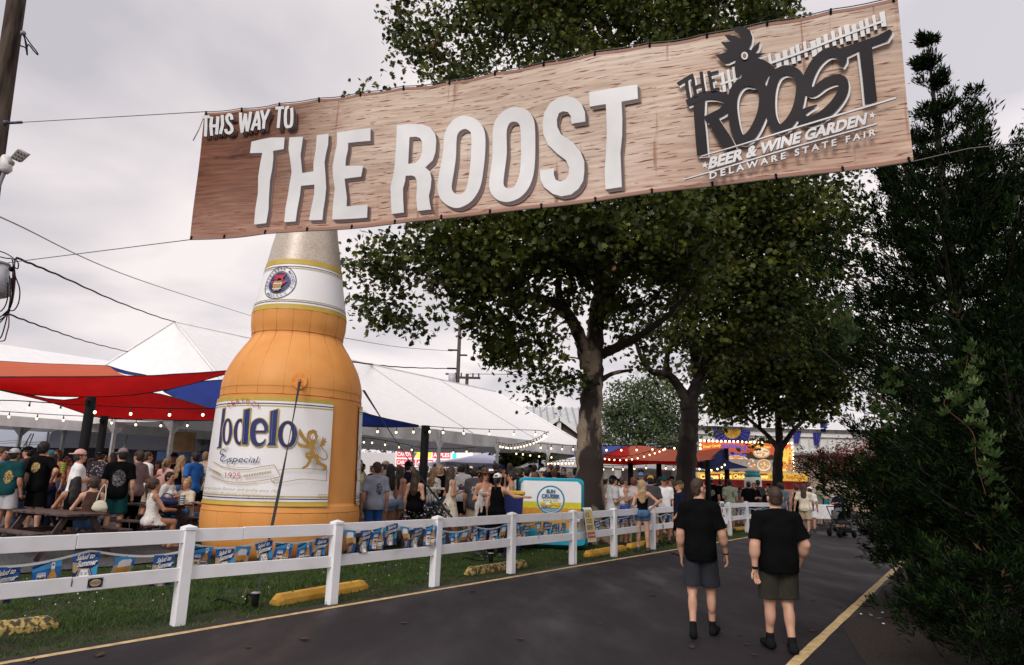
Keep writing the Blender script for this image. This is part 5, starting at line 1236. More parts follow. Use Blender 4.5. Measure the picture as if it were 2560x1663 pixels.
# ================================================================== the banner across the road
TLp, TRp = at(511, 287, 9.0), at(2252, -3, 6.15); BLp, BRp = at(486, 600, 9.0), at(2275, 400, 6.15)
def banner():
    a0 = np.array(((TLp[0] + BLp[0]) / 2, 9.0)); a1 = np.array(((TRp[0] + BRp[0]) / 2, 6.15)); Wd = np.linalg.norm(a1 - a0); d = (a1 - a0) / Wd; n = np.array([d[1], -d[0]])     # n faces the camera
    if n[1] > 0: n = -n
    zb0, zb1, zt0, zt1 = BLp[2], BRp[2], TLp[2], TRp[2]
    sag = .075
    def hit(px, py):
        r = ray(px, py); A_ = np.array([[r[0], -d[0]], [r[1], -d[1]]]); t, s_ = np.linalg.solve(A_, a0); z = EYE + r[2] * t; q = s_ / Wd
        z += sag * 4 * q * (1 - q); return (s_, z)
    ng = 14
    def surf(u, v, l):
        q = u / Wd; zt = zt0 + (zt1 - zt0) * q; zb = zb0 + (zb1 - zb0) * q; t = (v - zb) / (zt - zb)
        wv = .030 * math.sin(u * 1.05 + 1) + .020 * math.sin(u * 2.1 + t * 2.5) + .011 * math.sin(u * 4.3 - t * 5) + .010 * math.sin(t * 7 + u * 1.6)
        z = v - sag * 4 * q * (1 - q) - (.02 * abs(math.sin(math.pi * q * ng)) * max(0, t - .8) * 5) - (.035 * math.sin(math.pi * min(1, q * 7)) * max(0, .25 - t) * 4 if q < .143 else 0)
        k = wv + l; p = a0 + d * u - (-n) * k; return (p[0], p[1], z)
    o = empty('vinyl_banner', (0, 0, 0), 0, 'long wood print vinyl banner reading This way to The Roost stretched across the road', 'banner')
    # woodgrain print
    m = bpy.data.materials.new('wood_print'); m.use_nodes = True; t = m.node_tree; b = t.nodes['Principled BSDF']; l = t.links.new
    b.inputs['Roughness'].default_value = .5; b.inputs['Specular IOR Level'].default_value = .12
    uv = t.nodes.new('ShaderNodeUVMap')
    def noise(sx, sy, sc, det, rot=0, dist=0):
        mp = t.nodes.new('ShaderNodeMapping'); mp.inputs['Scale'].default_value = (sx, sy, 1); mp.inputs['Rotation'].default_value = (0, 0, rot)
        n_ = t.nodes.new('ShaderNodeTexNoise'); n_.inputs['Scale'].default_value = sc; n_.inputs['Detail'].default_value = det; n_.inputs['Distortion'].default_value = dist
        l(uv.outputs[0], mp.inputs[0]); l(mp.outputs[0], n_.inputs['Vector']); return n_.outputs['Fac']
    def ramp(src, *st):
        r = t.nodes.new('ShaderNodeValToRGB'); e = r.color_ramp.elements
        while len(e) < len(st): e.new(.5)
        for x, (p, c) in zip(e, st): x.position = p; x.color = (*c, 1) if len(c) == 3 else c
        l(src, r.inputs[0]); return r.outputs[0]
    def mix(f, a, c, mode='MIX'):
        x = t.nodes.new('ShaderNodeMix'); x.data_type = 'RGBA'; x.blend_type = mode
        if isinstance(f, float): x.inputs[0].default_value = f
        else: l(f, x.inputs[0])
        for s_, v in ((6, a), (7, c)):
            if isinstance(v, tuple): x.inputs[s_].default_value = (*v, 1)
            else: l(v, x.inputs[s_])
        return x.outputs[2]
    sepn = t.nodes.new('ShaderNodeSeparateXYZ'); l(uv.outputs[0], sepn.inputs[0])
    big = noise(.35, .9, 1.6, 4, 0, .8)
    grain = ramp(noise(1.4, 22, 2.2, 5, .02, .3), (.28, (0, 0, 0)), (.72, (1, 1, 1)))
    base = mix(grain, (.33, .185, .115), (.60, .44, .34))
    pale = mix(grain, (.54, .42, .33), (.76, .67, .60))
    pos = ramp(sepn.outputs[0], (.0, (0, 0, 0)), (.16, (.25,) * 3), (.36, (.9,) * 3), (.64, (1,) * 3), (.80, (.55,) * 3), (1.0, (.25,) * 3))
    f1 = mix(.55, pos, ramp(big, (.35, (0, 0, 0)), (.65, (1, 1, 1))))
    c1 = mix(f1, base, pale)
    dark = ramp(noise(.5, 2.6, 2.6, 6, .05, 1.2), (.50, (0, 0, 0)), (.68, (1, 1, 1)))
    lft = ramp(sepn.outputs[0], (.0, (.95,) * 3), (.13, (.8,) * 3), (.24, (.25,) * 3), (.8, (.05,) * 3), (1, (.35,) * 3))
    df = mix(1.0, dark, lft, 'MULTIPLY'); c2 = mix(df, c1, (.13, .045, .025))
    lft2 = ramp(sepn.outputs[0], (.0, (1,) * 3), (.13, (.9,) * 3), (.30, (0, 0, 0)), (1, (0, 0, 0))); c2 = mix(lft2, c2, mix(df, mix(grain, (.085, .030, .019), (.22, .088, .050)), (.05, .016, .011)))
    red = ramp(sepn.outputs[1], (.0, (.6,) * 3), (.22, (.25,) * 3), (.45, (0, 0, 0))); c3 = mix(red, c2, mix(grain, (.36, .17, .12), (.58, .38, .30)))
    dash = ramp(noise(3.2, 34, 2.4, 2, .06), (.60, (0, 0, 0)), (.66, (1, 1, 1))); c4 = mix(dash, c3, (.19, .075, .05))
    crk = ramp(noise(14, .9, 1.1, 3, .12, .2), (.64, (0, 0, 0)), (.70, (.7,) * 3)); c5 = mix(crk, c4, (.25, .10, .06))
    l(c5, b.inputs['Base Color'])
    # cloth
    nu, nv = 150, 26; mb = MB(); rows = []
    for j in range(nv + 1):
        r = []
        for i in range(nu + 1):
            q = i / nu; zb = zb0 + (zb1 - zb0) * q; zt = zt0 + (zt1 - zt0) * q; r.append(surf(q * Wd, zb + (zt - zb) * j / nv, 0))
        rows.append(r)
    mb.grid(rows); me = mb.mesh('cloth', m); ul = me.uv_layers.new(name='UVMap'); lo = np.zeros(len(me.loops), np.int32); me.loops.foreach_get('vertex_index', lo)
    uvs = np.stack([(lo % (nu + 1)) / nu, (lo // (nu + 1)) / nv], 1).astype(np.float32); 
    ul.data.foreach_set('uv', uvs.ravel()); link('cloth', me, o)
    t.nodes.new('ShaderNodeMapping')
    for nd in t.nodes:          # the map runs 0..1 both ways; the cloth is five times as wide as high
        if nd.type == 'MAPPING': s_ = nd.inputs['Scale'].default_value; nd.inputs['Scale'].default_value = (s_[0] * 4.7, s_[1], 1)
    # hems
    for zf in (0, 1):
        mb = MB(); mb.grid([[surf(q * Wd, (zb0 + (zb1 - zb0) * q) * (1 - zf) + (zt0 + (zt1 - zt0) * q) * zf + (0 if not zf else -.0) + k * (.035 if not zf else -.035), .004) for q in np.linspace(0, 1, 151)] for k in (0, 1)]); mb.build('hem', m, o)
    # printing -------------------------------------------------------
    LW = M('banner_white', (.66, .655, .67), .42, .06, 2.5, spec=.35); LS = M('banner_print_shadow', (.060, .036, .040), .5, .1, 4); LS2 = M('banner_print_shadow_soft', (.16, .085, .065), .5, .15, 3); LK = M('banner_black', (.013, .010, .014), .6, .15, 3, spec=.2)
    C1 = lambda x, y: hit(480 + x / 3.681, 200 + y / 3.681); C2 = lambda x, y: hit(960 + x / 3.29, 150 + y / 3.29); C3 = lambda x, y: hit(1640 + x / 3.092, y / 3.092)
    p = Print(surf, C1, step=(.09, .12), lift=.006, dl=.0008); mats = [LW, LS, LK, LS2]
    Tt = [(560, 578), (640, 558), (740, 540), (862, 536), (856, 590), (850, 640), (756, 660), (757, 720), (745, 810), (722, 930), (713, 1080), (712, 1200), (697, 1325), (592, 1335), (600, 1200), (620, 1050), (622, 900), (640, 780), (660, 680), (548, 684)]
    Hh = [(905, 535), (1026, 525), (1010, 620), (997, 690), (1003, 780), (1008, 853), (1113, 838), (1115, 760), (1138, 640), (1150, 510), (1260, 497), (1255, 600), (1235, 680), (1220, 760), (1228, 880), (1232, 990), (1220, 1100), (1203, 1200), (1196, 1285), (1078, 1293), (1095, 1180), (1120, 1050), (1122, 960), (997, 970), (988, 1060), (968, 1200), (960, 1305), (857, 1315), (862, 1180), (880, 1050), (893, 950), (912, 850), (905, 750), (893, 640)]
    Ee = [(1340, 487), (1651, 450), (1650, 568), (1447, 588), (1445, 650), (1425, 730), (1418, 795), (1580, 792), (1557, 890), (1405, 910), (1412, 1000), (1418, 1080), (1412, 1157), (1605, 1138), (1598, 1258), (1282, 1280), (1290, 1150), (1312, 1000), (1300, 900), (1297, 800), (1318, 700), (1340, 600)]
    R1 = [(105, 537), (200, 522), (310, 522), (370, 545), (415, 600), (428, 660), (425, 760), (405, 830), (345, 890), (385, 925), (397, 985), (390, 1060), (375, 1120), (380, 1180), (390, 1232), (278, 1245), (270, 1130), (278, 1050), (275, 1000), (260, 965), (230, 955), (182, 957), (178, 1000), (160, 1060), (160, 1150), (165, 1256), (60, 1266), (55, 1150), (52, 1050), (75, 960), (92, 850), (100, 700)]
    R1i = [(207, 632), (260, 627), (295, 640), (313, 680), (315, 750), (300, 810), (265, 850), (202, 858)]
    O1 = [(655, 450), (740, 475), (800, 530), (825, 610), (825, 760), (815, 880), (800, 1000), (775, 1080), (720, 1160), (650, 1205), (590, 1218), (520, 1195), (465, 1140), (445, 1060), (455, 970), (475, 850), (490, 720), (490, 640), (510, 560), (560, 490), (610, 460)]
    O1i = [(655, 562), (690, 572), (712, 610), (712, 760), (705, 880), (690, 1000), (670, 1070), (640, 1100), (600, 1105), (570, 1085), (560, 1040), (575, 940), (592, 800), (595, 640), (615, 585)]
    O2 = [(1085, 382), (1160, 400), (1215, 455), (1238, 530), (1243, 700), (1240, 860), (1225, 970), (1190, 1060), (1130, 1130), (1060, 1165), (1000, 1172), (930, 1150), (880, 1095), (862, 1020), (870, 920), (885, 780), (885, 640), (890, 550), (915, 480), (970, 420), (1030, 390)]
    O2i = [(1060, 498), (1095, 508), (1115, 550), (1122, 700), (1120, 880), (1105, 970), (1075, 1040), (1040, 1058), (1000, 1050), (982, 1010), (990, 900), (1003, 760), (1000, 600), (1010, 540), (1030, 508)]
    Ss = [(1665, 525), (1550, 540), (1545, 480), (1520, 445), (1480, 437), (1445, 450), (1427, 500), (1430, 560), (1460, 620), (1560, 690), (1620, 760), (1650, 840), (1650, 920), (1640, 1000), (1600, 1065), (1540, 1110), (1460, 1125), (1390, 1105), (1320, 1050), (1290, 990), (1285, 912), (1400, 895), (1400, 950), (1415, 990), (1450, 1003), (1490, 990), (1520, 950), (1525, 890), (1500, 830), (1420, 770), (1350, 700), (1310, 610), (1305, 520), (1320, 440), (1370, 365), (1440, 325), (1510, 316), (1580, 335), (1635, 385), (1662, 450)]
    T2 = [(1700, 297), (2090, 228), (2096, 345), (1962, 370), (1968, 500), (1965, 640), (1950, 780), (1955, 900), (1962, 1060), (1827, 1074), (1818, 920), (1830, 780), (1840, 600), (1835, 390), (1702, 410)]
    def rd(lp, k=3):
        """round the traced corners of the curved letters"""
        q = [lp[-1]] + list(lp) + [lp[0], lp[1]]; s_ = smoothpath(q, k); return [tuple(x) for x in s_[k:-k - 1]]
    def let(loops, src, s_):
        for ex, ey, m in ((28, 28, 3), (20, 21, 1), (0, 0, 0)): p.fill([[(x + ex * s_, y + ey * s_) for x, y in lp] for lp in loops], m, src)
    for lp in (Tt, Hh, Ee): let([lp], C1, 1.0)
    let([R1, R1i], C2, .95); let([rd(O1), rd(O1i)], C2, .95); let([rd(O2), rd(O2i)], C2, .95); let([Ss], C2, .95); let([T2], C2, .95)
    small = [[(140, 377), (215, 366)], [(181, 368), (178, 460), (170, 550)], [(233, 365), (222, 450), (225, 542)], [(287, 360), (278, 450), (268, 530)], [(222, 455), (282, 447)], [(325, 345), (325, 440), (302, 525)],
             [(408, 390), (400, 352), (378, 345), (363, 372), (372, 412), (400, 450), (406, 490), (382, 514), (357, 505), (350, 478)], [(482, 325), (485, 420), (497, 512)], [(497, 505), (528, 330)], [(528, 335), (545, 500)], [(545, 500), (565, 400), (574, 310)],
             [(588, 492), (615, 400), (638, 305)], [(638, 305), (655, 400), (657, 487)], [(610, 440), (652, 434)], [(675, 298), (702, 405)], [(746, 293), (702, 405)], [(703, 395), (698, 478)], [(805, 290), (885, 279)], [(846, 285), (840, 380), (832, 472)], [(930, 273), (903, 295), (900, 440), (925, 458), (952, 430), (955, 290), (930, 273)]]
    for ex, ey, m in ((15, 14, 3), (10, 10, 1), (0, 0, 0)):
        for s_ in small: p.line([(x + ex, y + ey) for x, y in s_], 27, m, smooth=len(s_) > 3, src=C1)
    p.build('lettering', mats, o)
    # logo -----------------------------------------------------------
    p = Print(surf, C3, step=(.12, .15), lift=.006, dl=.0008)
    pk = []
    for i in range(17):
        x = 868 + i * 53 + (i * 37 % 7 - 3) * 2; yt = 425 - (x - 868) * .36 + (i * 53 % 11 - 5) * 2; w_ = 24 + (i * 29 % 5) * 4; h_ = 118 + (i * 17 % 9) * 2
        pk.append([(x, yt + 6), (x + w_, yt - 4), (x + w_ + 18, yt + h_ - 6), (x + 18, yt + h_)])
    pk += [[(500, 585), (524, 575), (545, 728), (520, 736)], [(545, 560), (566, 552), (590, 700), (566, 712)], [(588, 540), (606, 532), (628, 690), (606, 700)]]
    for ex, m in ((8, 1), (0, 0)):
        for q in pk: p.fill([(x + ex, y + ex) for x, y in q], m)
        p.line([(870 + ex, 500 + ex), (1755 + ex, 185 + ex)], 16, m, smooth=False); p.line([(500 + ex, 676 + ex), (645 + ex, 620 + ex)], 14, m, smooth=False)
    rooster = [(585, 240), (625, 222), (680, 226), (725, 255), (745, 310), (738, 355), (715, 400), (735, 410), (765, 372), (805, 340), (790, 395), (762, 432), (855, 430), (772, 463), (830, 480), (880, 505), (925, 548), (905, 570), (870, 600), (850, 640), (820, 700), (700, 690), (640, 700), (655, 640), (665, 578), (648, 612), (630, 625), (615, 590), (608, 530), (618, 478), (600, 490), (560, 510), (530, 515), (495, 490), (462, 448), (505, 440), (545, 425), (555, 400), (525, 375), (502, 345), (545, 345), (585, 340), (560, 325), (530, 292), (570, 287), (610, 295), (655, 320), (640, 280), (610, 255)]
    shapes = [('f', rooster), ('f', [(292, 800), (385, 790), (378, 950), (390, 1050), (405, 1228), (322, 1236), (310, 1100), (300, 950)]), ('f', [(235, 815), (262, 800), (245, 850), (300, 790), (320, 835), (250, 862)]),
              ('s', [(262, 832), (350, 785), (450, 770), (540, 790), (556, 838), (520, 890), (450, 930), (385, 962)], [44, 62, 66, 70, 66, 60, 55, 50]), ('s', [(430, 930), (480, 1020), (545, 1120), (605, 1215)], [80, 90, 95, 70]),
              ('c', [(745, 650), (660, 668), (605, 745), (590, 850), (610, 1000), (640, 1085), (685, 1105), (745, 1055), (800, 950), (828, 850), (832, 745), (805, 680)], 76), ('c', [(1010, 555), (935, 590), (895, 680), (882, 800), (890, 920), (925, 1005), (975, 1015), (1035, 960), (1085, 870), (1112, 760), (1118, 660), (1085, 585)], 76),
              ('s', [(1425, 535), (1440, 480), (1395, 430), (1320, 432), (1245, 490), (1190, 580), (1160, 680), (1205, 730), (1300, 665), (1390, 632), (1440, 655), (1438, 730), (1380, 825), (1290, 910), (1205, 955), (1140, 950), (1120, 920), (1150, 878), (1240, 835)], [40, 62, 74, 78, 80, 82, 86, 70, 72, 76, 78, 80, 78, 76, 76, 72, 64, 44, 12]),
              ('f', [(1400, 405), (1560, 358), (1700, 312), (1795, 262), (1818, 282), (1800, 312), (1780, 345), (1650, 390), (1560, 420), (1470, 462), (1430, 470)]), ('f', [(1560, 400), (1658, 372), (1682, 600), (1705, 800), (1610, 822), (1592, 640)])]
    the = [([(172, 690), (230, 650), (292, 612)], 26), ([(240, 648), (246, 720), (260, 800)], 27), ([(288, 632), (300, 720), (316, 790)], 26), ([(352, 588), (362, 670), (376, 748)], 26), ([(292, 722), (372, 690)], 22), ([(410, 584), (425, 660), (440, 742)], 26), ([(402, 612), (486, 588)], 22), ([(420, 664), (456, 652)], 18), ([(432, 738), (494, 722)], 22)]
    for ex, ey, m in ((15, 13, 0), (0, 0, 2)):
        for s_ in shapes:
            fx = -ex if (s_[0] == 'f' and s_[1][0] in ((1560, 400),)) else ex
            q = [(x + fx, y + ey) for x, y in s_[1]]
            if s_[0] == 'f': p.fill([q], m)
            elif s_[0] == 's': p.line(q, s_[2], m)
            else: p.line(q, s_[2], m, closed=True)
        for q, w_ in the: p.line([(x + ex, y + ey) for x, y in q], w_, m, smooth=False)
    p.fill(ring((685, 460), 26, 30, 20), 0); p.fill(ring((684, 460), 14, 19, 18), 3)
    for ex, m in ((5, 1), (0, 0)):
        p.line([(350 + ex, 1246 + ex), (1000 + ex, 1040 + ex), (1846 + ex, 776 + ex)], [6, 11, 13], m, smooth=False); p.line([(220 + ex, 1422 + ex), (900 + ex, 1215 + ex), (1700 + ex, 976 + ex)], [9, 10, 10], m, smooth=False)
        p.text('BEER & WINE GARDEN', (408 + ex, 1338 + ex), (1612 + ex, 978 + ex), 82, m, bold=.045, slant=.22, up=(-.02, -1)); p.text('D E L A W A R E   S T A T E   F A I R', (418 + ex, 1416 + ex), (1692 + ex, 1062 + ex), 50, m, bold=.03, up=(-.02, -1))
        for cx_, cy_ in ((383, 1312), (1664, 914)):
            p.fill([(cx_ + ex + (28 if i % 2 == 0 else 12) * math.sin(i * math.pi / 5 + .1), cy_ + ex - (28 if i % 2 == 0 else 12) * math.cos(i * math.pi / 5 + .1)) for i in range(10)], m)
    p.build('rooster_logo', mats, o)
    # grommets with clips, both hems
    for zf in (0, 1):
        for i in range(ng + 1):
            q = i / ng; u = max(.04, min(Wd - .04, q * Wd)); zz = (zb0 + (zb1 - zb0) * q) * (1 - zf) + (zt0 + (zt1 - zt0) * q) * zf + (.03 if not zf else -.03)
            mb = MB(); c_ = np.array(surf(u, zz, .01)); mb.ball(tuple(c_), (.016, .012, .016), 6); mb.tube([tuple(c_), tuple(c_ + (0, -.01, .045 if zf else -.045))], .012, 6); mb.build('clip', BLACK, o)
    # wires threaded along both edges and out to the poles
    def wire(pts, nm): mb = MB(); mb.tube([tuple(x) for x in pts], .006, 5); mb.build(nm, M('steel_wire', (.10, .085, .085), .5), o)
    top = [np.array(surf(q * Wd, zt0 + (zt1 - zt0) * q, .012)) + (0, 0, .012) for q in np.linspace(0, 1, 60)]; bot = [np.array(surf(q * Wd, zb0 + (zb1 - zb0) * q, .012)) - (0, 0, .012) for q in np.linspace(0, 1, 60)]
    e = np.array((*d, 0)); wire([PL_(56, 306)] + top + [top[-1] + e * 6 + (0, 0, .3)], 'top_wire'); wire([PL_(20, 657, -.2)] + bot + [at(2420, 372, 6.0), at(2600, 352, 5.6)], 'bottom_wire')
    mb = MB(); c_ = np.array(surf(.02, zt0 - .02, .01)); mb.tube([tuple(c_), tuple(c_ + (-.06, 0, -.25)), tuple(c_ + (-.12, 0, -.42))], .008, 5); mb.build('loose_cord', M('pale_cord', (.4, .38, .36)), o)
    return o
banner()
# ================================================================== white rail fence, bunting, wheel stops
VINYL = M('white_vinyl', (.80, .80, .83), .42, .03, 3, bump=.05, bscale=8, col2=(.66, .65, .65), lo=.48, hi=.85, detail=7)
posts = [P1 - DF * 4.1, P1 - DF * 2.05, P1] + [atz(x, y, 0)[:2] for x, y in ((828, 1508), (1085, 1465), (1277, 1432), (1432, 1410), (1535, 1391), (1632, 1372.6))]
pA, pB = atz(1825, 1339, 0)[:2], atz(1868, 1331, 0)[:2]
p7 = posts[-1]; posts += [p7 + (pA - p7) / 3, p7 + (pA - p7) * 2 / 3, pA, pB]
pC = pB + np.array([1.9, 1.3]); posts += [pC]
FH, PW = 1.12, .127
def fence():
    o = empty('rail_fence', (P1[0], P1[1], 0), 0, 'white two rail vinyl fence running along the road edge', 'fence'); ox, oy = P1
    pm = MB(); pm.box((0, 0, FH / 2 - .03), (PW, PW, FH - .06), ch=.004); pme = pm.mesh('post', VINYL)
    cm = MB(); h = PW / 2 + .008; z = FH - .058
    cm.add([(-h, -h, z), (h, -h, z), (h, h, z), (-h, h, z), (-h, -h, z + .032), (h, -h, z + .032), (h, h, z + .032), (-h, h, z + .032), (0, 0, z + .062)], [(0, 1, 5, 4), (1, 2, 6, 5), (2, 3, 7, 6), (3, 0, 4, 7), (4, 5, 8), (5, 6, 8), (6, 7, 8), (7, 4, 8), (3, 2, 1, 0)]); cme = cm.mesh('post_cap', VINYL)
    for i, p in enumerate(posts):
        a = posts[min(i + 1, len(posts) - 1)] - posts[max(i - 1, 0)]; rz = math.atan2(a[1], a[0])
        q = link('post', pme, o); q.location = (p[0] - ox, p[1] - oy, -.02); q.rotation_euler = (R(.4 * math.sin(i * 5)), R(.5 * math.sin(i * 3.3)), rz)
        link('post_cap', cme, q)
    for i in range(len(posts) - 1):
        a, b = posts[i], posts[i + 1]; d = (b - a) / np.linalg.norm(b - a)
        cuts = [0, .41, 1] if i == 1 else ([0, .33, 1] if i == 2 else ([0, .34, 1] if i == 4 else [0, 1]))
        for zc, hh in ((.975, .15), (.55, .15)):
            cu = cuts if zc > .8 else [0, 1]
            for k in range(len(cu) - 1):
                e0 = a + (b - a) * cu[k] + d * (PW / 2 - .03 if k == 0 else .003); e1 = a + (b - a) * cu[k + 1] - d * (PW / 2 - .03 if k == len(cu) - 2 else .003)
                dz = .004 * math.sin(i * 7 + k)
                mb = MB(); mb.beam((e0[0] - ox, e0[1] - oy, zc + dz), (e1[0] - ox, e1[1] - oy, zc - dz), .042, hh, ch=.004); mb.build('rail', VINYL, o)
            # routed sockets where the rails enter the posts
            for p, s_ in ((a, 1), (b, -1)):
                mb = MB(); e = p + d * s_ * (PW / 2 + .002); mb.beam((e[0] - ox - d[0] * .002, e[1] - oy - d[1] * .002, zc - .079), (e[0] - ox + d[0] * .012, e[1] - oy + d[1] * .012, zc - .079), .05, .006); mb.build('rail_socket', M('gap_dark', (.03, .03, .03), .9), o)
    return o
fence()
# badge on the lower rail of the near bay
q = atz(222, 1453, .55); d = DF; n = -NF
P_ = lambda u, v, l: (q[0] + d[0] * u + n[0] * (.023 + l - (q[0] - P1[0]) * 0), q[1] + d[1] * u + n[1] * (.023 + l), .55 + v)
b0 = P1 + DF * float(np.dot(q[:2] - P1, DF)); q = np.array((b0[0], b0[1], .55))
o = empty('fence_badge', tuple(q), 0, 'small black maker badge screwed to the lower rail at left', 'badge')
PL = lambda u, v, l: (d[0] * u + n[0] * (.022 + l), d[1] * u + n[1] * (.022 + l), v)
mb = MB(); mb.beam(PL(-.075, 0, .003), PL(.075, 0, .003), .006, .095, ch=.002); mb.build('plate', M('badge_black', (.012, .012, .014), .5), o)
p = Print(PL, step=(0, 0), lift=.008); p.fill(ring((0, 0), .055, .034), 0); p.fill(ring((0, 0), .049, .029), 1); p.fill([(-.05, -.009), (.05, -.009), (.05, .009), (-.05, .009)], 2)
p.text('WHITE FENCE', (-.046, -.006), (.046, -.006), .012, 0, bold=.02, up=(0, 1)); p.build('plate_print', [M('clover', (.6, .6, .55)), M('badge_gold', (.42, .27, .06), .5), M('badge_black', (.012, .012, .014))], o)
for x in (-.066, .066):
    for y in (-.038, .038): mb = MB(); mb.ball(PL(x, y, .008), .005, 5); mb.build('screw', STEEL, o)

# ---- printed pennants
FW, FL = .255, .34
PB = dict(blue=M('flag_blue', (.018, .12, .40), .6, .25, 9, trans=.15), navy=M('flag_navy', (.010, .030, .115), .6, .2, 9, trans=.1), sky=M('flag_sky', (.05, .33, .62), .6, .15, 9, trans=.15), sand=M('flag_sand', (.50, .39, .24), .6, .15, 9, trans=.15), white=M('flag_white', (.74, .74, .74), .6, .04, 9), amber=M('flag_amber', (.52, .25, .035), .5, .2, 8), tan=M('flag_tan', (.42, .21, .09), .5, .15, 8), grey=M('flag_grey', (.40, .41, .46), .5, .1, 8), ink=M('flag_ink', (.008, .010, .04), .6), mane=M('flag_mane', (.45, .36, .27), .6, .1, 9))
PK = list(PB); PM = [PB[k] for k in PK]; pi = lambda k: PK.index(k)
def pennant_mesh(kind, var):
    rs = np.random.RandomState(var * 7 + len(kind)); tw = (-.25, .3, .12, -.4)[var]; cu = (.05, -.06, .09, .03)[var]
    def surf(u, v, l):
        t = -v / FL; y = cu * math.sin(t * 2.6) * t + tw * u * t + .018 * math.sin(u * 16 + var * 2) * (.3 + t)
        wn = 1 - .10 * t; return (u * wn * math.cos(tw * t * .6), y - l, v * (1 - .05 * abs(cu) * 4) )
    mb = MB(); mb.grid([[surf((i / 8 - .5) * FW, -FL * j / 8, 0) for i in range(9)] for j in range(9)], m=pi('navy' if kind == 'lion' else 'blue'))
    p = Print(surf, step=(.032, .043), lift=.0022, dl=.0006); p.mb = mb
    f = lambda pts, k: p.fill(pts, pi(k))
    if kind == 'lion':
        f([(-.127, 0), (.127, 0), (.127, -.10), (.05, -.13), (-.127, -.09)], 'blue'); f([(-.127, -.10), (-.06, -.11), (-.05, -.16), (-.10, -.21), (-.127, -.2)], 'sand'); f([(.127, -.12), (.06, -.17), (.09, -.25), (.127, -.24)], 'sky')
        f([(.02, -.0), (.06, 0), (.127, -.04), (.127, -.06)], 'navy')
        f([(-.055, -.165), (.045, -.165), (.07, -.22), (.065, -.30), (.05, -.34), (-.05, -.34), (-.085, -.31), (-.09, -.25)], 'mane'); f([(-.04, -.175), (.03, -.175), (.045, -.23), (.03, -.29), (.025, -.335), (-.035, -.335), (-.04, -.29), (-.055, -.23)], 'white')
        for a in (-1, 1):
            p.line([(-.005 + a * .033, -.205), (-.005 + a * .012, -.212)], .006, pi('ink'), smooth=False); p.line([(-.005 + a * .028, -.222), (-.005 + a * .014, -.224)], .007, pi('ink'), smooth=False)
            p.line([(-.005 + a * .006, -.258), (-.005 + a * .022, -.275), (-.005 + a * .034, -.27)], .005, pi('ink')); p.line([(-.005 + a * .04, -.18), (-.005 + a * .065, -.24), (-.005 + a * .055, -.31)], .005, pi('ink'))
        f([(-.022, -.243), (.012, -.243), (-.005, -.26)], 'ink'); p.line([(-.005, -.258), (-.005, -.272)], .005, pi('ink'), smooth=False)
        for tx, x0, y0, x1, y1, h in (('Salud to', -.095, -.085, .075, -.058, .052), ('Summer', -.085, -.150, .105, -.122, .058)):
            p.text(tx, (x0 + .005, y0 - .005), (x1 + .005, y1 - .005), h, pi('ink'), bold=.07, slant=.3, up=(0, 1)); p.text(tx, (x0, y0), (x1, y1), h, pi('white'), bold=.035, slant=.3, up=(0, 1))
    elif kind == 'bottle':
        f([(-.127, 0), (.127, 0), (.127, -.05), (-.127, -.09)], 'sky'); f([(-.127, -.03), (.0, -.0), (.06, 0), (-.127, -.06)], 'navy'); f([(-.127, -.20), (-.02, -.16), (.127, -.22), (.127, -.27), (-.127, -.28)], 'sand')
        f([(-.088, -.115), (-.08, -.10), (-.012, -.10), (-.004, -.115), (-.004, -.325), (-.012, -.335), (-.08, -.335), (-.088, -.325)], 'grey'); f([(-.085, -.125), (-.007, -.125), (-.007, -.32), (-.085, -.32)], 'white')
        f([(.04, -.01), (.065, -.01), (.07, -.10), (.095, -.15), (.095, -.335), (.012, -.335), (.012, -.15), (.036, -.10)], 'amber'); f([(.038, -.01), (.068, -.01), (.07, -.075), (.036, -.075)], 'white'); f([(.012, -.19), (.095, -.19), (.095, -.285), (.012, -.285)], 'white')
        p.fill(ring((.053, -.035), .008, .01, 10), pi('ink')); p.fill(ring((.05, -.16), .02, .012, 12), pi('sand'))
        p.text('Modelo', (-.082, -.175), (-.010, -.165), .035, pi('ink'), bold=.04, up=(0, 1)); p.text('Modelo', (.014, -.232), (.093, -.222), .032, pi('ink'), bold=.04, up=(0, 1))
        for x, k in ((-.065, 'amber'), (-.046, 'ink'), (-.027, 'amber')): p.fill(ring((x, -.215), .010, .020, 10), pi(k))
        p.line([(-.078, -.245), (-.046, -.252), (-.014, -.245)], .008, pi('mane')); p.text('Especial', (-.07, -.295), (-.02, -.29), .018, pi('ink'), bold=0, slant=.3, up=(0, 1)); p.line([(.02, -.262), (.088, -.258)], .008, pi('mane'), smooth=False)
    else:
        f([(-.127, 0), (.127, 0), (.127, -.08), (.02, -.03), (-.127, -.08)], 'sky'); f([(-.127, -.09), (-.03, -.05), (-.03, -.2), (-.127, -.22)], 'sand'); f([(.06, -.10), (.127, -.13), (.127, -.21), (.06, -.20)], 'sand'); f([(-.127, -.24), (-.06, -.22), (-.05, -.34), (-.127, -.34)], 'sky')
        f([(-.075, -.075), (.07, -.075), (.055, -.335), (-.055, -.335)], 'tan'); f([(-.076, -.12), (.071, -.12), (.066, -.2), (-.07, -.2)], 'amber'); f([(-.08, -.06), (-.05, -.035), (.05, -.035), (.076, -.06), (.07, -.115), (-.078, -.12)], 'white')
        p.text('Modelo', (-.062, -.235), (.06, -.215), .05, pi('ink'), bold=.03, up=(0, 1)); p.fill(ring((0, -.285), .027, .03, 16), pi('white')); p.fill(ring((0, -.285), .019, .022, 14), pi('tan'))
    return mb.mesh('pennant', PM)
PEN = {(k, v): pennant_mesh(k, v) for k in ('lion', 'bottle', 'glass') for v in range(4)}
CORD = M('bunting_cord', (.72, .72, .70), .6, .05, 9)
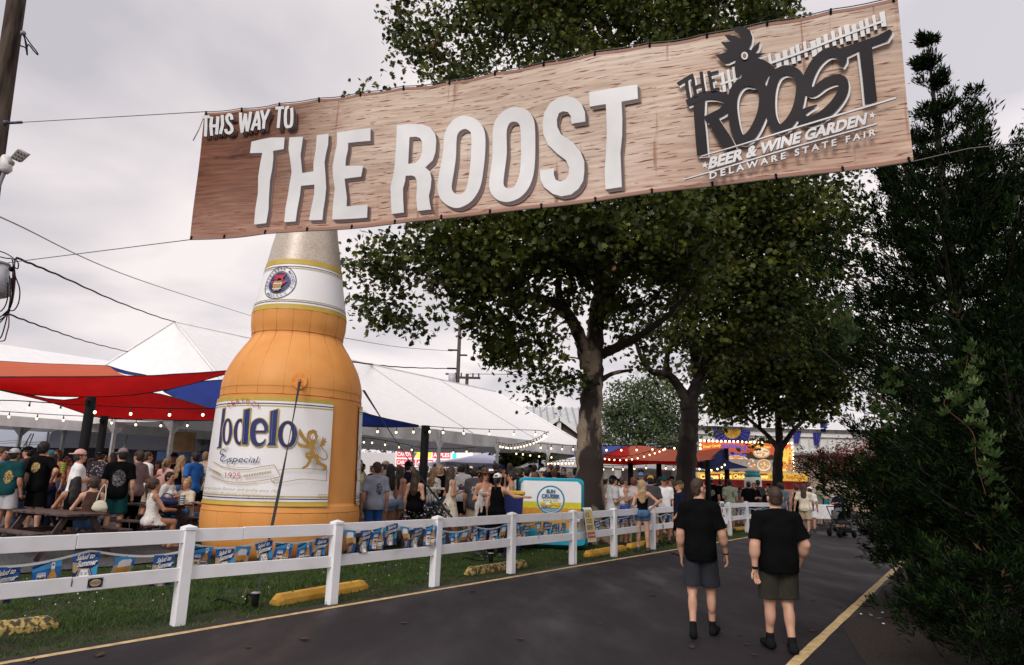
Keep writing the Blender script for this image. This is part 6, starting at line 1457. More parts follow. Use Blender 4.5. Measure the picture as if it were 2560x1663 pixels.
SEQ = {0: 'BLGLB', 1: 'LBLGL', 2: 'BLGLBBL', 3: 'GLBLGLB', 4: 'LBGLBLG', 5: 'BLGLBB', 6: 'LBLB', 7: 'BLLBL', 8: 'LBLBL', 9: 'BLBL', 10: 'LBLB', 11: 'LBLL', 12: 'BLBLL'}
names = ['nearest to the camera at far left', 'in the second fence bay from the left', 'in front of the foot of the giant bottle', 'just right of the giant bottle', 'below the two women by the planter', 'below the blue rimmed inflatable', 'beside the yellow beer sign', 'below the woman with long blonde hair', 'beside the man in the navy cap', 'behind the man in glasses', 'right of the man in glasses', 'left of the last two white posts', 'at the far end of the fence']
for i in range(len(posts) - 1):
    a, b = posts[i], posts[i + 1]; Ld = np.linalg.norm(b - a); d = (b - a) / Ld; nn = np.array([-d[1], d[0]])
    front = i in (3,)
    off = -.045 if front else .05
    o = empty('pennant_string', (a[0], a[1], 0), 0, 'string of printed blue beer pennants ' + names[i], 'bunting', 'pennant strings along the fence')
    seq = SEQ[i]; k = len(seq); zt = .93 if not front else 1.04
    sg = lambda t: .04 + .07 * abs(math.sin(t * math.pi * 2)) + .02 * math.sin(i * 3.1 + t * 4)
    if i in (0, 1): sg = lambda t: .06 + .10 * abs(math.sin(t * math.pi * 1.5 + i * .8))
    P = [(d[0] * t * Ld + nn[0] * off, d[1] * t * Ld + nn[1] * off, zt - sg(t)) for t in np.linspace(.03, .97, 36)]
    mb = MB(); mb.grid([[(x, y, z + .012) for x, y, z in P], [(x, y, z - .012) for x, y, z in P]]); mb.build('cord', CORD, o)
    for j, c in enumerate(seq):
        t = .03 + .94 * (j + .5 + .10 * math.sin(j * 5 + i)) / k
        q = link('pennant', PEN[({'L': 'lion', 'B': 'bottle', 'G': 'glass'}[c], (i * 3 + j * 5) % 4)], o)
        q.location = (d[0] * t * Ld + nn[0] * (off + .004), d[1] * t * Ld + nn[1] * (off + .004), zt - sg(t) - .005)
        q.rotation_euler = (R(6 * math.sin(i + j * 2.2)), R(5 * math.sin(j * 3 + i)), math.atan2(d[1], d[0]) + R(11 * math.sin(j * 1.7 + i * 2.3)))
        s_ = .93 if i > 1 else 1; q.scale = (s_, 1, s_)

# ---- sign boxes hung over the top rail
def rail_sign(i, t, label, yellow, wd):
    a, b = posts[i], posts[i + 1]; d = (b - a) / np.linalg.norm(b - a); n = -np.array([-d[1], d[0]]); c = a + (b - a) * t
    o = empty('rail_sign', (c[0], c[1], 0), 0, label, 'sign')
    def rail(u, v, l): k = .03 + l + .10 * (1.14 - v) / .6 * (1 if True else 0); return (d[0] * u + n[0] * k, d[1] * u + n[1] * k, v)
    mb = MB(); rows = [[rail(u, v, 0) for u in np.linspace(-wd / 2, wd / 2, 5)] for v in np.linspace(.42, 1.10, 6)] + [[(d[0] * u + n[0] * .0, d[1] * u + n[1] * .0, 1.135) for u in np.linspace(-wd / 2, wd / 2, 5)]] + [[(d[0] * u - n[0] * .05, d[1] * u - n[1] * .05, v) for u in np.linspace(-wd / 2, wd / 2, 5)] for v in (1.09, .8, .5)]
    mb.grid(rows, smooth=False); bd = mb.build('board', M('sign_white', (.74, .74, .75), .5, .03, 4), o)
    s2 = MB(); s2.grid([[rail(wd / 2 + .16 * t_, v, -.12 * t_) for t_ in (0, 1)] for v in (.45, 1.08)], smooth=False); s2.build('side_flap', M('sign_white', (.74, .74, .75)), o)
    p = Print(rail, step=(0, .2), lift=.004, dl=.0015); h = wd / 2
    F_ = lambda l, m: p.fill(l, m)
    if yellow:
        F_([(-h + .02, .44), (h - .05, .44), (h - .02, .50), (h - .02, 1.04), (h - .06, 1.08), (-h + .05, 1.08), (-h + .02, 1.04)], 0); F_([(-h + .02, .50), (h - .02, .50), (h - .02, .62), (-h + .02, .62)], 1)
        for tx, y, w_ in (('ICE', .94, .6), ('COLD', .81, .85), ('BEER!', .68, .9)): p.text(tx, (-h + .05, y), (-h + .05 + (wd - .1) * w_, y), .095, 2, bold=.0, up=(0, 1))
        p.text('Sun Cruiser', (-h + .04, .54), (h - .05, .545), .05, 3, bold=.02, slant=.3, up=(0, 1)); 
        p.build('sign_print', [M('sign_yellow', (.58, .46, .13), .5, .05, 3), M('sign_crimson', (.36, .02, .04), .5), M('navy_print', (.012, .025, .13)), M('sign_white', (.74, .74, .75))], o)
        p2 = Print(lambda u, v, l: rail(wd / 2 + u, v, -.75 * u + l), step=(0, 0), lift=.004); p2.text('$6.00', (.02, .50), (.14, .52), .07, 0, bold=.0, up=(0, 1)); p2.build('price_print', [M('navy_print', (.012, .025, .13))], o)
    else:
        F_([(-h + .05, .96), (h - .05, .96), (h - .05, 1.07), (-h + .05, 1.07)], 0); p.text('BUCKETS', (-h + .07, .985), (h - .08, .985), .06, 1, bold=.0, up=(0, 1)); F_(ring((-h + .09, .85), .05, .08), 2); F_(ring((-h + .12, .68), .06, .04), 2)
        for x, y in ((.08, .88), (.06, .75), (.09, .66)): F_(ring((x, y), .03, .03, 10), 3)
        p.build('sign_print', [M('navy_print', (.012, .025, .13)), M('sign_white', (.74, .74, .75)), M('sign_crimson', (.36, .02, .04)), M('sign_yellow', (.58, .46, .13))], o)
rail_sign(6, .30, 'yellow Ice Cold Beer sign hanging over the top rail of the fence', True, .40)
rail_sign(10, .62, 'white printed drink sign hung on the fence right of the man in glasses', False, .44)

# ---- wheel stops
YEL = M('wheel_stop_paint', (.58, .30, .035), .75, .12, 5, bump=.4, bscale=40, col2=(.66, .37, .06))
YWORN = M('wheel_stop_worn', (.10, .085, .055), .85, .3, 16, bump=.5, bscale=40, col2=(.52, .37, .12), lo=.47, hi=.56)
def wheel_stop(a, b, label, mat):
    a, b = np.array(a), np.array(b); c = (a + b) / 2; d = (b - a); l = np.linalg.norm(d); g_ = float(gz(*c)) - .01
    o = empty('wheel_stop', (c[0], c[1], g_), math.atan2(d[1], d[0]), label, 'parking stop', 'yellow concrete wheel stops along the fence')
    sec = [(-.10, 0), (-.095, .07), (-.055, .135), (.055, .135), (.095, .07), (.10, 0)]; mb = MB(); rows = []
    for x, k in ((-l / 2, 0), (-l / 2 + .09, 1), (-l / 4, 1), (0, 1), (l / 4, 1), (l / 2 - .09, 1), (l / 2, 0)):
        rows.append([(x, y * (1 if k else .8), z * (1 if k else .55)) for y, z in sec])
    mb.grid(rows, smooth=False); k = len(mb.v); mb.f.append(list(range(6))); mb.mi.append(0); mb.sm.append(False); mb.f.append(list(range(k - 6, k))); mb.mi.append(0); mb.sm.append(False)
    mb.build('concrete_bar', mat, o)
    for x in (-l * .32, l * .32): m2 = MB(); m2.tube([(x, 0, .125), (x, 0, .139)], .018, 8); m2.build('rebar_pin', M('rust', (.07, .03, .015), .9), o)
g2 = lambda x, y: atz(x, y, 0)[:2]
wheel_stop(g2(-120, 1600), g2(140, 1567), 'worn yellow wheel stop with flaking paint at the bottom left corner', YWORN)
wheel_stop(g2(683, 1512), g2(912, 1470), 'bright yellow wheel stop in the grass under the giant bottle', YEL)
wheel_stop(g2(1168, 1437), g2(1312, 1415), 'scuffed yellow wheel stop beneath the planter part of the fence', YWORN)
wheel_stop(g2(1465, 1392), g2(1560, 1375), 'yellow wheel stop just right of the Ice Cold Beer sign', YEL)
wheel_stop(g2(1570, 1372), g2(1650, 1357), 'yellow wheel stop nearest the man in glasses', YEL)
wheel_stop(g2(1808, 1330), g2(1868, 1324), 'farthest yellow wheel stop between the last two white posts', YEL)

# ---- blue rimmed inflatable lounge panel
def cruiser():
    Y = 18.1; q = at(1378, 1195, Y); g_ = float(gz(q[0], Y)); o = empty('inflatable_lounger', (q[0], Y, g_), R(-6), 'blue rimmed white and yellow inflatable with a round Sun Cruiser logo', 'inflatable')
    zt = q[2] - g_; W = 1.70; z0 = .40
    def rbox(name, x0, x1, za, zb, y0, y1, r, mat, seg=7):
        """rounded slab like a drop-stitch inflatable"""
        mb = MB(); out_ = []
        for cx_, cz_, a0 in ((x1 - r, zb - r, 0), (x0 + r, zb - r, 90), (x0 + r, za + r, 180), (x1 - r, za + r, 270)):
            for i in range(seg): a = R(a0 + 90 * i / (seg - 1)); out_.append((cx_ + r * math.cos(a), cz_ + r * math.sin(a)))
        yy = np.linspace(0, math.pi, 7); cx_, cz_ = (x0 + x1) / 2, (za + zb) / 2; th = (y1 - y0) / 2; rows = []
        for t in yy:
            ins = .07 * (1 - math.sin(t) ** .5) ; rows.append([(cx_ + (x - cx_) * (1 - ins / ((x1 - x0) / 2)), (y0 + y1) / 2 - th * math.cos(t), cz_ + (z - cz_) * (1 - ins / ((zb - za) / 2))) for x, z in out_ + out_[:1]])
        mb.grid(rows); n = len(out_); mb.f.append(list(range(n))); mb.mi.append(0); mb.sm.append(False); k = len(mb.v); mb.f.append(list(range(k - n - 1, k - 1))); mb.mi.append(0); mb.sm.append(False)
        return mb.build(name, mat, o)
    teal = M('vinyl_teal', (.012, .30, .42), .4, .05, 3, spec=.5); white = M('vinyl_white', (.76, .76, .78), .4, .03, 3)
    rbox('backrest', -W / 2, W / 2, z0, zt, -.12, .14, .14, teal)
    rbox('seat_base', -W / 2 - .1, W / 2 + .1, .06, .5, -.42, .16, .12, teal)
    p = Print(lambda u, v, l: (u, -.122 - l, v), step=(0, 0), lift=.004, dl=.0015); F_ = lambda l, m: p.fill(l, m)
    h = W / 2 - .075; zb_, zc = z0 + .05, zt - .08
    def clip(za, zb2, r=.09): return [(-h, za), (h, za), (h, zb2 - (r if zb2 == zc else 0)), (h - (r if zb2 == zc else 0), zb2), (-h + (r if zb2 == zc else 0), zb2), (-h, zb2 - (r if zb2 == zc else 0))]
    F_(clip(zb_, zc), 0); F_([(-h, zb_), (h, zb_), (h, zt - .60), (-h, zt - .60)], 1); F_([(-h, zb_), (h, zb_), (h, zt - .75), (-h, zt - .75)], 2)
    cy = zt - .55; r = .36; F_(ring((0, cy), r, r, 40), 3); F_(ring((0, cy), r - .04, r - .04, 40), 0)
    lo = lambda z: [(x, y) for x, y in ring((0, cy), r - .06, r - .06, 60) if y <= z]
    F_(sorted(lo(cy - .05), key=lambda t: math.atan2(t[1] - cy + .05, t[0]) if True else 0), 1); F_(ring((-.07, cy - .11), .055, .055, 18), 0); F_(sorted(lo(cy - .12), key=lambda t: math.atan2(t[1] - cy + .12, t[0])), 2)
    F_([(-.25, cy - .22), (-.2, cy - .16), (-.16, cy - .19), (-.12, cy - .15), (-.07, cy - .20), (.0, cy - .17), (.1, cy - .22)], 4); F_([(-.02, cy - .20), (.08, cy - .15), (.16, cy - .18), (.24, cy - .2)], 1); F_(sorted(lo(cy - .20), key=lambda t: math.atan2(t[1] - cy + .2, t[0])), 3)
    for k in range(3): p.line([(-.16 + .03 * k, cy - .235 - .025 * k), (.0, cy - .23 - .025 * k), (.17 - .04 * k, cy - .235 - .025 * k)], .007, 0)
    p.text('SUN', (-.115, cy + .175), (.115, cy + .175), .085, 4, bold=.06, up=(0, 1)); p.text('CRUISER', (-.235, cy + .055), (.235, cy + .055), .085, 4, bold=.05, up=(0, 1))
    p.line([(-.22, cy + .035), (.22, cy + .035)], .012, 2, smooth=False); p.line([(-.11, cy + .16), (.11, cy + .16)], .010, 2, smooth=False)
    p.text('ICED TEA', (-.2, cy - .03), (-.05, cy - .03), .026, 4, bold=.02, up=(0, 1)); p.text('VODKA', (.06, cy - .03), (.19, cy - .03), .026, 4, bold=.02, up=(0, 1)); F_(ring((0, cy - .018), .03, .03, 12), 1)
    p.build('panel_print', [white, M('panel_lime', (.58, .52, .03), .5), M('panel_ochre', (.52, .25, .025), .5), M('panel_teal', (.01, .20, .32), .5), M('panel_blue', (.005, .13, .26), .5)], o)
    for s_, x0, x1, rz in ((-1, -W / 2 - .55, -W / 2 + .12, .10), (1, W / 2 - .18, W / 2 + .24, -.04)):
        mb = MB(); P = [(x0 + (x1 - x0) * t, -.42, .74 + (.10 * (1 - t) if s_ < 0 else .02)) for t in np.linspace(0, 1, 9)]; rr = [.06 + .05 * math.sin(math.pi * min(1, max(.04, t))) ** .5 for t in np.linspace(0, 1, 9)]
        mb.tube(P, rr, 14); a_ = mb.build('arm_rest', white, o)
        mb = MB()
        for v in range(3): mb.grid([[(x0 + .15 + .2 * t, -.46 + .03 * v, P[3][2] + .108) for t in (0, 1)], [(x0 + .15 + .2 * t, -.445 + .03 * v, P[3][2] + .110) for t in (0, 1)]])
        mb.build('arm_print', M('arm_brown', (.20, .09, .06), .6), a_)
cruiser()
# ================================================================== people: bodies grown as one smooth skin
class Field:
    """signed distance on a grid; shapes are blended in, then a surface is drawn through zero"""
    def __init__(s, lo, hi, h):
        s.lo, s.h = np.array(lo, float), h; s.n = np.ceil((np.array(hi) - lo) / h).astype(int) + 1
        s.F = np.full(s.n, .25, np.float32); s.ax = [s.lo[i] + h * np.arange(s.n[i]) for i in range(3)]
    def _sub(s, a, b, pad):
        i0 = np.maximum(0, np.floor((a - pad - s.lo) / s.h).astype(int)); i1 = np.minimum(s.n, np.ceil((b + pad - s.lo) / s.h).astype(int) + 1)
        sl = tuple(slice(i0[k], max(i0[k], i1[k])) for k in range(3))
        return sl, s.ax[0][sl[0]][:, None, None], s.ax[1][sl[1]][None, :, None], s.ax[2][sl[2]][None, None, :]
    def _mix(s, sl, d, k):
        A = s.F[sl]
        if A.size == 0: return
        hh = np.maximum(k - np.abs(A - d), 0) / k; s.F[sl] = np.minimum(A, d) - hh * hh * k * .25
    def cone(s, a, b, ra, rb, k=.03, cut=None, sq=1.0):
        """tapered limb; cut: flat ends wherever (P-point).normal > 0; sq flattens it front to back"""
        a, b = np.array(a, float), np.array(b, float); m = max(ra, rb)
        sl, x, y, z = s._sub(np.minimum(a, b) - m, np.maximum(a, b) + m, .06 + k)
        ba = b - a; t = np.clip(((x - a[0]) * ba[0] + (y - a[1]) * ba[1] + (z - a[2]) * ba[2]) / (ba @ ba + 1e-12), 0, 1)
        d = np.sqrt((x - a[0] - ba[0] * t) ** 2 + ((y - a[1] - ba[1] * t) / sq) ** 2 + (z - a[2] - ba[2] * t) ** 2) - (ra + (rb - ra) * t)
        for c in (cut or []): d = np.maximum(d, (x - c[0][0]) * c[1][0] + (y - c[0][1]) * c[1][1] + (z - c[0][2]) * c[1][2])
        s._mix(sl, d, k)
    def ell(s, c, r, k=.03, R3=None):
        c, r = np.array(c, float), np.array(r, float); sl, x, y, z = s._sub(c - r.max(), c + r.max(), .06 + k)
        x, y, z = x - c[0], y - c[1], z - c[2]
        if R3 is not None: x, y, z = (R3[0][0] * x + R3[0][1] * y + R3[0][2] * z), (R3[1][0] * x + R3[1][1] * y + R3[1][2] * z), (R3[2][0] * x + R3[2][1] * y + R3[2][2] * z)
        k0 = np.sqrt((x / r[0]) ** 2 + (y / r[1]) ** 2 + (z / r[2]) ** 2); k1 = np.sqrt((x / r[0] ** 2) ** 2 + (y / r[1] ** 2) ** 2 + (z / r[2] ** 2) ** 2) + 1e-9
        s._mix(sl, k0 * (k0 - 1) / k1, k)
    def half(s, p, n):
        """keep only the side where (P-p).n < 0"""
        p, n = np.array(p, float), np.array(n, float); n = n / np.linalg.norm(n)
        s.F = np.maximum(s.F, ((s.ax[0] - p[0]) * n[0])[:, None, None] + ((s.ax[1] - p[1]) * n[1])[None, :, None] + ((s.ax[2] - p[2]) * n[2])[None, None, :]).astype(np.float32)
    def folds(s, amp, seed=0):
        x, y, z = s.ax[0][:, None, None], s.ax[1][None, :, None], s.ax[2][None, None, :]
        s.F = s.F + (amp * (np.sin(9 * x + 31 * z + 5 * np.sin(13 * y + seed)) * .5 + np.sin(27 * x - 19 * z + seed + 3 * np.sin(11 * z)) * .35 + np.sin(38 * y + 24 * z - 17 * x) * .3)).astype(np.float32)
    def surface(s):
        F = s.F; h = s.h; S_ = F < 0; n = np.array(F.shape) - 1
        c = sum(S_[i:i + n[0], j:j + n[1], k:k + n[2]].astype(np.int8) for i in (0, 1) for j in (0, 1) for k in (0, 1))
        act = (c > 0) & (c < 8); I = np.argwhere(act); idx = -np.ones(n, np.int32); idx[act] = np.arange(len(I))
        acc = np.zeros((len(I), 3)); cnt = np.zeros(len(I)); C = [(i, j, k) for i in (0, 1) for j in (0, 1) for k in (0, 1)]
        for a in C:
            for ax in range(3):
                if a[ax]: continue
                b = list(a); b[ax] = 1; fa = F[I[:, 0] + a[0], I[:, 1] + a[1], I[:, 2] + a[2]]; fb = F[I[:, 0] + b[0], I[:, 1] + b[1], I[:, 2] + b[2]]
                w_ = (fa < 0) != (fb < 0); t = fa[w_] / (fa[w_] - fb[w_]); p = np.tile(np.array(a, float), (w_.sum(), 1)); p[:, ax] += t; acc[w_] += p; cnt[w_] += 1
        V = s.lo + (I + acc / cnt[:, None]) * h; Q = []
        for ax in range(3):
            u, v = [(1, 2), (2, 0), (0, 1)][ax]; sl0 = [slice(None)] * 3; sl1 = [slice(None)] * 3; sl0[ax] = slice(0, -1); sl1[ax] = slice(1, None)
            e = S_[tuple(sl0)] != S_[tuple(sl1)]; fl = S_[tuple(sl0)]; E = np.argwhere(e)
            E = E[(E[:, u] > 0) & (E[:, v] > 0) & (E[:, u] < n[u]) & (E[:, v] < n[v])]
            q = []
            for du, dv in ((1, 1), (0, 1), (0, 0), (1, 0)):
                g = E.copy(); g[:, u] -= du; g[:, v] -= dv; q.append(idx[g[:, 0], g[:, 1], g[:, 2]])
            q = np.stack(q, 1); f = fl[E[:, 0], E[:, 1], E[:, 2]]; q[~f] = q[~f][:, ::-1]; Q.append(q)
        return V, np.concatenate(Q)

def rotz(p, a, c=(0, 0)):
    x, y = p[0] - c[0], p[1] - c[1]; return (c[0] + x * math.cos(a) - y * math.sin(a), c[1] + x * math.sin(a) + y * math.cos(a), p[2])
# arm poses: elbow and wrist offset from the shoulder (right side; x outward, y forward)
ARM = dict(down=((.065, -.03, -.29), (.075, .04, -.54)), drink=((.07, -.05, -.28), (-.06, .20, -.20)), hip=((.24, -.06, -.19), (.06, .06, -.36)), up=((.10, .20, -.10), (-.04, .17, .17)), reach=((.15, .15, -.20), (.10, .40, -.15)), out=((.22, .10, -.14), (.48, .14, -.14)), cross=((.10, .02, -.28), (-.16, .17, -.24)), table=((.12, .14, -.25), (-.04, .36, -.26)), swingf=((.09, .05, -.28), (.07, .20, -.48)), swingb=((.10, -.10, -.27), (.13, -.13, -.52)))
class Fig:
    """joint positions of one figure, 1.75 m tall, facing +Y, feet on z = 0"""
    def __init__(s, sex='m', arms=('down', 'down'), legs='stand', fat=0.0, yaw=0, nod=0):
        s.sex, s.fat, s.yaw, s.legs = sex, fat, R(yaw), legs; f = sex == 'f'; sit = legs == 'sit'; s.up = -.42 if sit else 0.0; u = s.up
        s.shw = .158 if f else .188; s.sh = [np.array((i * s.shw, -.012, 1.415 + u)) for i in (-1, 1)]
        s.el, s.wr = [], []
        for i, a, S_ in zip((-1, 1), arms, s.sh):
            e, w_ = ARM[a]; s.el.append(S_ + np.array((e[0] * i, e[1], e[2]))); s.wr.append(S_ + np.array((w_[0] * i, w_[1], w_[2])))
        s.hip = [np.array((i * .092, -.005, .93 + u)) for i in (-1, 1)]
        if sit: s.kn = [np.array((i * .11, .41, .50)) for i in (-1, 1)]; s.an = [np.array((i * .11, .40, .085)) for i in (-1, 1)]; s.toe = [np.array((i * .12, .55, .03)) for i in (-1, 1)]
        elif legs == 'walk': s.kn = [np.array((-.10, .10, .505)), np.array((.10, .0, .50))]; s.an = [np.array((-.10, .10, .09)), np.array((.105, -.20, .12))]; s.toe = [np.array((-.115, .26, .03)), np.array((.12, -.06, .035))]
        elif legs == 'lean': s.kn = [np.array((-.09, .03, .5)), np.array((.13, .07, .5))]; s.an = [np.array((-.10, .0, .085)), np.array((.16, -.03, .085))]; s.toe = [np.array((-.14, .14, .03)), np.array((.25, .09, .03))]
        else: s.kn = [np.array((i * .105, .02, .5)) for i in (-1, 1)]; s.an = [np.array((i * .12, -.01, .085)) for i in (-1, 1)]; s.toe = [np.array((i * .16, .14, .03)) for i in (-1, 1)]
    def H(s, x, y, z): return rotz((x, y, z + s.up), s.yaw)
    def Hr(s, c, r, G, k=.02): 
        a = s.yaw; G.ell(s.H(*c), r, k, ((math.cos(a), math.sin(a), 0), (-math.sin(a), math.cos(a), 0), (0, 0, 1)))
    def torso(s, G, e=0.0, k=.05, zlo=None, full=True):
        f = s.sex == 'f'; u = s.up; w_ = 1 + s.fat; W = 1 + s.fat * .35
        G.ell((0, .0, 1.29 + u), ((.142 if f else .172) * W + e, (.102 if f else .112) * W + e, .20 + e), k)
        G.cone((-s.shw * .86, -.015, 1.405 + u), (s.shw * .86, -.015, 1.405 + u), .050 + e, .050 + e, k)
        if full:
            for i in (-1, 1): G.cone((i * s.shw * .72, -.018, 1.425 + u), (i * .03, -.014, 1.495 + u), .043 + e, .040 + e, k)
        G.ell((0, .012 + s.fat * .09, 1.10 + u), ((.122 if f else .150) * w_ + e, (.090 if f else .105) * (1 + s.fat * 1.5) + e, .19 + e), k)
        G.ell((0, -.012, .955 + u), ((.165 if f else .160) * (1 + s.fat * .5) + e, .115 * (1 + s.fat * .6) + e, .135 + e), k)
        for i in (-1, 1):
            G.ell((i * .078, -.070, .925 + u), (.085 + e, .082 + e, .095 + e), k)
            if f: G.ell((i * .072, .092, 1.285 + u), (.062 + e, .055 + e, .062 + e), .03)
    def leg(s, G, i, e=0.0, t1=1.0, flare=0.0, k=.03):
        hp, kn, an = s.hip[i], s.kn[i], s.an[i]; w_ = 1 + s.fat * .35; d = kn - hp; d = d / np.linalg.norm(d)
        if t1 < 1: p = hp + (kn - hp) * t1; G.cone(hp, kn + (kn - hp) * .12, .088 * w_ + e, .062 * w_ + e + flare, k, [(p, d)])
        else: G.cone(hp, kn, .088 * w_ + e, .057 * w_ + e + flare * .5, k)
        if t1 > 1:
            q = kn + (an - kn) * min(1, t1 - 1); dd = (an - kn) / np.linalg.norm(an - kn); G.cone(kn, an + dd * .05, .055 * w_ + e, .045 + e + flare, k, [(q, dd)])
    def body(s, h, hands=False, feet=True):
        P = np.array(s.sh + s.el + s.wr + s.hip + s.kn + s.an + s.toe + [(0, 0, 1.78 + s.up), (0, 0, 0)]); G = Field(P.min(0) - (.17, .2, .06), P.max(0) + (.17, .17, .05), h); u = s.up
        s.torso(G)
        # head and neck
        G.cone((0, -.012, 1.44 + u), s.H(0, .004, 1.57), .060, .055, .03)
        s.Hr((0, -.004, 1.655), (.074, .092, .098), G); s.Hr((0, .035, 1.592), (.058, .062, .070), G); s.Hr((0, .072, 1.552), (.030, .026, .024), G, .02)
        G.cone(s.H(0, .092, 1.645), s.H(0, .112, 1.608), .010, .0155, .015); s.Hr((0, .078, 1.668), (.052, .022, .012), G, .02)
        for i in (-1, 1): s.Hr((i * .036, .07, 1.617), (.020, .022, .018), G, .02); s.Hr((i * .079, -.005, 1.622), (.012, .022, .032), G, .008)
        s.Hr((0, .092, 1.578), (.022, .012, .006), G, .012)
        m = .86 if s.sex == 'f' else 1.0; m *= 1 + s.fat * .25
        for i in (0, 1):
            S_, e, w_ = s.sh[i], s.el[i], s.wr[i]
            G.ell(S_ + np.array((0, 0, -.01)), (.060 * m, .060 * m, .065 * m), .04); G.cone(S_, e, .052 * m, .042 * m, .03); G.cone(e, w_, .042 * m, .028 * m, .02); G.ell(e + (w_ - e) * .25, (.039 * m,) * 3, .05)
            if not hands:
                d = (w_ - e) / np.linalg.norm(w_ - e); G.cone(w_, w_ + d * .07, .026, .034, .02, sq=.75); 
                for q in (-.018, .006, .026): G.cone(w_ + d * .07 + np.array((0, q, 0)), w_ + d * .135 + np.array((0, q * .8 + .012, 0)), .013, .010, .010)
                G.cone(w_ + d * .03, w_ + d * .08 + np.array((0, .048, 0)), .014, .011, .012)
            s.leg(G, i); kn, an, to = s.kn[i], s.an[i], s.toe[i]; w2 = 1 + s.fat * .25
            G.cone(kn, an, .054 * w2, .036, .03); c = kn + (an - kn) * .32 + np.array((0, -.022, 0)); G.ell(c, (.050 * w2, .052 * w2, .12), .03)
            if feet: b = an + np.array((0, -.035, -an[2] + .04 + max(0, an[2] - .09))); G.cone(an, b, .036, .038, .03); G.cone(b, to, .038, .030, .03, sq=1.0)
        return G
def mesh_from(G, name, nmat=1, face=None):
    V, Q = G.surface(); me = np_mesh(None, V, Q, [None] * 0, smooth=True) if False else bpy.data.meshes.new(name)
    k = 4; me.vertices.add(len(V)); me.vertices.foreach_set('co', V.astype(np.float32).ravel()); me.loops.add(Q.size); me.loops.foreach_set('vertex_index', Q.astype(np.int32).ravel()); me.polygons.add(len(Q)); me.polygons.foreach_set('loop_start', np.arange(0, Q.size, 4, dtype=np.int32)); me.polygons.foreach_set('use_smooth', np.ones(len(Q), bool))
    for _ in range(nmat): me.materials.append(None)
    if face is not None: me.polygons.foreach_set('material_index', face(V[Q].mean(1)).astype(np.int32))
    me.update(calc_edges=True); return me
CACHE = {}
def cached(key, fn):
    if key not in CACHE: CACHE[key] = fn()
    return CACHE[key]
HV = .0185
def m_body(fig, key, h=HV, hands=False):
    def mk():
        G = fig.body(h, hands)
        def face(C):
            q = np.stack(rotz((C[:, 0], C[:, 1], C[:, 2]), -fig.yaw), 1); z = q[:, 2] - fig.up; ff = q[:, 1] > .055; r = np.zeros(len(C))
            ey = ((np.abs(q[:, 0]) - .032) / .015) ** 2 + ((z - 1.642) / .010) ** 2 < 1; br = ((np.abs(q[:, 0]) - .034) / .021) ** 2 + ((z - 1.664) / .007) ** 2 < 1; li = (q[:, 0] / .025) ** 2 + ((z - 1.578) / .009) ** 2 < 1
            r[ff & (ey | br)] = 1; r[ff & li] = 2; return r
        return mesh_from(G, 'person', 3, face)
    return cached(('body', key, h), mk)
def grid_for(fig, h, pad=.2):
    P = np.array(fig.sh + fig.el + fig.hip + fig.kn + fig.an + [(0, 0, 1.52 + fig.up)]); return Field(P.min(0) - pad, P.max(0) + pad, h)
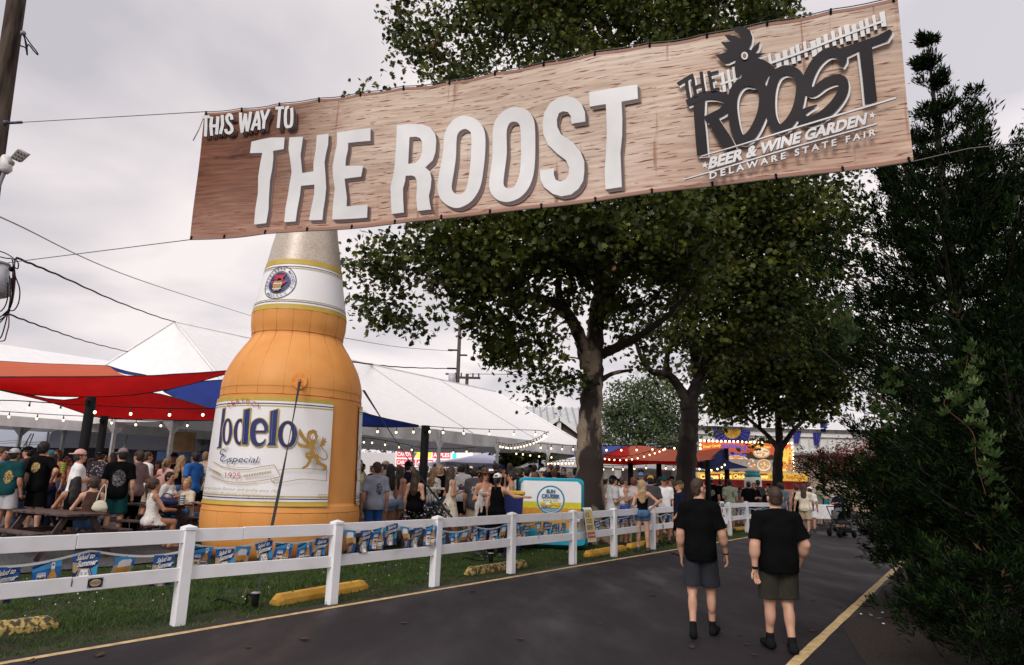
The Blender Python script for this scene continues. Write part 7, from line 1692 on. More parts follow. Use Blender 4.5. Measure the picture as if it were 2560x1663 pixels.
def m_top(fig, key, kind, h=HV, prt=None, fold=.0025):
    """prt: (x, z, rx, rz, side) printed patch, side -1 on the back"""
    def mk():
        G = grid_for(fig, h); u = fig.up; loose = kind in ('tee', 'long', 'shirt'); e = .020 if loose else .007
        if kind == 'strap': fig.torso(G, e, full=False)
        else: fig.torso(G, e)
        if loose: G.cone((0, -.005, 1.2 + u), (0, -.005, .84 + u), .155 + fig.fat * .16, .168 + fig.fat * .16, .05, sq=.80 + fig.fat * .15)
        if kind in ('dress',): G.cone((0, .0, 1.08 + u), (0, -.0 + (.12 if fig.legs == 'sit' else 0), (.62 if fig.legs != 'sit' else .78) + u), .125, .255, .05, sq=.85)
        hem = {'tee': .83, 'shirt': .81, 'long': .83, 'tank': .97, 'crop': 1.06, 'strap': .97, 'dress': .66, 'loosetank': .86}.get(kind, .9)
        if kind == 'dress' and fig.legs == 'sit': hem = .86
        if kind == 'loosetank': G.cone((0, -.005, 1.2 + u), (0, -.005, .84 + u), .15, .165, .05, sq=.8)
        G.half((0, 0, hem + u), (0, 0, -1))
        neck = 1.475 if loose else 1.44
        if kind == 'strap': G.half((0, 0, 1.335 + u), (0, -.35, 1))
        elif kind == 'strapless': G.half((0, 0, 1.30 + u), (0, 0, 1))
        else: G.half((0, .05, neck + u), (0, .45, 1))
        if kind in ('tank', 'crop', 'loosetank', 'dress'):
            for i in (-1, 1): G.half((i * (.128 if fig.sex == 'f' else .15), 0, 1.4 + u), (i * 1.0, 0, .18))
        if kind in ('strap', 'dress'):
            for i in (-1, 1): G.cone((i * .075, .085, 1.33 + u), (i * .085, .0, 1.455 + u), .012, .012, .01); G.cone((i * .085, .0, 1.455 + u), (i * .075, -.095, 1.33 + u), .012, .012, .01)
        if loose:
            m = (.9 if fig.sex == 'f' else 1) * (1 + fig.fat * .3)
            for i in (0, 1):
                S_, E_, W_ = fig.sh[i], fig.el[i], fig.wr[i]; d = (E_ - S_) / np.linalg.norm(E_ - S_)
                G.ell(S_ + np.array((0, 0, -.01)), (.072 * m,) * 3, .04)
                if kind == 'long': G.cone(S_, E_, .070 * m, .058 * m, .03); dd = (W_ - E_) / np.linalg.norm(W_ - E_); G.cone(E_, W_, .058 * m, .042 * m, .03, [(W_ - dd * .03, dd)])
                else: G.cone(S_, E_ + d * .1, .070 * m, .074 * m, .035, [(S_ + (E_ - S_) * .80, d)])
        if fold: G.folds(fold, len(str(key)))
        fc = None
        if prt: fc = lambda C: (((C[:, 0] - prt[0]) / prt[2]) ** 2 + ((C[:, 2] - prt[1] - u) / prt[3]) ** 2 < 1) & (C[:, 1] * prt[4] > .02)
        return mesh_from(G, kind, 2 if prt else 1, fc)
    return cached(('top', key, kind, h, prt, fold), mk)
def m_bot(fig, key, kind, h=HV, fold=.002):
    def mk():
        G = grid_for(fig, h); u = fig.up; W = 1 + fig.fat * .5; e = .017
        G.ell((0, -.012, .955 + u), ((.165 if fig.sex == 'f' else .160) * W + e, .115 * (1 + fig.fat * .6) + e, .135 + e), .04)
        for i in (-1, 1): G.ell((i * .078, -.070, .925 + u), (.085 + e, .082 + e, .095 + e), .04)
        if kind == 'skirt': G.cone((0, -.0, .98 + u), (0, .0, .66 + u), .155, .215, .05, sq=.85); G.half((0, 0, .70 + u), (0, 0, -1))
        else:
            for i in (0, 1): fig.leg(G, i, .018 if kind != 'jeans' else .014, {'shorts': .88, 'short': .38, 'jeans': 1.95}[kind], {'shorts': .040, 'short': .020, 'jeans': .012}[kind], .025)
        G.half((0, 0, 1.03 + u), (0, 0, 1))
        if fold: G.folds(fold, 2)
        return mesh_from(G, kind)
    return cached(('bot', key, kind, h), mk)
def m_shoe(fig, key, i, h=.013):
    def mk():
        an, to = fig.an[i], fig.toe[i]; b = an + np.array((0, -.04, -an[2] + .042 + max(0, an[2] - .09))); t = to + np.array((0, .02, .012)); G = Field(np.minimum(b, t) - .09, np.maximum(an, t) + .09, h)
        G.cone(an + (0, 0, .01), b, .043, .047, .02); G.cone(b, t, .048, .040, .02); G.half((0, 0, max(0.0, min(b[2], t[2]) - .045)), (0, 0, -1)); G.half(an + np.array((0, 0, .035)), (0, 0, 1)); return mesh_from(G, 'shoe')
    return cached(('shoe', key, i, h), mk)
def m_hair(fig, key, kind, h=.0145):
    def mk():
        G = Field((-.22, -.30, 1.02 + fig.up), (.22, .30, 1.92 + fig.up), h)
        if kind in ('short', 'long', 'wavy', 'pony', 'bun', 'fade', 'curly'):
            e = {'fade': .004, 'curly': .030}.get(kind, .013); fig.Hr((0, -.014, 1.668), (.077 + e, .093 + e, .096 + e), G); fig.Hr((0, -.04, 1.61), (.066 + e, .060 + e, .07 + e * .5), G)
            n = rotz((0, 1, -.62), fig.yaw); G.half(fig.H(0, .052, 1.672), (n[0], n[1], -.62)); n = rotz((0, .75, -1), fig.yaw); G.half(fig.H(0, .02, 1.605), (n[0], n[1], -.35)); G.half((0, 0, 1.555 + fig.up), (0, 0, -1))
        if kind in ('long', 'wavy'):
            fig.Hr((0, -.075, 1.50), (.088, .050, .17), G, .05); fig.Hr((0, -.10, 1.36), (.10, .042, .18), G, .05)
            for i in (-1, 1): fig.Hr((i * .082, -.01, 1.53), (.026, .05, .13), G, .03)
            if kind == 'wavy': G.folds(.012, 3)
        if kind == 'pony': G.cone(fig.H(0, -.095, 1.70), fig.H(0, -.155, 1.62), .030, .036, .02); G.cone(fig.H(0, -.155, 1.62), fig.H(0.01, -.14, 1.40), .036, .016, .02)
        if kind == 'bun': fig.Hr((0, -.06, 1.775), (.048, .046, .042), G)
        if kind == 'lowbun': pass
        if kind in ('long', 'wavy', 'pony', 'short', 'curly'): G.folds(.004 if kind != 'curly' else .010, 7)
        return mesh_from(G, 'hair')
    return cached(('hair', key, kind), mk)
def m_hat(fig, key, kind, h=.0125):
    def mk():
        G = Field((-.25, -.30, 1.55 + fig.up), (.25, .32, 1.92 + fig.up), h)
        if kind in ('cap', 'backcap'):
            fig.Hr((0, -.008, 1.690), (.091, .107, .088), G); G.half(fig.H(0, 0, 1.672), (0, 0, -1)); s_ = 1 if kind == 'cap' else -1
            fig.Hr((0, s_ * .135, 1.680), (.072, .075, .012), G, .015)
        elif kind == 'bucket': fig.Hr((0, -.008, 1.70), (.095, .11, .085), G); G.half(fig.H(0, 0, 1.672), (0, 0, -1)); fig.Hr((0, 0, 1.675), (.155, .165, .016), G, .03)
        elif kind == 'cowboy':
            fig.Hr((0, -.008, 1.72), (.088, .10, .10), G); G.half(fig.H(0, 0, 1.68), (0, 0, -1)); fig.Hr((0, 0, 1.685), (.19, .18, .018), G, .03)
            for i in (-1, 1): fig.Hr((i * .165, 0, 1.71), (.035, .13, .03), G, .03)
        return mesh_from(G, 'hat')
    return cached(('hat', key, kind), mk)
SKIN = dict(fair=M('skin_fair', (.52, .29, .20), .5, .08, 9, spec=.3), tan=M('skin_tan', (.40, .20, .125), .5, .08, 9, spec=.3), ruddy=M('skin_ruddy', (.46, .22, .145), .5, .08, 9, spec=.3), brown=M('skin_brown', (.19, .09, .055), .5, .08, 9, spec=.3))
FEYE = M('face_dark', (.03, .02, .017), .5); FLIP = M('face_lip', (.33, .10, .08), .5)
def cloth(c, nm=None): 
    c = tuple(c); k = 'cloth_%d_%d_%d' % tuple(int(v * 999) for v in c); return M(k, c, .85, .10, 9, bump=.25, bscale=70, spec=.06)
CL = dict(black=(.0035, .0035, .004), white=(.72, .71, .71), cream=(.62, .55, .44), grey=(.22, .215, .225), lgrey=(.42, .41, .43), dgrey=(.055, .052, .058), blue=(.03, .13, .42), sky=(.14, .27, .55), teal=(.008, .05, .055), navy=(.008, .011, .026), denim=(.065, .13, .25), jeans=(.025, .085, .28), ldenim=(.25, .34, .46), mauve=(.20, .145, .15), pink=(.58, .34, .31), sage=(.25, .28, .20), khaki=(.38, .31, .21), brown=(.075, .040, .032), orange=(.45, .16, .05), maroon=(.09, .015, .022), lemon=(.55, .53, .28), bgrey=(.26, .28, .35), red=(.35, .02, .025), olive=(.05, .05, .025), slate=(.10, .13, .19), aqua=(.02, .30, .42), mustard=(.48, .24, .03), royal=(.05, .12, .50))
HR = dict(black=(.010, .008, .008), brown=(.040, .022, .014), auburn=(.11, .040, .020), blonde=(.36, .24, .125), sandy=(.22, .135, .07), grey=(.25, .23, .22))
def ccol(c): return cloth(CL[c]) if isinstance(c, str) and c in CL else (MATS[c] if isinstance(c, str) else c)
def hairm(c): return M('hair_' + c, HR[c], .5, .35, 30, bump=.6, bscale=60, spec=.35)
def setm(o, *ms):
    for s_, m in zip(o.material_slots, ms): s_.link = 'OBJECT'; s_.material = m
def person(px, top, Y, face, label, sex='m', arms=('down', 'down'), legs='stand', fat=0.0, yaw=0, skin='fair', hair=('short', 'brown'), hat=None, topk=('tee', 'black'), bot=('shorts', 'black'), shoes='dgrey', prt=None, group=None, h=None, gzv=None, wid=1.0):
    """px, top: where the crown of the head is seen; face: compass of the gaze, 0 = away from the camera, 90 = right"""
    q = at(px, top, Y); g_ = float(gz(q[0], Y)) if gzv is None else gzv
    sit = legs == 'sit'; fig = Fig(sex, arms, legs, fat, yaw); key = (sex, arms, legs, fat, yaw)
    nat = 1.755 + fig.up + (.02 if hat else 0) + (.012 if hair and hair[0] in ('short', 'long', 'wavy', 'pony') else 0) + (.06 if hair and hair[0] == 'bun' else 0)
    sc = float(np.clip((q[2] - g_) / nat, .80, 1.17)) if not sit else 1.0
    dz = (q[2] - g_ - nat * sc) if sit else 0.0
    o = link('person', m_body(fig, key), None); o.location = (q[0], Y, g_ + dz); sx = (.55 + .45 * sc) * wid; o.scale = (sx, sx, sc); o.rotation_euler = (0, 0, -R(face)); tag(o, label, 'person', group); setm(o, SKIN[skin], FEYE, FLIP)
    def part(nm, me, *ms): p = link(nm, me, o); setm(p, *ms); return p
    if topk: part({'tee': 'tshirt', 'long': 'jumper', 'tank': 'tank_top', 'crop': 'crop_top', 'strap': 'camisole', 'strapless': 'strapless_top', 'loosetank': 'tank_top'}.get(topk[0], topk[0]), m_top(fig, key, topk[0], prt=prt[:5] if prt else None), ccol(topk[1]), *( [ccol(prt[5])] if prt else []))
    if bot: part(bot[0] if bot[0] != 'short' else 'shorts', m_bot(fig, key, bot[0]), ccol(bot[1]))
    if shoes and not sit:
        for i in (0, 1): part('shoe', m_shoe(fig, key, i), ccol(shoes))
    if hair: part('hair', m_hair(fig, (yaw, fig.up), hair[0]), hairm(hair[1]))
    if hat: part('hat' if 'cap' not in hat[0] else 'cap', m_hat(fig, (yaw, fig.up), hat[0]), ccol(hat[1]))
    return o
PRT = M('shirt_art_gold', (.05, .035, .02), .8, 0, 34, col2=(.45, .30, .10), lo=.42, hi=.58); PRW = M('shirt_art_white', (.02, .02, .02), .8, 0, 40, col2=(.55, .55, .55), lo=.48, hi=.6); PRD = M('shirt_art_dark', (.02, .02, .025), .8, 0, 40, col2=(.30, .33, .40), lo=.48, hi=.62); PRC = M('shirt_art_grey', (.012, .012, .014), .8, 0, 34, col2=(.16, .155, .165), lo=.45, hi=.6)
FLO = M('floral_black', (.008, .008, .010), .85, 0, 22, col2=(.30, .22, .30), lo=.56, hi=.64); CAMO = M('leaf_print_cream', (.50, .42, .30), .85, 0, 24, col2=(.12, .085, .05), lo=.50, hi=.58); FLW = M('floral_white', (.70, .67, .64), .85, 0, 30, col2=(.42, .24, .17), lo=.60, hi=.68); PAT = M('patterned_white', (.60, .56, .52), .85, 0, 26, col2=(.10, .09, .09), lo=.53, hi=.6); LEOP = M('leopard_print', (.16, .075, .03), .8, 0, 40, col2=(.012, .009, .008), lo=.46, hi=.52)
D2 = ('down', 'down'); DR = ('down', 'drink'); DL = ('drink', 'down'); CR = ('cross', 'cross'); BT = ('drink', 'drink')
def P(*a, **k): return person(*a, **k)
# ---- left of the bottle
P(8, 1119, 15.4, 75, 'woman in a blue top cut off by the left edge', 'f', D2, skin='ruddy', hair=('pony', 'brown'), topk=('tee', 'sky'), bot=('jeans', 'denim'))
P(40, 1119, 14.4, 8, 'man in a teal T-shirt with round emblem and lavender cap worn backward', 'm', D2, fat=.12, skin='tan', hat=('backcap', 'lgrey'), topk=('tee', 'teal'), bot=('shorts', 'lgrey'), prt=(.06, 1.19, .085, .13, -1, PRT))
P(73, 1114, 16.3, 262, 'bearded man in a black cap facing left beside the tent leg', 'm', DR, fat=.1, skin='ruddy', hair=('short', 'black'), hat=('cap', 'black'), topk=('tee', 'dgrey'), bot=('jeans', 'denim'))
P(113, 1108, 14.7, 10, 'tall man with black curly hair and round gold print on his black shirt', 'm', ('down', 'hip'), fat=.12, skin='fair', hair=('curly', 'black'), topk=('tee', 'black'), bot=('shorts', 'black'), prt=(-.01, 1.29, .10, .095, -1, PRT))
P(136, 1135, 15.8, 20, 'woman with long black hair and maroon top behind the curly haired man', 'f', DR, skin='tan', hair=('long', 'black'), topk=('tank', 'maroon'), bot=('jeans', 'navy'))
P(146, 1124, 18.0, 185, 'smiling woman in an orange top holding a yellow cup', 'f', DR, skin='tan', hair=('long', 'brown'), topk=('strap', 'orange'), bot=('short', 'denim'))
P(130, 1124, 19.5, 200, 'person in a bright blue cap half hidden in the left crowd', 'm', D2, hat=('backcap', 'aqua'), topk=('tee', 'black'), bot=('shorts', 'grey'))
P(173, 1141, 18.2, 30, 'woman with reddish hair tied up in front of the dark screen', 'f', BT, skin='ruddy', hair=('bun', 'auburn'), topk=('strap', 'orange'), bot=('short', 'denim'))
P(204, 1121, 13.8, 52, 'man in a white shirt and pink white cap turned backward', 'm', DR, fat=.08, skin='ruddy', hat=('backcap', 'pink'), topk=('shirt', 'white'), bot=('shorts', 'lgrey'))
P(258, 1123, 16.3, 5, 'man in a black floral shirt and black cap beside the black post', 'm', D2, fat=.1, skin='fair', hat=('backcap', 'black'), topk=('shirt', FLO), bot=('shorts', FLO))
P(284, 1132, 17.5, 250, 'dark haired woman seen between the floral shirt and the mauve cap', 'f', DR, skin='tan', hair=('long', 'black'), topk=('tee', 'black'), bot=('short', 'denim'))
P(309, 1118, 14.4, 338, 'man in a mauve cap and black shirt with grey back print', 'm', D2, yaw=40, skin='fair', hair=('short', 'black'), hat=('cap', 'mauve'), topk=('tee', 'black'), bot=('shorts', 'teal'), prt=(.01, 1.20, .12, .15, -1, PRC))
P(349, 1126, 15.3, 285, 'man with glasses and a grey mauve shirt looking left', 'm', ('down', 'drink'), fat=.05, skin='fair', hair=('short', 'brown'), topk=('tee', 'mauve'), bot=('jeans', 'black'))
P(372, 1130, 16.4, 40, 'close cropped man in a white T-shirt behind the man with glasses', 'm', DR, skin='ruddy', hair=('fade', 'brown'), topk=('tee', 'white'), bot=('shorts', 'khaki'))
P(420, 1146, 17.2, 10, 'woman in a pale pink sweater with a blonde ponytail', 'f', D2, skin='fair', hair=('pony', 'sandy'), topk=('long', 'pink'), bot=('short', 'denim'))
P(437, 1130, 19.2, 175, 'man in a black cap facing the camera behind the blonde women', 'm', D2, skin='brown', hat=('cap', 'black'), topk=('tee', 'black'), bot=('jeans', 'navy'))
P(456, 1139, 18.0, 30, 'woman with long blonde hair and a black tank top near the tent leg', 'f', D2, skin='tan', hair=('wavy', 'blonde'), topk=('tank', 'black'), bot=('jeans', 'denim'))
P(489, 1129, 17.0, 290, 'man in a bright blue T-shirt looking left beside the bottle', 'm', D2, fat=.1, skin='brown', hair=('short', 'black'), topk=('tee', 'blue'), bot=('shorts', 'navy'))
P(517, 1130, 18.5, 20, 'man with shaved head and cream leaf print shirt at the bottle edge', 'm', DR, fat=.08, skin='ruddy', hair=('fade', 'sandy'), topk=('shirt', CAMO), bot=('shorts', 'black'))
# seated at the tables
P(192, 1189, 13.6, 318, 'seated woman with very long black hair leaning on the near table', 'f', ('table', 'table'), 'sit', fat=.1, skin='tan', hair=('long', 'black'), topk=('tank', 'black'), bot=('shorts', 'black'))
P(238, 1191, 13.2, 320, 'seated woman in a brown top with a low bun and white shoulder bag', 'f', ('table', 'drink'), 'sit', fat=.05, skin='fair', hair=('short', 'brown'), topk=('tank', 'brown'), bot=('jeans', 'denim'))
P(390, 1196, 14.0, 42, 'seated woman in a white flowered ruffle dress on the bench', 'f', ('table', 'table'), 'sit', skin='tan', hair=('pony', 'brown'), topk=('dress', FLW), bot=None)
P(427, 1180, 15.8, 95, 'seated woman in a white T-shirt with red print and dark bun', 'f', BT, 'sit', skin='tan', hair=('short', 'black'), topk=('tee', 'white'), bot=('jeans', 'denim'), prt=(.0, 1.22, .07, .05, 1, 'red_print'))
P(470, 1191, 16.1, 195, 'seated blonde woman in a cream top with hair in a top knot', 'f', ('table', 'table'), 'sit', fat=.3, skin='fair', hair=('bun', 'blonde'), topk=('tee', 'cream'), bot=('jeans', 'denim'))
P(528, 1200, 16.8, 255, 'seated woman half hidden by the bottle with hands raised together', 'f', BT, 'sit', skin='ruddy', hair=('long', 'brown'), topk=('strap', 'maroon'), bot=('jeans', 'denim'))
# ---- between the bottle and the trunk
P(899, 1148, 17.6, 140, 'woman in a pale yellow tank and denim skirt emerging from behind the bottle', 'f', ('down', 'hip'), skin='tan', hair=('long', 'brown'), topk=('tank', 'lemon'), bot=('skirt', 'denim'))
P(943, 1153, 15.9, 335, 'man in a grey blue printed T-shirt, brown cap and bright blue jeans', 'm', D2, fat=.06, yaw=30, skin='ruddy', hair=('short', 'brown'), hat=('cap', 'brown'), topk=('tee', 'bgrey'), bot=('jeans', 'jeans'), prt=(.05, 1.24, .075, .12, -1, PRD))
P(976, 1160, 17.0, 300, 'woman in a white tube top and denim shorts with a hand on her head', 'f', ('up', 'down'), skin='tan', hair=('long', 'black'), topk=('strapless', 'white'), bot=('short', 'ldenim'))
P(1003, 1165, 17.9, 40, 'woman with long dark hair, pink white tank and pale denim shorts', 'f', D2, skin='tan', hair=('long', 'brown'), topk=('tank', 'pink'), bot=('short', 'ldenim'))
P(966, 1151, 19.5, 60, 'man in a tan cap behind the grey blue T-shirt', 'm', DR, hat=('cap', 'khaki'), topk=('tee', 'grey'), bot=('shorts', 'khaki'))
P(1023, 1151, 19.0, 45, 'man in a black bucket hat and charcoal T-shirt', 'm', D2, skin='fair', hair=('short', 'black'), hat=('bucket', 'black'), topk=('tee', 'navy'), bot=('shorts', 'black'))
P(1041, 1175, 16.6, 15, 'woman in a black camisole leaning by the flower planter', 'f', ('down', 'drink'), 'lean', fat=.15, skin='fair', hair=('long', 'brown'), topk=('strap', 'black'), bot=('jeans', 'black'))
P(1084, 1168, 19.2, 20, 'woman in a patterned white blouse with a thin black bag strap', 'f', DR, skin='tan', hair=('wavy', 'sandy'), topk=('shirt', PAT), bot=('skirt', 'royal'))
P(1101, 1162, 20.3, 190, 'blonde woman in a black top facing the camera by the tent post', 'f', D2, skin='fair', hair=('wavy', 'blonde'), topk=('tee', 'black'), bot=('short', 'denim'))
P(1130, 1167, 17.4, 62, 'slender woman in a short white dress and long brown hair', 'f', ('drink', 'drink'), 'lean', skin='tan', hair=('long', 'brown'), topk=('dress', 'cream'), bot=None)
P(1157, 1159, 20.2, 8, 'man in a pale jersey with dark numbers on the back', 'm', DR, hair=('short', 'black'), topk=('tee', 'lgrey'), bot=('shorts', 'black'), prt=(.0, 1.16, .09, .10, -1, 'navy_print'))
P(1190, 1167, 18.0, 15, 'man in a charcoal T-shirt with a white circle on the back', 'm', D2, fat=.1, skin='fair', hair=('short', 'black'), topk=('tee', 'dgrey'), bot=('shorts', 'khaki'), prt=(.02, 1.24, .08, .09, -1, PRW))
P(1213, 1171, 16.1, 150, 'woman in a leopard cowboy hat and strapless white top holding a jacket', 'f', ('drink', 'drink'), skin='ruddy', hair=('wavy', 'auburn'), hat=('cowboy', LEOP), topk=('strapless', 'white'), bot=('jeans', 'navy'))
P(1245, 1181, 15.8, 20, 'woman in a black tank top and white cap worn backward', 'f', ('down', 'out'), fat=.22, skin='fair', hair=('pony', 'brown'), hat=('backcap', 'white'), topk=('loosetank', 'black'), bot=('jeans', 'black'))
P(1254, 1160, 19.2, 70, 'man in a navy cap turned backward looking right', 'm', D2, skin='tan', hat=('backcap', 'navy'), topk=('tee', 'black'), bot=('shorts', 'black'))
P(1279, 1179, 17.9, 275, 'dark haired woman in a white printed wrap looking left', 'f', ('drink', 'up'), skin='tan', hair=('pony', 'black'), topk=('crop', PAT), bot=('shorts', 'brown'))
P(1296, 1169, 20.5, 300, 'man in a dark cap and pale vest behind the blue bin', 'm', DR, skin='ruddy', hat=('cap', 'olive'), topk=('tee', 'lgrey'), bot=('shorts', 'khaki'))
P(1316, 1167, 19.5, 330, 'man with black hair and printed black T-shirt above the blue bin', 'm', D2, hair=('short', 'black'), topk=('tee', 'black'), bot=('shorts', 'black'), prt=(0, 1.26, .1, .05, -1, PRW))
P(1337, 1181, 18.6, 15, 'brown haired person just above the corner of the blue rimmed inflatable', 'f', D2, hair=('long', 'auburn'), topk=('tee', 'olive'), bot=('short', 'denim'))
P(1357, 1168, 21, 285, 'man in a white cap with blue front behind the blue rimmed inflatable', 'm', D2, skin='ruddy', hat=('cap', 'white'), topk=('tee', 'grey'), bot=('shorts', 'khaki'))
P(1386, 1172, 22, 15, 'person with reddish brown hair above the middle of the blue rimmed inflatable', 'f', D2, hair=('short', 'auburn'), topk=('tee', 'maroon'), bot=('short', 'denim'))
P(1408, 1177, 22, 20, 'man in a grey mottled cap left of the thick trunk', 'm', D2, hat=('backcap', 'grey'), topk=('tee', 'grey'), bot=('shorts', 'khaki'))
P(1424, 1179, 22.6, 200, 'older person with pale hair right beside the thick trunk', 'm', D2, hair=('short', 'grey'), topk=('tee', 'cream'), bot=('shorts', 'khaki'))
# ---- between the two trunks
P(1509, 1189, 20.5, 290, 'man in a cream cap looking left by the thick trunk', 'm', DR, fat=.1, skin='ruddy', hat=('cap', 'cream'), topk=('tee', 'khaki'), bot=('shorts', 'brown'))
P(1533, 1187, 18.3, 75, 'bearded man in a light grey T-shirt and black cap facing right', 'm', ('drink', 'drink'), fat=.1, skin='tan', hair=('short', 'black'), hat=('cap', 'black'), topk=('tee', 'lgrey'), bot=('shorts', 'black'))
P(1558, 1191, 19.2, 70, 'woman in a white sleeveless top and royal blue shorts', 'f', ('drink', 'drink'), skin='tan', hair=('short', 'brown'), topk=('crop', 'white'), bot=('skirt', 'royal'))
P(1585, 1193, 19.4, 10, 'auburn haired man in a pale grey sleeveless shirt', 'm', ('down', 'up'), skin='fair', hair=('short', 'auburn'), topk=('loosetank', 'lgrey'), bot=('shorts', 'grey'))
P(1605, 1200, 17.9, 10, 'woman with very long wavy blonde hair, black top and jean shorts', 'f', ('drink', 'hip'), fat=.05, skin='fair', hair=('wavy', 'blonde'), topk=('strap', 'black'), bot=('short', 'denim'))
P(1602, 1179, 22.5, 190, 'tall man in a blue and white cap among the right crowd', 'm', D2, skin='ruddy', hat=('cap', 'sky'), topk=('tee', 'sky'), bot=('shorts', 'grey'))
P(1626, 1187, 19.3, 12, 'man in a mustard yellow cap and dark grey T-shirt', 'm', DR, fat=.08, skin='ruddy', hair=('short', 'black'), hat=('cap', 'mustard'), topk=('tee', 'dgrey'), bot=('shorts', 'khaki'))
P(1659, 1190, 20.2, 185, 'man in a white T-shirt and dark cap facing the camera', 'm', D2, skin='ruddy', hair=('short', 'black'), hat=('cap', 'teal'), topk=('tee', 'white'), bot=('shorts', 'dgrey'))
P(1680, 1198, 22, 250, 'woman with wavy dark hair just left of the second trunk', 'f', DR, skin='ruddy', hair=('wavy', 'brown'), topk=('tee', 'black'), bot=('short', 'denim'))
P(1697, 1200, 17.4, 262, 'man in a navy T-shirt and camouflage cap on the road side of the fence', 'm', ('swingf', 'down'), skin='ruddy', hair=('short', 'sandy'), hat=('cap', 'olive'), topk=('tee', 'navy'), bot=('shorts', 'black'), gzv=0.0)
# ---- right of the second trunk
P(1777, 1191, 26.5, 15, 'man in a black T-shirt with ring print and white cap near Cheese Fries', 'm', D2, skin='fair', hat=('backcap', 'lgrey'), topk=('tee', 'black'), bot=('shorts', 'denim'), prt=(.03, 1.24, .10, .10, -1, PRW))
P(1800, 1198, 28, 20, 'man in a plain black T-shirt right of the white cap', 'm', D2, skin='fair', hair=('fade', 'brown'), topk=('tee', 'black'), bot=('shorts', 'khaki'))
P(1822, 1198, 26, 350, 'man in a sage green T-shirt with a tree print', 'm', ('drink', 'down'), fat=.15, skin='tan', hair=('short', 'black'), topk=('tee', 'sage'), bot=('shorts', 'khaki'), prt=(.07, 1.26, .05, .12, -1, PRC))
P(1871, 1204, 27.5, 20, 'broad man in a black T-shirt in front of the giant can', 'm', ('down', 'drink'), fat=.1, skin='ruddy', hair=('short', 'black'), topk=('tee', 'black'), bot=('jeans', 'black'))
P(1884, 1207, 29, 210, 'person with sunglasses behind the broad man in black', 'f', BT, skin='ruddy', hair=('short', 'brown'), topk=('tee', 'black'), bot=('short', 'denim'))
P(1894, 1199, 29.6, 8, 'man in an olive cap and charcoal T-shirt before the giant can', 'm', D2, skin='fair', hat=('backcap', 'olive'), topk=('tee', 'dgrey'), bot=('shorts', 'khaki'))
P(1922, 1222, 27, 10, 'boy in a black T-shirt with a green ring on the back', 'm', D2, skin='fair', hair=('short', 'brown'), topk=('tee', 'black'), bot=('shorts', 'black'), prt=(-.01, 1.2, .09, .10, -1, M('green_ring', (.10, .03, .09), .8, 0, 30, col2=(.10, .30, .06))), gzv=0)
P(1949, 1208, 26, 15, 'person with dark hair in a slate blue T-shirt behind the right man', 'm', D2, skin='brown', hair=('curly', 'black'), topk=('tee', 'slate'), bot=('jeans', 'navy'), gzv=0)
P(1921, 1207, 30, 290, 'person in a dark cap and pink top by the third tree', 'f', DR, hat=('cap', 'black'), topk=('tee', 'pink'), bot=('short', 'denim'))
P(1990, 1211, 25.5, 10, 'person in a long sleeveless black top right of the third tree', 'f', D2, skin='ruddy', hair=('short', 'brown'), topk=('loosetank', 'black'), bot=('jeans', 'black'), gzv=0)
P(2008, 1209, 25, 30, 'walking person in a cream T-shirt, khaki shorts and grey cap', 'm', ('swingb', 'swingf'), 'walk', skin='tan', hair=('long', 'brown'), hat=('cap', 'dgrey'), topk=('tee', 'cream'), bot=('shorts', 'khaki'), gzv=0)
P(2024, 1216, 27, 30, 'walking person in white with a white cap near the cream T-shirt', 'f', D2, 'walk', skin='tan', hat=('cap', 'white'), topk=('tee', 'white'), bot=('shorts', 'white'), gzv=0)
P(2045, 1214, 31, 90, 'man in a green T-shirt and dark cap at the far white table', 'm', ('reach', 'reach'), skin='fair', hat=('cap', 'navy'), topk=('tee', 'sage'), bot=('shorts', 'khaki'), gzv=0)
P(2062, 1231, 33, 45, 'small child in turquoise at the far table', 'f', D2, skin='tan', hair=('short', 'black'), topk=('tee', 'aqua'), bot=('shorts', 'navy'), gzv=0)
P(2079, 1218, 31, 290, 'person in a white T-shirt behind the stroller', 'm', DR, skin='ruddy', hair=('short', 'brown'), topk=('tee', 'white'), bot=('shorts', 'khaki'), gzv=0)
STROLL = P(2095, 1226, 25.5, 182, 'woman in a navy lettered T-shirt pushing a black stroller', 'f', ('reach', 'reach'), fat=.2, skin='ruddy', hair=('short', 'brown'), topk=('tee', 'navy'), bot=('shorts', 'black'), gzv=0, prt=(0, 1.25, .09, .025, 1, PRW))
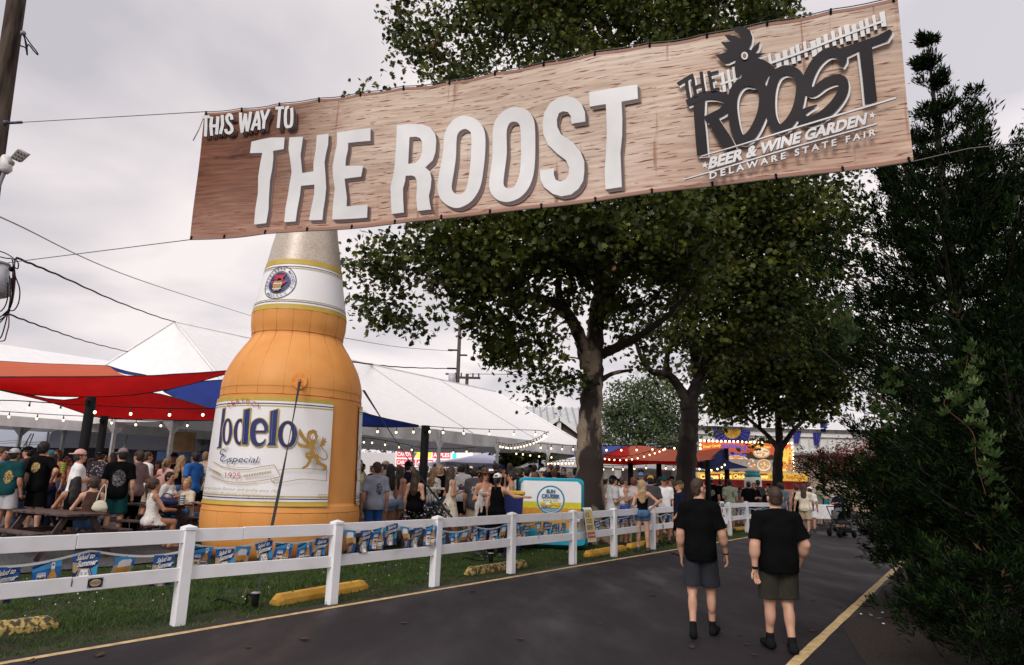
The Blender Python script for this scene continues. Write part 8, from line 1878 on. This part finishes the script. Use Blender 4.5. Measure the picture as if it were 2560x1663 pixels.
# ---- packed background heads
USED = set()
def fill(n, x0, x1, y0, y1, Y0, Y1, seed, where, group):
    rs = np.random.RandomState(seed); CN = dict(black='black', white='white', grey='grey', navy='navy', dgrey='charcoal', sky='light blue', cream='cream', maroon='maroon')
    for i in range(n):
        px = x0 + (x1 - x0) * (i + rs.uniform(.1, .9)) / n; sx = 'mf'[rs.randint(2)]; Y = rs.uniform(Y0, Y1)
        tp = ['black', 'white', 'grey', 'navy', 'black', 'dgrey', 'sky', 'cream', 'maroon'][rs.randint(9)]
        hc = ['black', 'brown', 'black', 'brown'][rs.randint(4)]; hs = 'short' if sx == 'm' else ['long', 'pony'][rs.randint(2)]
        ht = None if rs.rand() > .35 else ('backcap' if rs.rand() < .4 else 'cap', ['black', 'navy', 'dgrey', 'black'][rs.randint(4)])
        fc = [10, 40, 300, 350, 190, 70][rs.randint(6)]; q = (px - x0) / (x1 - x0)
        pos = ['far left in', 'left in', 'midway in', 'right in', 'far right in'][min(4, int(q * 5))]
        lab = '%s in %s with %s %s' % ('man' if sx == 'm' else 'woman', CN[tp], (CN[ht[1]] + ' cap') if ht else ({'short': 'short ', 'long': 'long ', 'pony': 'tied '}[hs] + hc + ' hair'), pos + ' ' + where)
        if lab in USED: lab = {10: 'turned away ', 40: 'turned away ', 300: 'left facing ', 350: 'turned away ', 190: 'camera facing ', 70: 'right facing '}[fc] + lab
        if lab in USED: lab = ('nearer ' if Y < (Y0 + Y1) / 2 else 'farther ') + lab
        USED.add(lab)
        P(px, rs.uniform(y0, y1), Y, fc, lab, sx, [D2, DR, CR][rs.randint(3)], skin=['fair', 'tan', 'ruddy', 'tan'][rs.randint(4)], hair=(hs, hc), hat=ht, topk=('tee', tp), bot=('shorts', ['black', 'khaki', 'denim'][rs.randint(3)]), shoes=None, group=group)
fill(13, 20, 520, 1138, 1150, 18, 23, 1, 'the screen fence crowd', 'crowd before the screen fence')
fill(30, 900, 1440, 1156, 1172, 22, 29, 2, 'the white tent crowd', 'crowd under the white tent')
fill(12, 1486, 1690, 1188, 1197, 23, 29, 3, 'the red sail crowd', 'crowd under the red sails')
fill(7, 1780, 1935, 1206, 1214, 30, 35, 4, 'the funnel cake queue', 'queue at the funnel cake stand')
# ================================================================== the two men walking away
def hand(G, w_, d, n_, s_, curl=.5, spread=1.0):
    """palm and five fingers: d along the fingers, n_ out of the palm, s_ towards the thumb"""
    d, n_, s_ = [np.array(v, float) / np.linalg.norm(v) for v in (d, n_, s_)]
    for k in (-.026, -.009, .009, .026): G.cone(w_ + s_ * k * .55, w_ + d * .088 + s_ * k, .0155, .0125, .012)
    for k, l, c in ((.029, .070, .8), (.010, .079, 1.0), (-.010, .073, 1.1), (-.028, .057, 1.25)):
        p = w_ + d * .088 + s_ * k; a = .15
        for j, q in enumerate((.45, .31, .24)):
            a += curl * c * (.35 + .3 * j); v = d * math.cos(a) + n_ * math.sin(a) + s_ * k * 1.5 * spread; e = p + v / np.linalg.norm(v) * l * q; G.cone(p, e, .0095 - .0008 * j, .0088 - .0008 * j, .004); p = e
    p = w_ + d * .022 + s_ * .024; v = d * .65 + s_ * .65 + n_ * .35
    for j, l in enumerate((.040, .030, .024)): e = p + v / np.linalg.norm(v) * l; G.cone(p, e, .0125 - .001 * j, .0112 - .001 * j, .006); p = e; v = v + d * .5 - s_ * .2
def walker(px, py, label, sc, face, yaw, fat, skin, hairk, shorts, joints, hands, bald, glasses, watch, wid=1.0):
    q = atz(px, py, 0); fig = Fig('m', ('down', 'down'), 'stand', fat, yaw)
    for k, v in joints.items(): setattr(fig, k, [np.array(t, float) for t in v])
    h = .0068; G = fig.body(h, hands=True)
    for i in (0, 1): hand(G, fig.wr[i], *hands[i])
    for i in (0, 1):      # forearm bulge, kneecap hollow, achilles
        e, w_ = fig.el[i], fig.wr[i]; G.cone(e + (e - fig.sh[i]) * -.3, e + (w_ - e) * .35, .043, .038, .05)
    # ear detail
    for i in (-1, 1): fig.Hr((i * .084, -.012, 1.632), (.010, .022, .028), G, .006)
    def face_(C):
        z = C[:, 2]; return np.zeros(len(C))
    me = mesh_from(G, 'person', 1); o = link('person', me); o.location = (q[0], q[1], 0); o.scale = (sc * wid, sc * wid, sc); o.rotation_euler = (0, 0, -R(face)); tag(o, label, 'person', 'two men in black walking up the road'); setm(o, SKIN[skin])
    key = ('walker', px)
    def part(nm, me, *ms): p = link(nm, me, o); setm(p, *ms); return p
    part('tshirt', m_top(fig, key, 'tee', .0095, fold=.0048), ccol('black')); part('shorts', m_bot(fig, key, 'shorts', .0095, fold=.004), shorts)
    for i in (0, 1):
        part('shoe', m_shoe(fig, key, i, .007), cloth((.010, .010, .011))); an = fig.an[i]; d = (fig.kn[i] - an) / np.linalg.norm(fig.kn[i] - an)
        mb = MB(); mb.tube([tuple(an - d * .01), tuple(an + d * .03), tuple(an + d * .075), tuple(an + d * .078)], [.047, .044, .043, .036], 16); part('sock', mb.mesh('sock', [None]), cloth((.009, .009, .010)))
    Gh = Field((-.16, -.2, 1.5), (.16, .2, 1.84), .007); e = .006
    fig.Hr((0, -.012, 1.668), (.0745 + e, .0925 + e, .0965 + e), Gh); fig.Hr((0, -.036, 1.605), (.062 + e, .058 + e, .07), Gh)
    n = rotz((0, 1, -.62), yaw and R(yaw)); Gh.half(fig.H(0, .046 - bald * .03, 1.672), (n[0], n[1], -.55)); n = rotz((0, .75, -1), R(yaw)); Gh.half(fig.H(0, .015, 1.61), (n[0], n[1], -.35)); Gh.half((0, 0, 1.562), (0, 0, -1))
    if bald: 
        n = rotz((0, .55, 1), R(yaw)); Gh.half(fig.H(0, .0, 1.752), (n[0], n[1], .9))
    Gh.folds(.0012, 4); part('hair', mesh_from(Gh, 'hair'), hairm(hairk))
    if glasses:
        mb = MB(); T = lambda *p: tuple(fig.H(*p))
        for i in (-1, 1):
            mb.tube([T(i * .034 + .022 * math.cos(a), .105 - .006 * abs(math.cos(a)), 1.642 + .017 * math.sin(a)) for a in np.linspace(0, 2 * math.pi, 17)], .0028, 5, caps=False)
            mb.tube([T(i * .056, .098, 1.648), T(i * .079, .06, 1.650), T(i * .084, -.01, 1.648), T(i * .083, -.022, 1.635)], .0028, 5)
        mb.tube([T(-.012, .108, 1.646), T(.012, .108, 1.646)], .0028, 5); part('glasses', mb.mesh('glasses', [None]), BLACK)
    i, wide = watch; w_, e_ = fig.wr[i], fig.el[i]; d = (w_ - e_) / np.linalg.norm(w_ - e_)
    mb = MB(); mb.tube([tuple(w_ - d * .034), tuple(w_ - d * .032), tuple(w_ - d * (.032 - wide)), tuple(w_ - d * (.030 - wide))], [.028, .0335, .0325, .027], 16); part('wrist_band', mb.mesh('wrist_band', [None]), BLACK)
    return o
GREYSH = M('shorts_blue_grey', (.016, .0165, .024), .85, .25, 6, bump=.35, bscale=50); OLIVESH = M('shorts_dark_olive', (.020, .019, .011), .85, .25, 6, bump=.35, bscale=50)
fx = lambda *p: np.array(p, float)
m1 = dict(sh=[(-.195, -.01, 1.41), (.195, -.01, 1.41)], el=[(-.255, -.02, 1.12), (.285, -.03, 1.125)], wr=[(-.235, .09, .87), (.335, .10, .895)], hip=[(-.10, -.005, .93), (.10, -.005, .93)], kn=[(-.115, .0, .50), (.125, .08, .50)], an=[(-.125, -.15, .10), (.135, .15, .085)], toe=[(-.125, .02, .03), (.21, .30, .03)])
walker(1757, 1592, 'man in black with glasses and grey shorts walking away, head turned right', 1.02, 12, -52, .22, 'fair', 'brown', GREYSH, m1, [((0, .25, -1), (1, .3, 0), (.2, 1, .2), .55, .8), ((.15, .25, -1), (-.9, .2, 0), (-.1, 1, .2), .45, .9)], True, True, (1, .018), .88)
m2 = dict(sh=[(-.20, -.01, 1.41), (.20, -.01, 1.41)], el=[(-.275, -.06, 1.115), (.30, -.05, 1.13)], wr=[(-.275, -.04, .855), (.265, .11, .90)], hip=[(-.10, -.005, .93), (.10, -.005, .93)], kn=[(-.095, .06, .50), (.085, .02, .50)], an=[(-.10, .10, .10), (.075, -.10, .085)], toe=[(-.115, .27, .03), (.12, .07, .03)])
walker(1957, 1628, 'heavier man in black with olive cargo shorts walking away on the right', .975, 2, 0, .30, 'fair', 'brown', OLIVESH, m2, [((.12, .05, -1), (.25, -1, 0), (-.9, -.25, .1), .35, 1.1), ((-.25, .3, -1), (-1, 0, .1), (0, 1, .25), .7, .7)], False, False, (0, .030))

# ================================================================== furniture and small things in the garden
WOODT = M('table_wood', (.050, .030, .028), .6, .35, 9, bump=.35, bscale=40, col2=(.10, .065, .058))
def picnic_table(cx, cy, rz, label, l=1.9):
    g_ = float(gz(cx, cy)); o = empty('picnic_table', (cx, cy, g_), rz, label, 'picnic table', 'picnic tables in the beer garden')
    for i in range(5): mb = MB(); mb.box((0, (i - 2) * .148, .74 + .003 * (i % 2)), (l, .142, .042), ch=.006); mb.build('plank', WOODT, o)
    for s_ in (-1, 1):
        for j in (0, 1): mb = MB(); mb.box((0, s_ * (.66 + j * .135), .445), (l, .13, .04), ch=.006); mb.build('bench_plank', WOODT, o)
    for x in (-l * .36, l * .36):
        for s_ in (-1, 1): mb = MB(); mb.beam((x, s_ * .22, .71), (x, s_ * .62, 0), .045, .10); mb.build('leg', WOODT, o)
        mb = MB(); mb.box((x + .05, 0, .40), (.04, 1.5, .09)); mb.build('crossbar', WOODT, o); mb = MB(); mb.box((x + .05, 0, .69), (.04, .7, .07)); mb.build('top_batten', WOODT, o)
a1 = math.atan2(.50, -.866)
picnic_table(-8.2, 12.95, a1, 'nearest brown picnic table at the left edge behind the fence', 1.9)
picnic_table(-7.8, 15.2, R(-20), 'picnic table with a striped cup beside the giant bottle', 1.9)
picnic_table(-11.2, 15.6, R(-30), 'farther picnic table among the standing people at left', 1.8)
picnic_table(-3.2, 18.6, R(25), 'picnic table half hidden by the right side of the bottle', 1.7)
def cup(px, py, z, label, c1, c2, h=.17, r=.045, name='drink_cup'):
    q = atz(px, py, z); o = empty(name, tuple(q), 0, label, 'cup'); mb = MB(); k = 9
    for i in range(k): mb.lathe([(r * (.78 + .22 * i / k), h * i / k), (r * (.78 + .22 * (i + 1) / k), h * (i + 1) / k - .0005)], 16, m=i % 2)
    mb.build('cup_wall', [c1, c2], o)
TZ = .765 + float(gz(-7.8, 15.2)); cup(455, 1262, TZ, 'tall striped white and teal paper cup on the picnic table', M('cup_white', (.7, .7, .7), .5), M('cup_teal', (.02, .12, .14), .5), .21, .055)
q = atz(416, 1262, TZ + .01); o = empty('blue_bag', tuple(q), 0, 'dark blue bag lying on the picnic table beside the cup', 'bag')
G = Field((-.3, -.2, -.1), (.3, .2, .3), .016); G.ell((0, 0, .06), (.20, .11, .09), .05); G.ell((-.12, 0, .08), (.11, .09, .07), .05); G.ell((.13, .02, .05), (.1, .09, .06), .04); G.folds(.010, 2); G.half((0, 0, -.02), (0, 0, -1)); b_ = link('bag_body', mesh_from(G, 'bag_body'), o); setm(b_, M('bag_blue', (.012, .018, .09), .6, .2, 8))
mb = MB(); mb.tube(smoothpath([(-.12, 0, .13), (-.05, -.03, .22), (.08, -.03, .20), (.14, 0, .1)], 5), .012, 6); mb.build('bag_strap', M('bag_blue', (.012, .018, .09)), o)
q = at(250, 1262, 12.8); o = empty('shoulder_bag', tuple(q), R(20), 'small cream shoulder bag hanging from the woman in brown', 'bag')
G = Field((-.2, -.12, -.2), (.2, .12, .2), .012); G.ell((0, 0, -.02), (.115, .045, .10), .03); G.ell((0, 0, -.06), (.13, .05, .06), .03); p_ = link('bag_body', mesh_from(G, 'bag_body'), o); setm(p_, M('bag_cream', (.60, .56, .44), .5, .05, 6))
mb = MB(); mb.tube(smoothpath([(-.07, 0, .05), (-.03, .02, .25), (.03, .03, .36), (.06, .02, .25), (.07, 0, .05)], 5), .010, 6); mb.build('bag_strap', M('bag_cream', (.60, .56, .44)), o)
q = at(156, 1172, 15.6); cup(156, 1182, at(156, 1182, 15.6)[2], 'yellow green drink cup held up in the left crowd', M('cup_yellow', (.50, .38, .03), .5), M('cup_green', (.10, .25, .06), .5), .22, .06)
# jacket over the arm
q = at(1200, 1255, 15.75); o = empty('jacket', tuple(q), 0, 'white jacket draped over the arm of the woman in the leopard hat', 'jacket')
G = Field((-.32, -.2, -.62), (.32, .22, .4), .017); G.cone((.05, 0, .30), (-.12, 0, -.15), .085, .11, .06, sq=.5); G.cone((-.10, 0, -.1), (-.15, 0, -.5), .10, .06, .06, sq=.5); G.cone((.05, 0, .1), (.08, .0, -.28), .09, .05, .05, sq=.5); G.ell((.06, -.02, .30), (.11, .06, .10), .05); G.folds(.014, 5); p_ = link('jacket_cloth', mesh_from(G, 'jacket_cloth'), o); setm(p_, M('jacket_cream', (.50, .46, .42), .8, .1, 5, bump=.3, bscale=20)); p_.scale = (.5, .6, .72)
# planter with flowers
q = at(1064, 1270, 17.0); g_ = float(gz(q[0], 17)); o = empty('flower_planter', (q[0], 17.0, g_), R(8), 'dark square planter box of white and purple flowers around a black post', 'planter')
for i in range(4):
    for s_ in (-1, 1): mb = MB(); mb.box((0, s_ * .52, .085 + i * .155), (1.08, .04, .148), ch=.006); mb.build('board', DARKWOOD, o); mb = MB(); mb.box((s_ * .52, 0, .085 + i * .155), (.04, 1.0, .148), ch=.006); mb.build('board', DARKWOOD, o)
mb = MB(); 
for s_ in (-1, 1): mb.box((0, s_ * .52, .645), (1.16, .12, .035)); mb.box((s_ * .52, 0, .645), (.12, .92, .035))
mb.build('rim', WOODT, o); mb = MB(); mb.box((0, 0, .58), (1.0, 1.0, .06)); mb.build('soil', M('mulch', (.02, .014, .011)), o)
pts = in_balls(1500, [(-.1, -.2, .78, .5, .4, .25), (.25, -.2, .85, .35, .35, .30), (-.35, -.25, .72, .28, .3, .18)]); leaf_cloud('foliage', pts, NR.uniform(.05, .10, 1500), [M('planter_leaf', (.018, .030, .010), .6, .3, 9)], o, 'oval', kind='stuff')
pts = in_balls(170, [(-.1, -.35, .82, .5, .3, .25), (.25, -.3, .95, .38, .3, .30), (-.4, -.35, .75, .25, .3, .18)], .6); leaf_cloud('flower_heads', pts, NR.uniform(.05, .085, 170), [M('flower_white', (.62, .58, .62), .7), M('flower_mauve', (.35, .24, .40), .7)], o, 'oval', mi=NR.randint(0, 2, 170), kind='stuff')
# bin
q = at(1282, 1225, 17.0); g_ = float(gz(q[0], 17)); o = empty('rubbish_bin', (q[0], 17, g_), R(5), 'blue rubbish bin with a yellow lid left of the blue rimmed inflatable', 'bin'); zt = q[2] - g_
mb = MB(); mb.lathe([(.20, 0), (.27, zt - .12)], 4, smooth=False); b_ = mb.build('bin_body', M('bin_blue', (.010, .022, .12), .5), o); b_.rotation_euler = (0, 0, R(45)); b_.scale = (1.25, 1.25, 1)
mb = MB(); mb.box((0, 0, zt - .07), (.56, .56, .10), ch=.03); mb.build('lid', M('bin_yellow', (.58, .34, .03), .5), o)
for s_ in (-.2, .2): mb = MB(); mb.tube([(s_ - .03, .26, .06), (s_ + .03, .26, .06)], .06, 10); mb.build('wheel', BLACK, o)
# high tables
for px, py, Y, lb, mt in ((1096, 1222, 18.4, 'white topped high table behind the planter', M('table_white', (.62, .6, .58), .5)), (1162, 1217, 18.6, 'dark wooden high table where the jersey and charcoal shirts stand', WOODT)):
    q = at(px, py, Y); g_ = float(gz(q[0], Y)); h_ = q[2] - g_; o = empty('high_table', (q[0], Y, g_), R(12), lb, 'table')
    mb = MB(); mb.box((0, 0, h_), (.95, .62, .05), ch=.01); mb.build('tabletop', mt, o)
    for x in (-.4, .4):
        for y in (-.24, .24): mb = MB(); mb.box((x, y, h_ / 2 - .02), (.07, .07, h_ - .05)); mb.build('leg', DARKWOOD, o)
    mb = MB(); mb.box((0, -.24, .30), (.8, .05, .07)); mb.build('foot_rail', DARKWOOD, o)
q = at(1165, 1216, 18.5); cup(1165, 1215, q[2], 'clear plastic tub of yellow drink on the dark high table', M('tub_clear', (.55, .52, .45), .3), M('tub_yellow', (.55, .36, .04), .4), .14, .11, 'drink_tub')
q = at(2052, 1262, 29); o = empty('folding_table', (q[0], 29, 0), R(10), 'far table under a white cloth near the stroller', 'table')
mb = MB(); mb.box((0, 0, q[2] / 2 + .2), (1.9, .8, q[2] - .4), ch=.02); mb.build('tablecloth', M('cloth_white', (.68, .67, .67), .7), o)
for x in (-.8, .8): mb = MB(); mb.box((x, 0, .2), (.05, .6, .4)); mb.build('leg', STEEL, o)
# stroller
q = at(2098, 1262, 24.7); o = empty('stroller', (q[0], 24.7, 0), R(5), 'black stroller pushed towards the camera at the far end of the road', 'stroller')
for x in (-.26, .26):
    for y in (-.35, .3): mb = MB(); mb.tube([(x - .02, y, .13), (x + .02, y, .13)], .13, 14); mb.build('wheel', BLACK, o)
    mb = MB(); mb.tube([(x, .38, 1.02), (x, .1, .62), (x, -.35, .15)], .018, 6); mb.tube([(x, .3, .15), (x, -.05, .70)], .018, 6); mb.build('frame_tube', M('tube_dark', (.03, .03, .033), .4), o)
mb = MB(); mb.tube([(-.26, .38, 1.02), (.26, .38, 1.02)], .02, 6); mb.build('push_bar', BLACK, o)
mb = MB(); mb.grid([[(.27 * math.cos(a), -.28 + .35 * t, .62 + .38 * math.sin(a) * (.75 + .25 * t)) for a in np.linspace(0, math.pi, 11)] for t in np.linspace(0, 1, 6)]); mb.build('hood', M('hood_grey', (.10, .095, .105), .7), o)
mb = MB(); mb.box((0, -.05, .50), (.46, .5, .12), ch=.03); mb.box((0, .14, .70), (.46, .1, .4), ch=.03); mb.build('seat', M('seat_black', (.012, .012, .014), .8), o)
mb = MB(); mb.box((0, -.1, .25), (.42, .5, .16), ch=.03); mb.build('basket', BLACK, o)
# cabinet and board near the bottle
q = at(465, 1120, 24.5); o = empty('equipment_cabinet', (q[0], 24.5, .3), 0, 'blue cabinet with a plywood panel on top left of the bottle', 'cabinet')
mb = MB(); mb.box((0.3, 0, 1.0), (2.2, .8, 2.0), ch=.02); mb.build('cabinet_body', M('cabinet_blue', (.015, .05, .13), .6), o); mb = MB(); mb.box((-.2, 0, 2.35), (.95, .06, .7)); mb.build('plywood_panel', M('plywood', (.26, .17, .09), .8, .2, 3), o)

# ================================================================== festoon lights
BULB = M('bulb_glow', (1, .85, .6), .3, 0, emit=(1.0, .72, .40), es=2.6); SOCK = M('bulb_socket', (.008, .008, .008), .5)
mb = MB(); mb.tube([(0, 0, 0), (0, 0, -.07)], [.012, .014], 6, m=0); mb.tube([(0, 0, -.07), (0, 0, -.13)], [.02, .024], 8, m=0); mb.ball((0, 0, -.165), (.034, .034, .042), 8, m=1); BM = mb.mesh('light_bulb', [SOCK, BULB])
def festoon(label, pts, n, s_=1.0, t0=.03, t1=.97):
    Q = [np.array(p) for p in smoothpath([at(*p) for p in pts], 12)]; c = Q[0]; o = empty('string_lights', tuple(c), 0, label, 'string lights', 'strings of bulbs over the beer garden')
    mb = MB(); mb.tube([tuple(p - c) for p in Q], .010 * s_, 5); mb.build('light_cord', BLACK, o)
    for i in range(n):
        t = (t0 + (t1 - t0) * (i + .5) / n) * (len(Q) - 1); k = min(int(t), len(Q) - 2); p = Q[k] + (Q[k + 1] - Q[k]) * (t - k)
        b_ = link('light_bulb', BM, o); b_.location = tuple(p - c); b_.scale = (s_ * .8,) * 3; b_.rotation_euler = (R(4 * math.sin(i * 3)), R(5 * math.sin(i * 2.1)), i)
festoon('string of large bulbs hooked to the nearest black post at left', [(-60, 1000, 13.4), (40, 1002, 13.6), (133, 1008, 13.8), (240, 1014, 14.0), (350, 1019, 14.4), (470, 1022, 14.8), (560, 1020, 15)], 7, 1.05)
festoon('lower thinner string of bulbs across the left tent valance', [(-30, 1026, 16), (120, 1036, 16.2), (250, 1043, 16.4), (380, 1052, 16.8), (520, 1052, 17.4)], 8, .9)
festoon('string of bulbs along the tent valance right of the bottle', [(905, 1064, 17.5), (990, 1068, 17.2), (1064, 1066, 16.9), (1130, 1070, 18), (1240, 1074, 20), (1340, 1076, 22), (1372, 1082, 23)], 10, 1.0)
festoon('drooping cluster of close bulbs at the corner of the white tent', [(1372, 1078, 23), (1345, 1094, 23.5), (1310, 1106, 24), (1275, 1111, 24.5), (1243, 1106, 25)], 17, 1.0)
festoon('bulbs hanging near the edge inside the white tent right of the bottle', [(895, 1094, 27), (935, 1097, 28), (1000, 1108, 29), (1060, 1120, 30), (1130, 1122, 31), (1190, 1118, 32)], 9, 1.3)
festoon('bulbs lighting the far inside corner of the white tent', [(1280, 1124, 36), (1310, 1127, 37), (1345, 1132, 38), (1400, 1136, 38)], 5, 1.5)
festoon('bulbs on the valance just left of the thick trunk', [(1335, 1108, 24), (1392, 1112, 24.5), (1450, 1114, 25)], 4, 1.1)
festoon('drooping string of bulbs in front of the red sails on the right', [(1492, 1134, 24), (1530, 1140, 24), (1580, 1139, 24), (1630, 1126, 24.3), (1668, 1112, 24.6)], 13, 1.0)
festoon('upper string of bulbs above the bright blue sail on the right', [(1490, 1114, 28), (1570, 1114, 28), (1650, 1112, 28), (1700, 1108, 28)], 6, 1.4)
festoon('low string of bulbs against the low white tent', [(1490, 1164, 29), (1560, 1164, 29), (1640, 1160, 29), (1700, 1166, 29)], 8, 1.2)
festoon('bulbs in front of the navy sail by the funnel cake billboard', [(1738, 1160, 26.5), (1770, 1166, 26.5), (1800, 1160, 26.8), (1815, 1148, 27)], 6, 1.2)
festoon('row of bulbs under the blue edge beside the thick trunk', [(1365, 1150, 30), (1400, 1149, 30), (1440, 1148, 30)], 8, 1.3)

# ================================================================== litter
mb = MB(); mb.add([(-.06, 0, .004), (-.02, -.03, .014), (.02, -.025, .01), (.06, 0, .02), (.025, .03, .012), (-.02, .035, .016)], [(0, 1, 2, 3), (0, 3, 4, 5)]); LFM = mb.mesh('fallen_leaf', M('dry_leaf', (.060, .030, .018), .8, .4, 9))
for i, (x, y) in enumerate(((1867, 1613), (1730, 1620), (1840, 1378), (1848, 1589), (2030, 1580), (2035, 1502), (1500, 1560), (1300, 1600), (1180, 1480), (620, 1620), (1010, 1560), (250, 1640), (1885, 1640), (2100, 1518), (760, 1600), (1420, 1480), (80, 1655), (1630, 1490))):
    q = atz(x, y, 0); b_ = link('fallen_leaf', LFM); b_.location = (q[0], q[1], .004); b_.rotation_euler = (0, 0, i * 1.3); b_.scale = (.7 + .25 * (i % 3),) * 3; tag(b_, 'small dry leaf lying flat on the dark asphalt', 'leaf', 'dry leaves scattered on the road')
mb = MB(); mb.add([(-.03, -.02, .01), (.03, -.025, .015), (.035, .02, .02), (-.02, .03, .012)], [(0, 1, 2, 3)]); PPM = mb.mesh('paper_scrap', M('paper_white', (.72, .72, .72), .8))
for i, (x, y) in enumerate(((2152, 1536), (2175, 1535), (2200, 1548), (2208, 1560), (2178, 1540), (2184, 1487), (2206, 1532))):
    q = atz(x, y, .06); b_ = link('paper_scrap', PPM); b_.location = tuple(q); b_.rotation_euler = (.2, .1, i * 1.9); b_.scale = (.5 + .3 * (i % 3),) * 3; tag(b_, 'white scrap lying on the dark bed by the road edge', 'litter', 'white scraps on the bed')
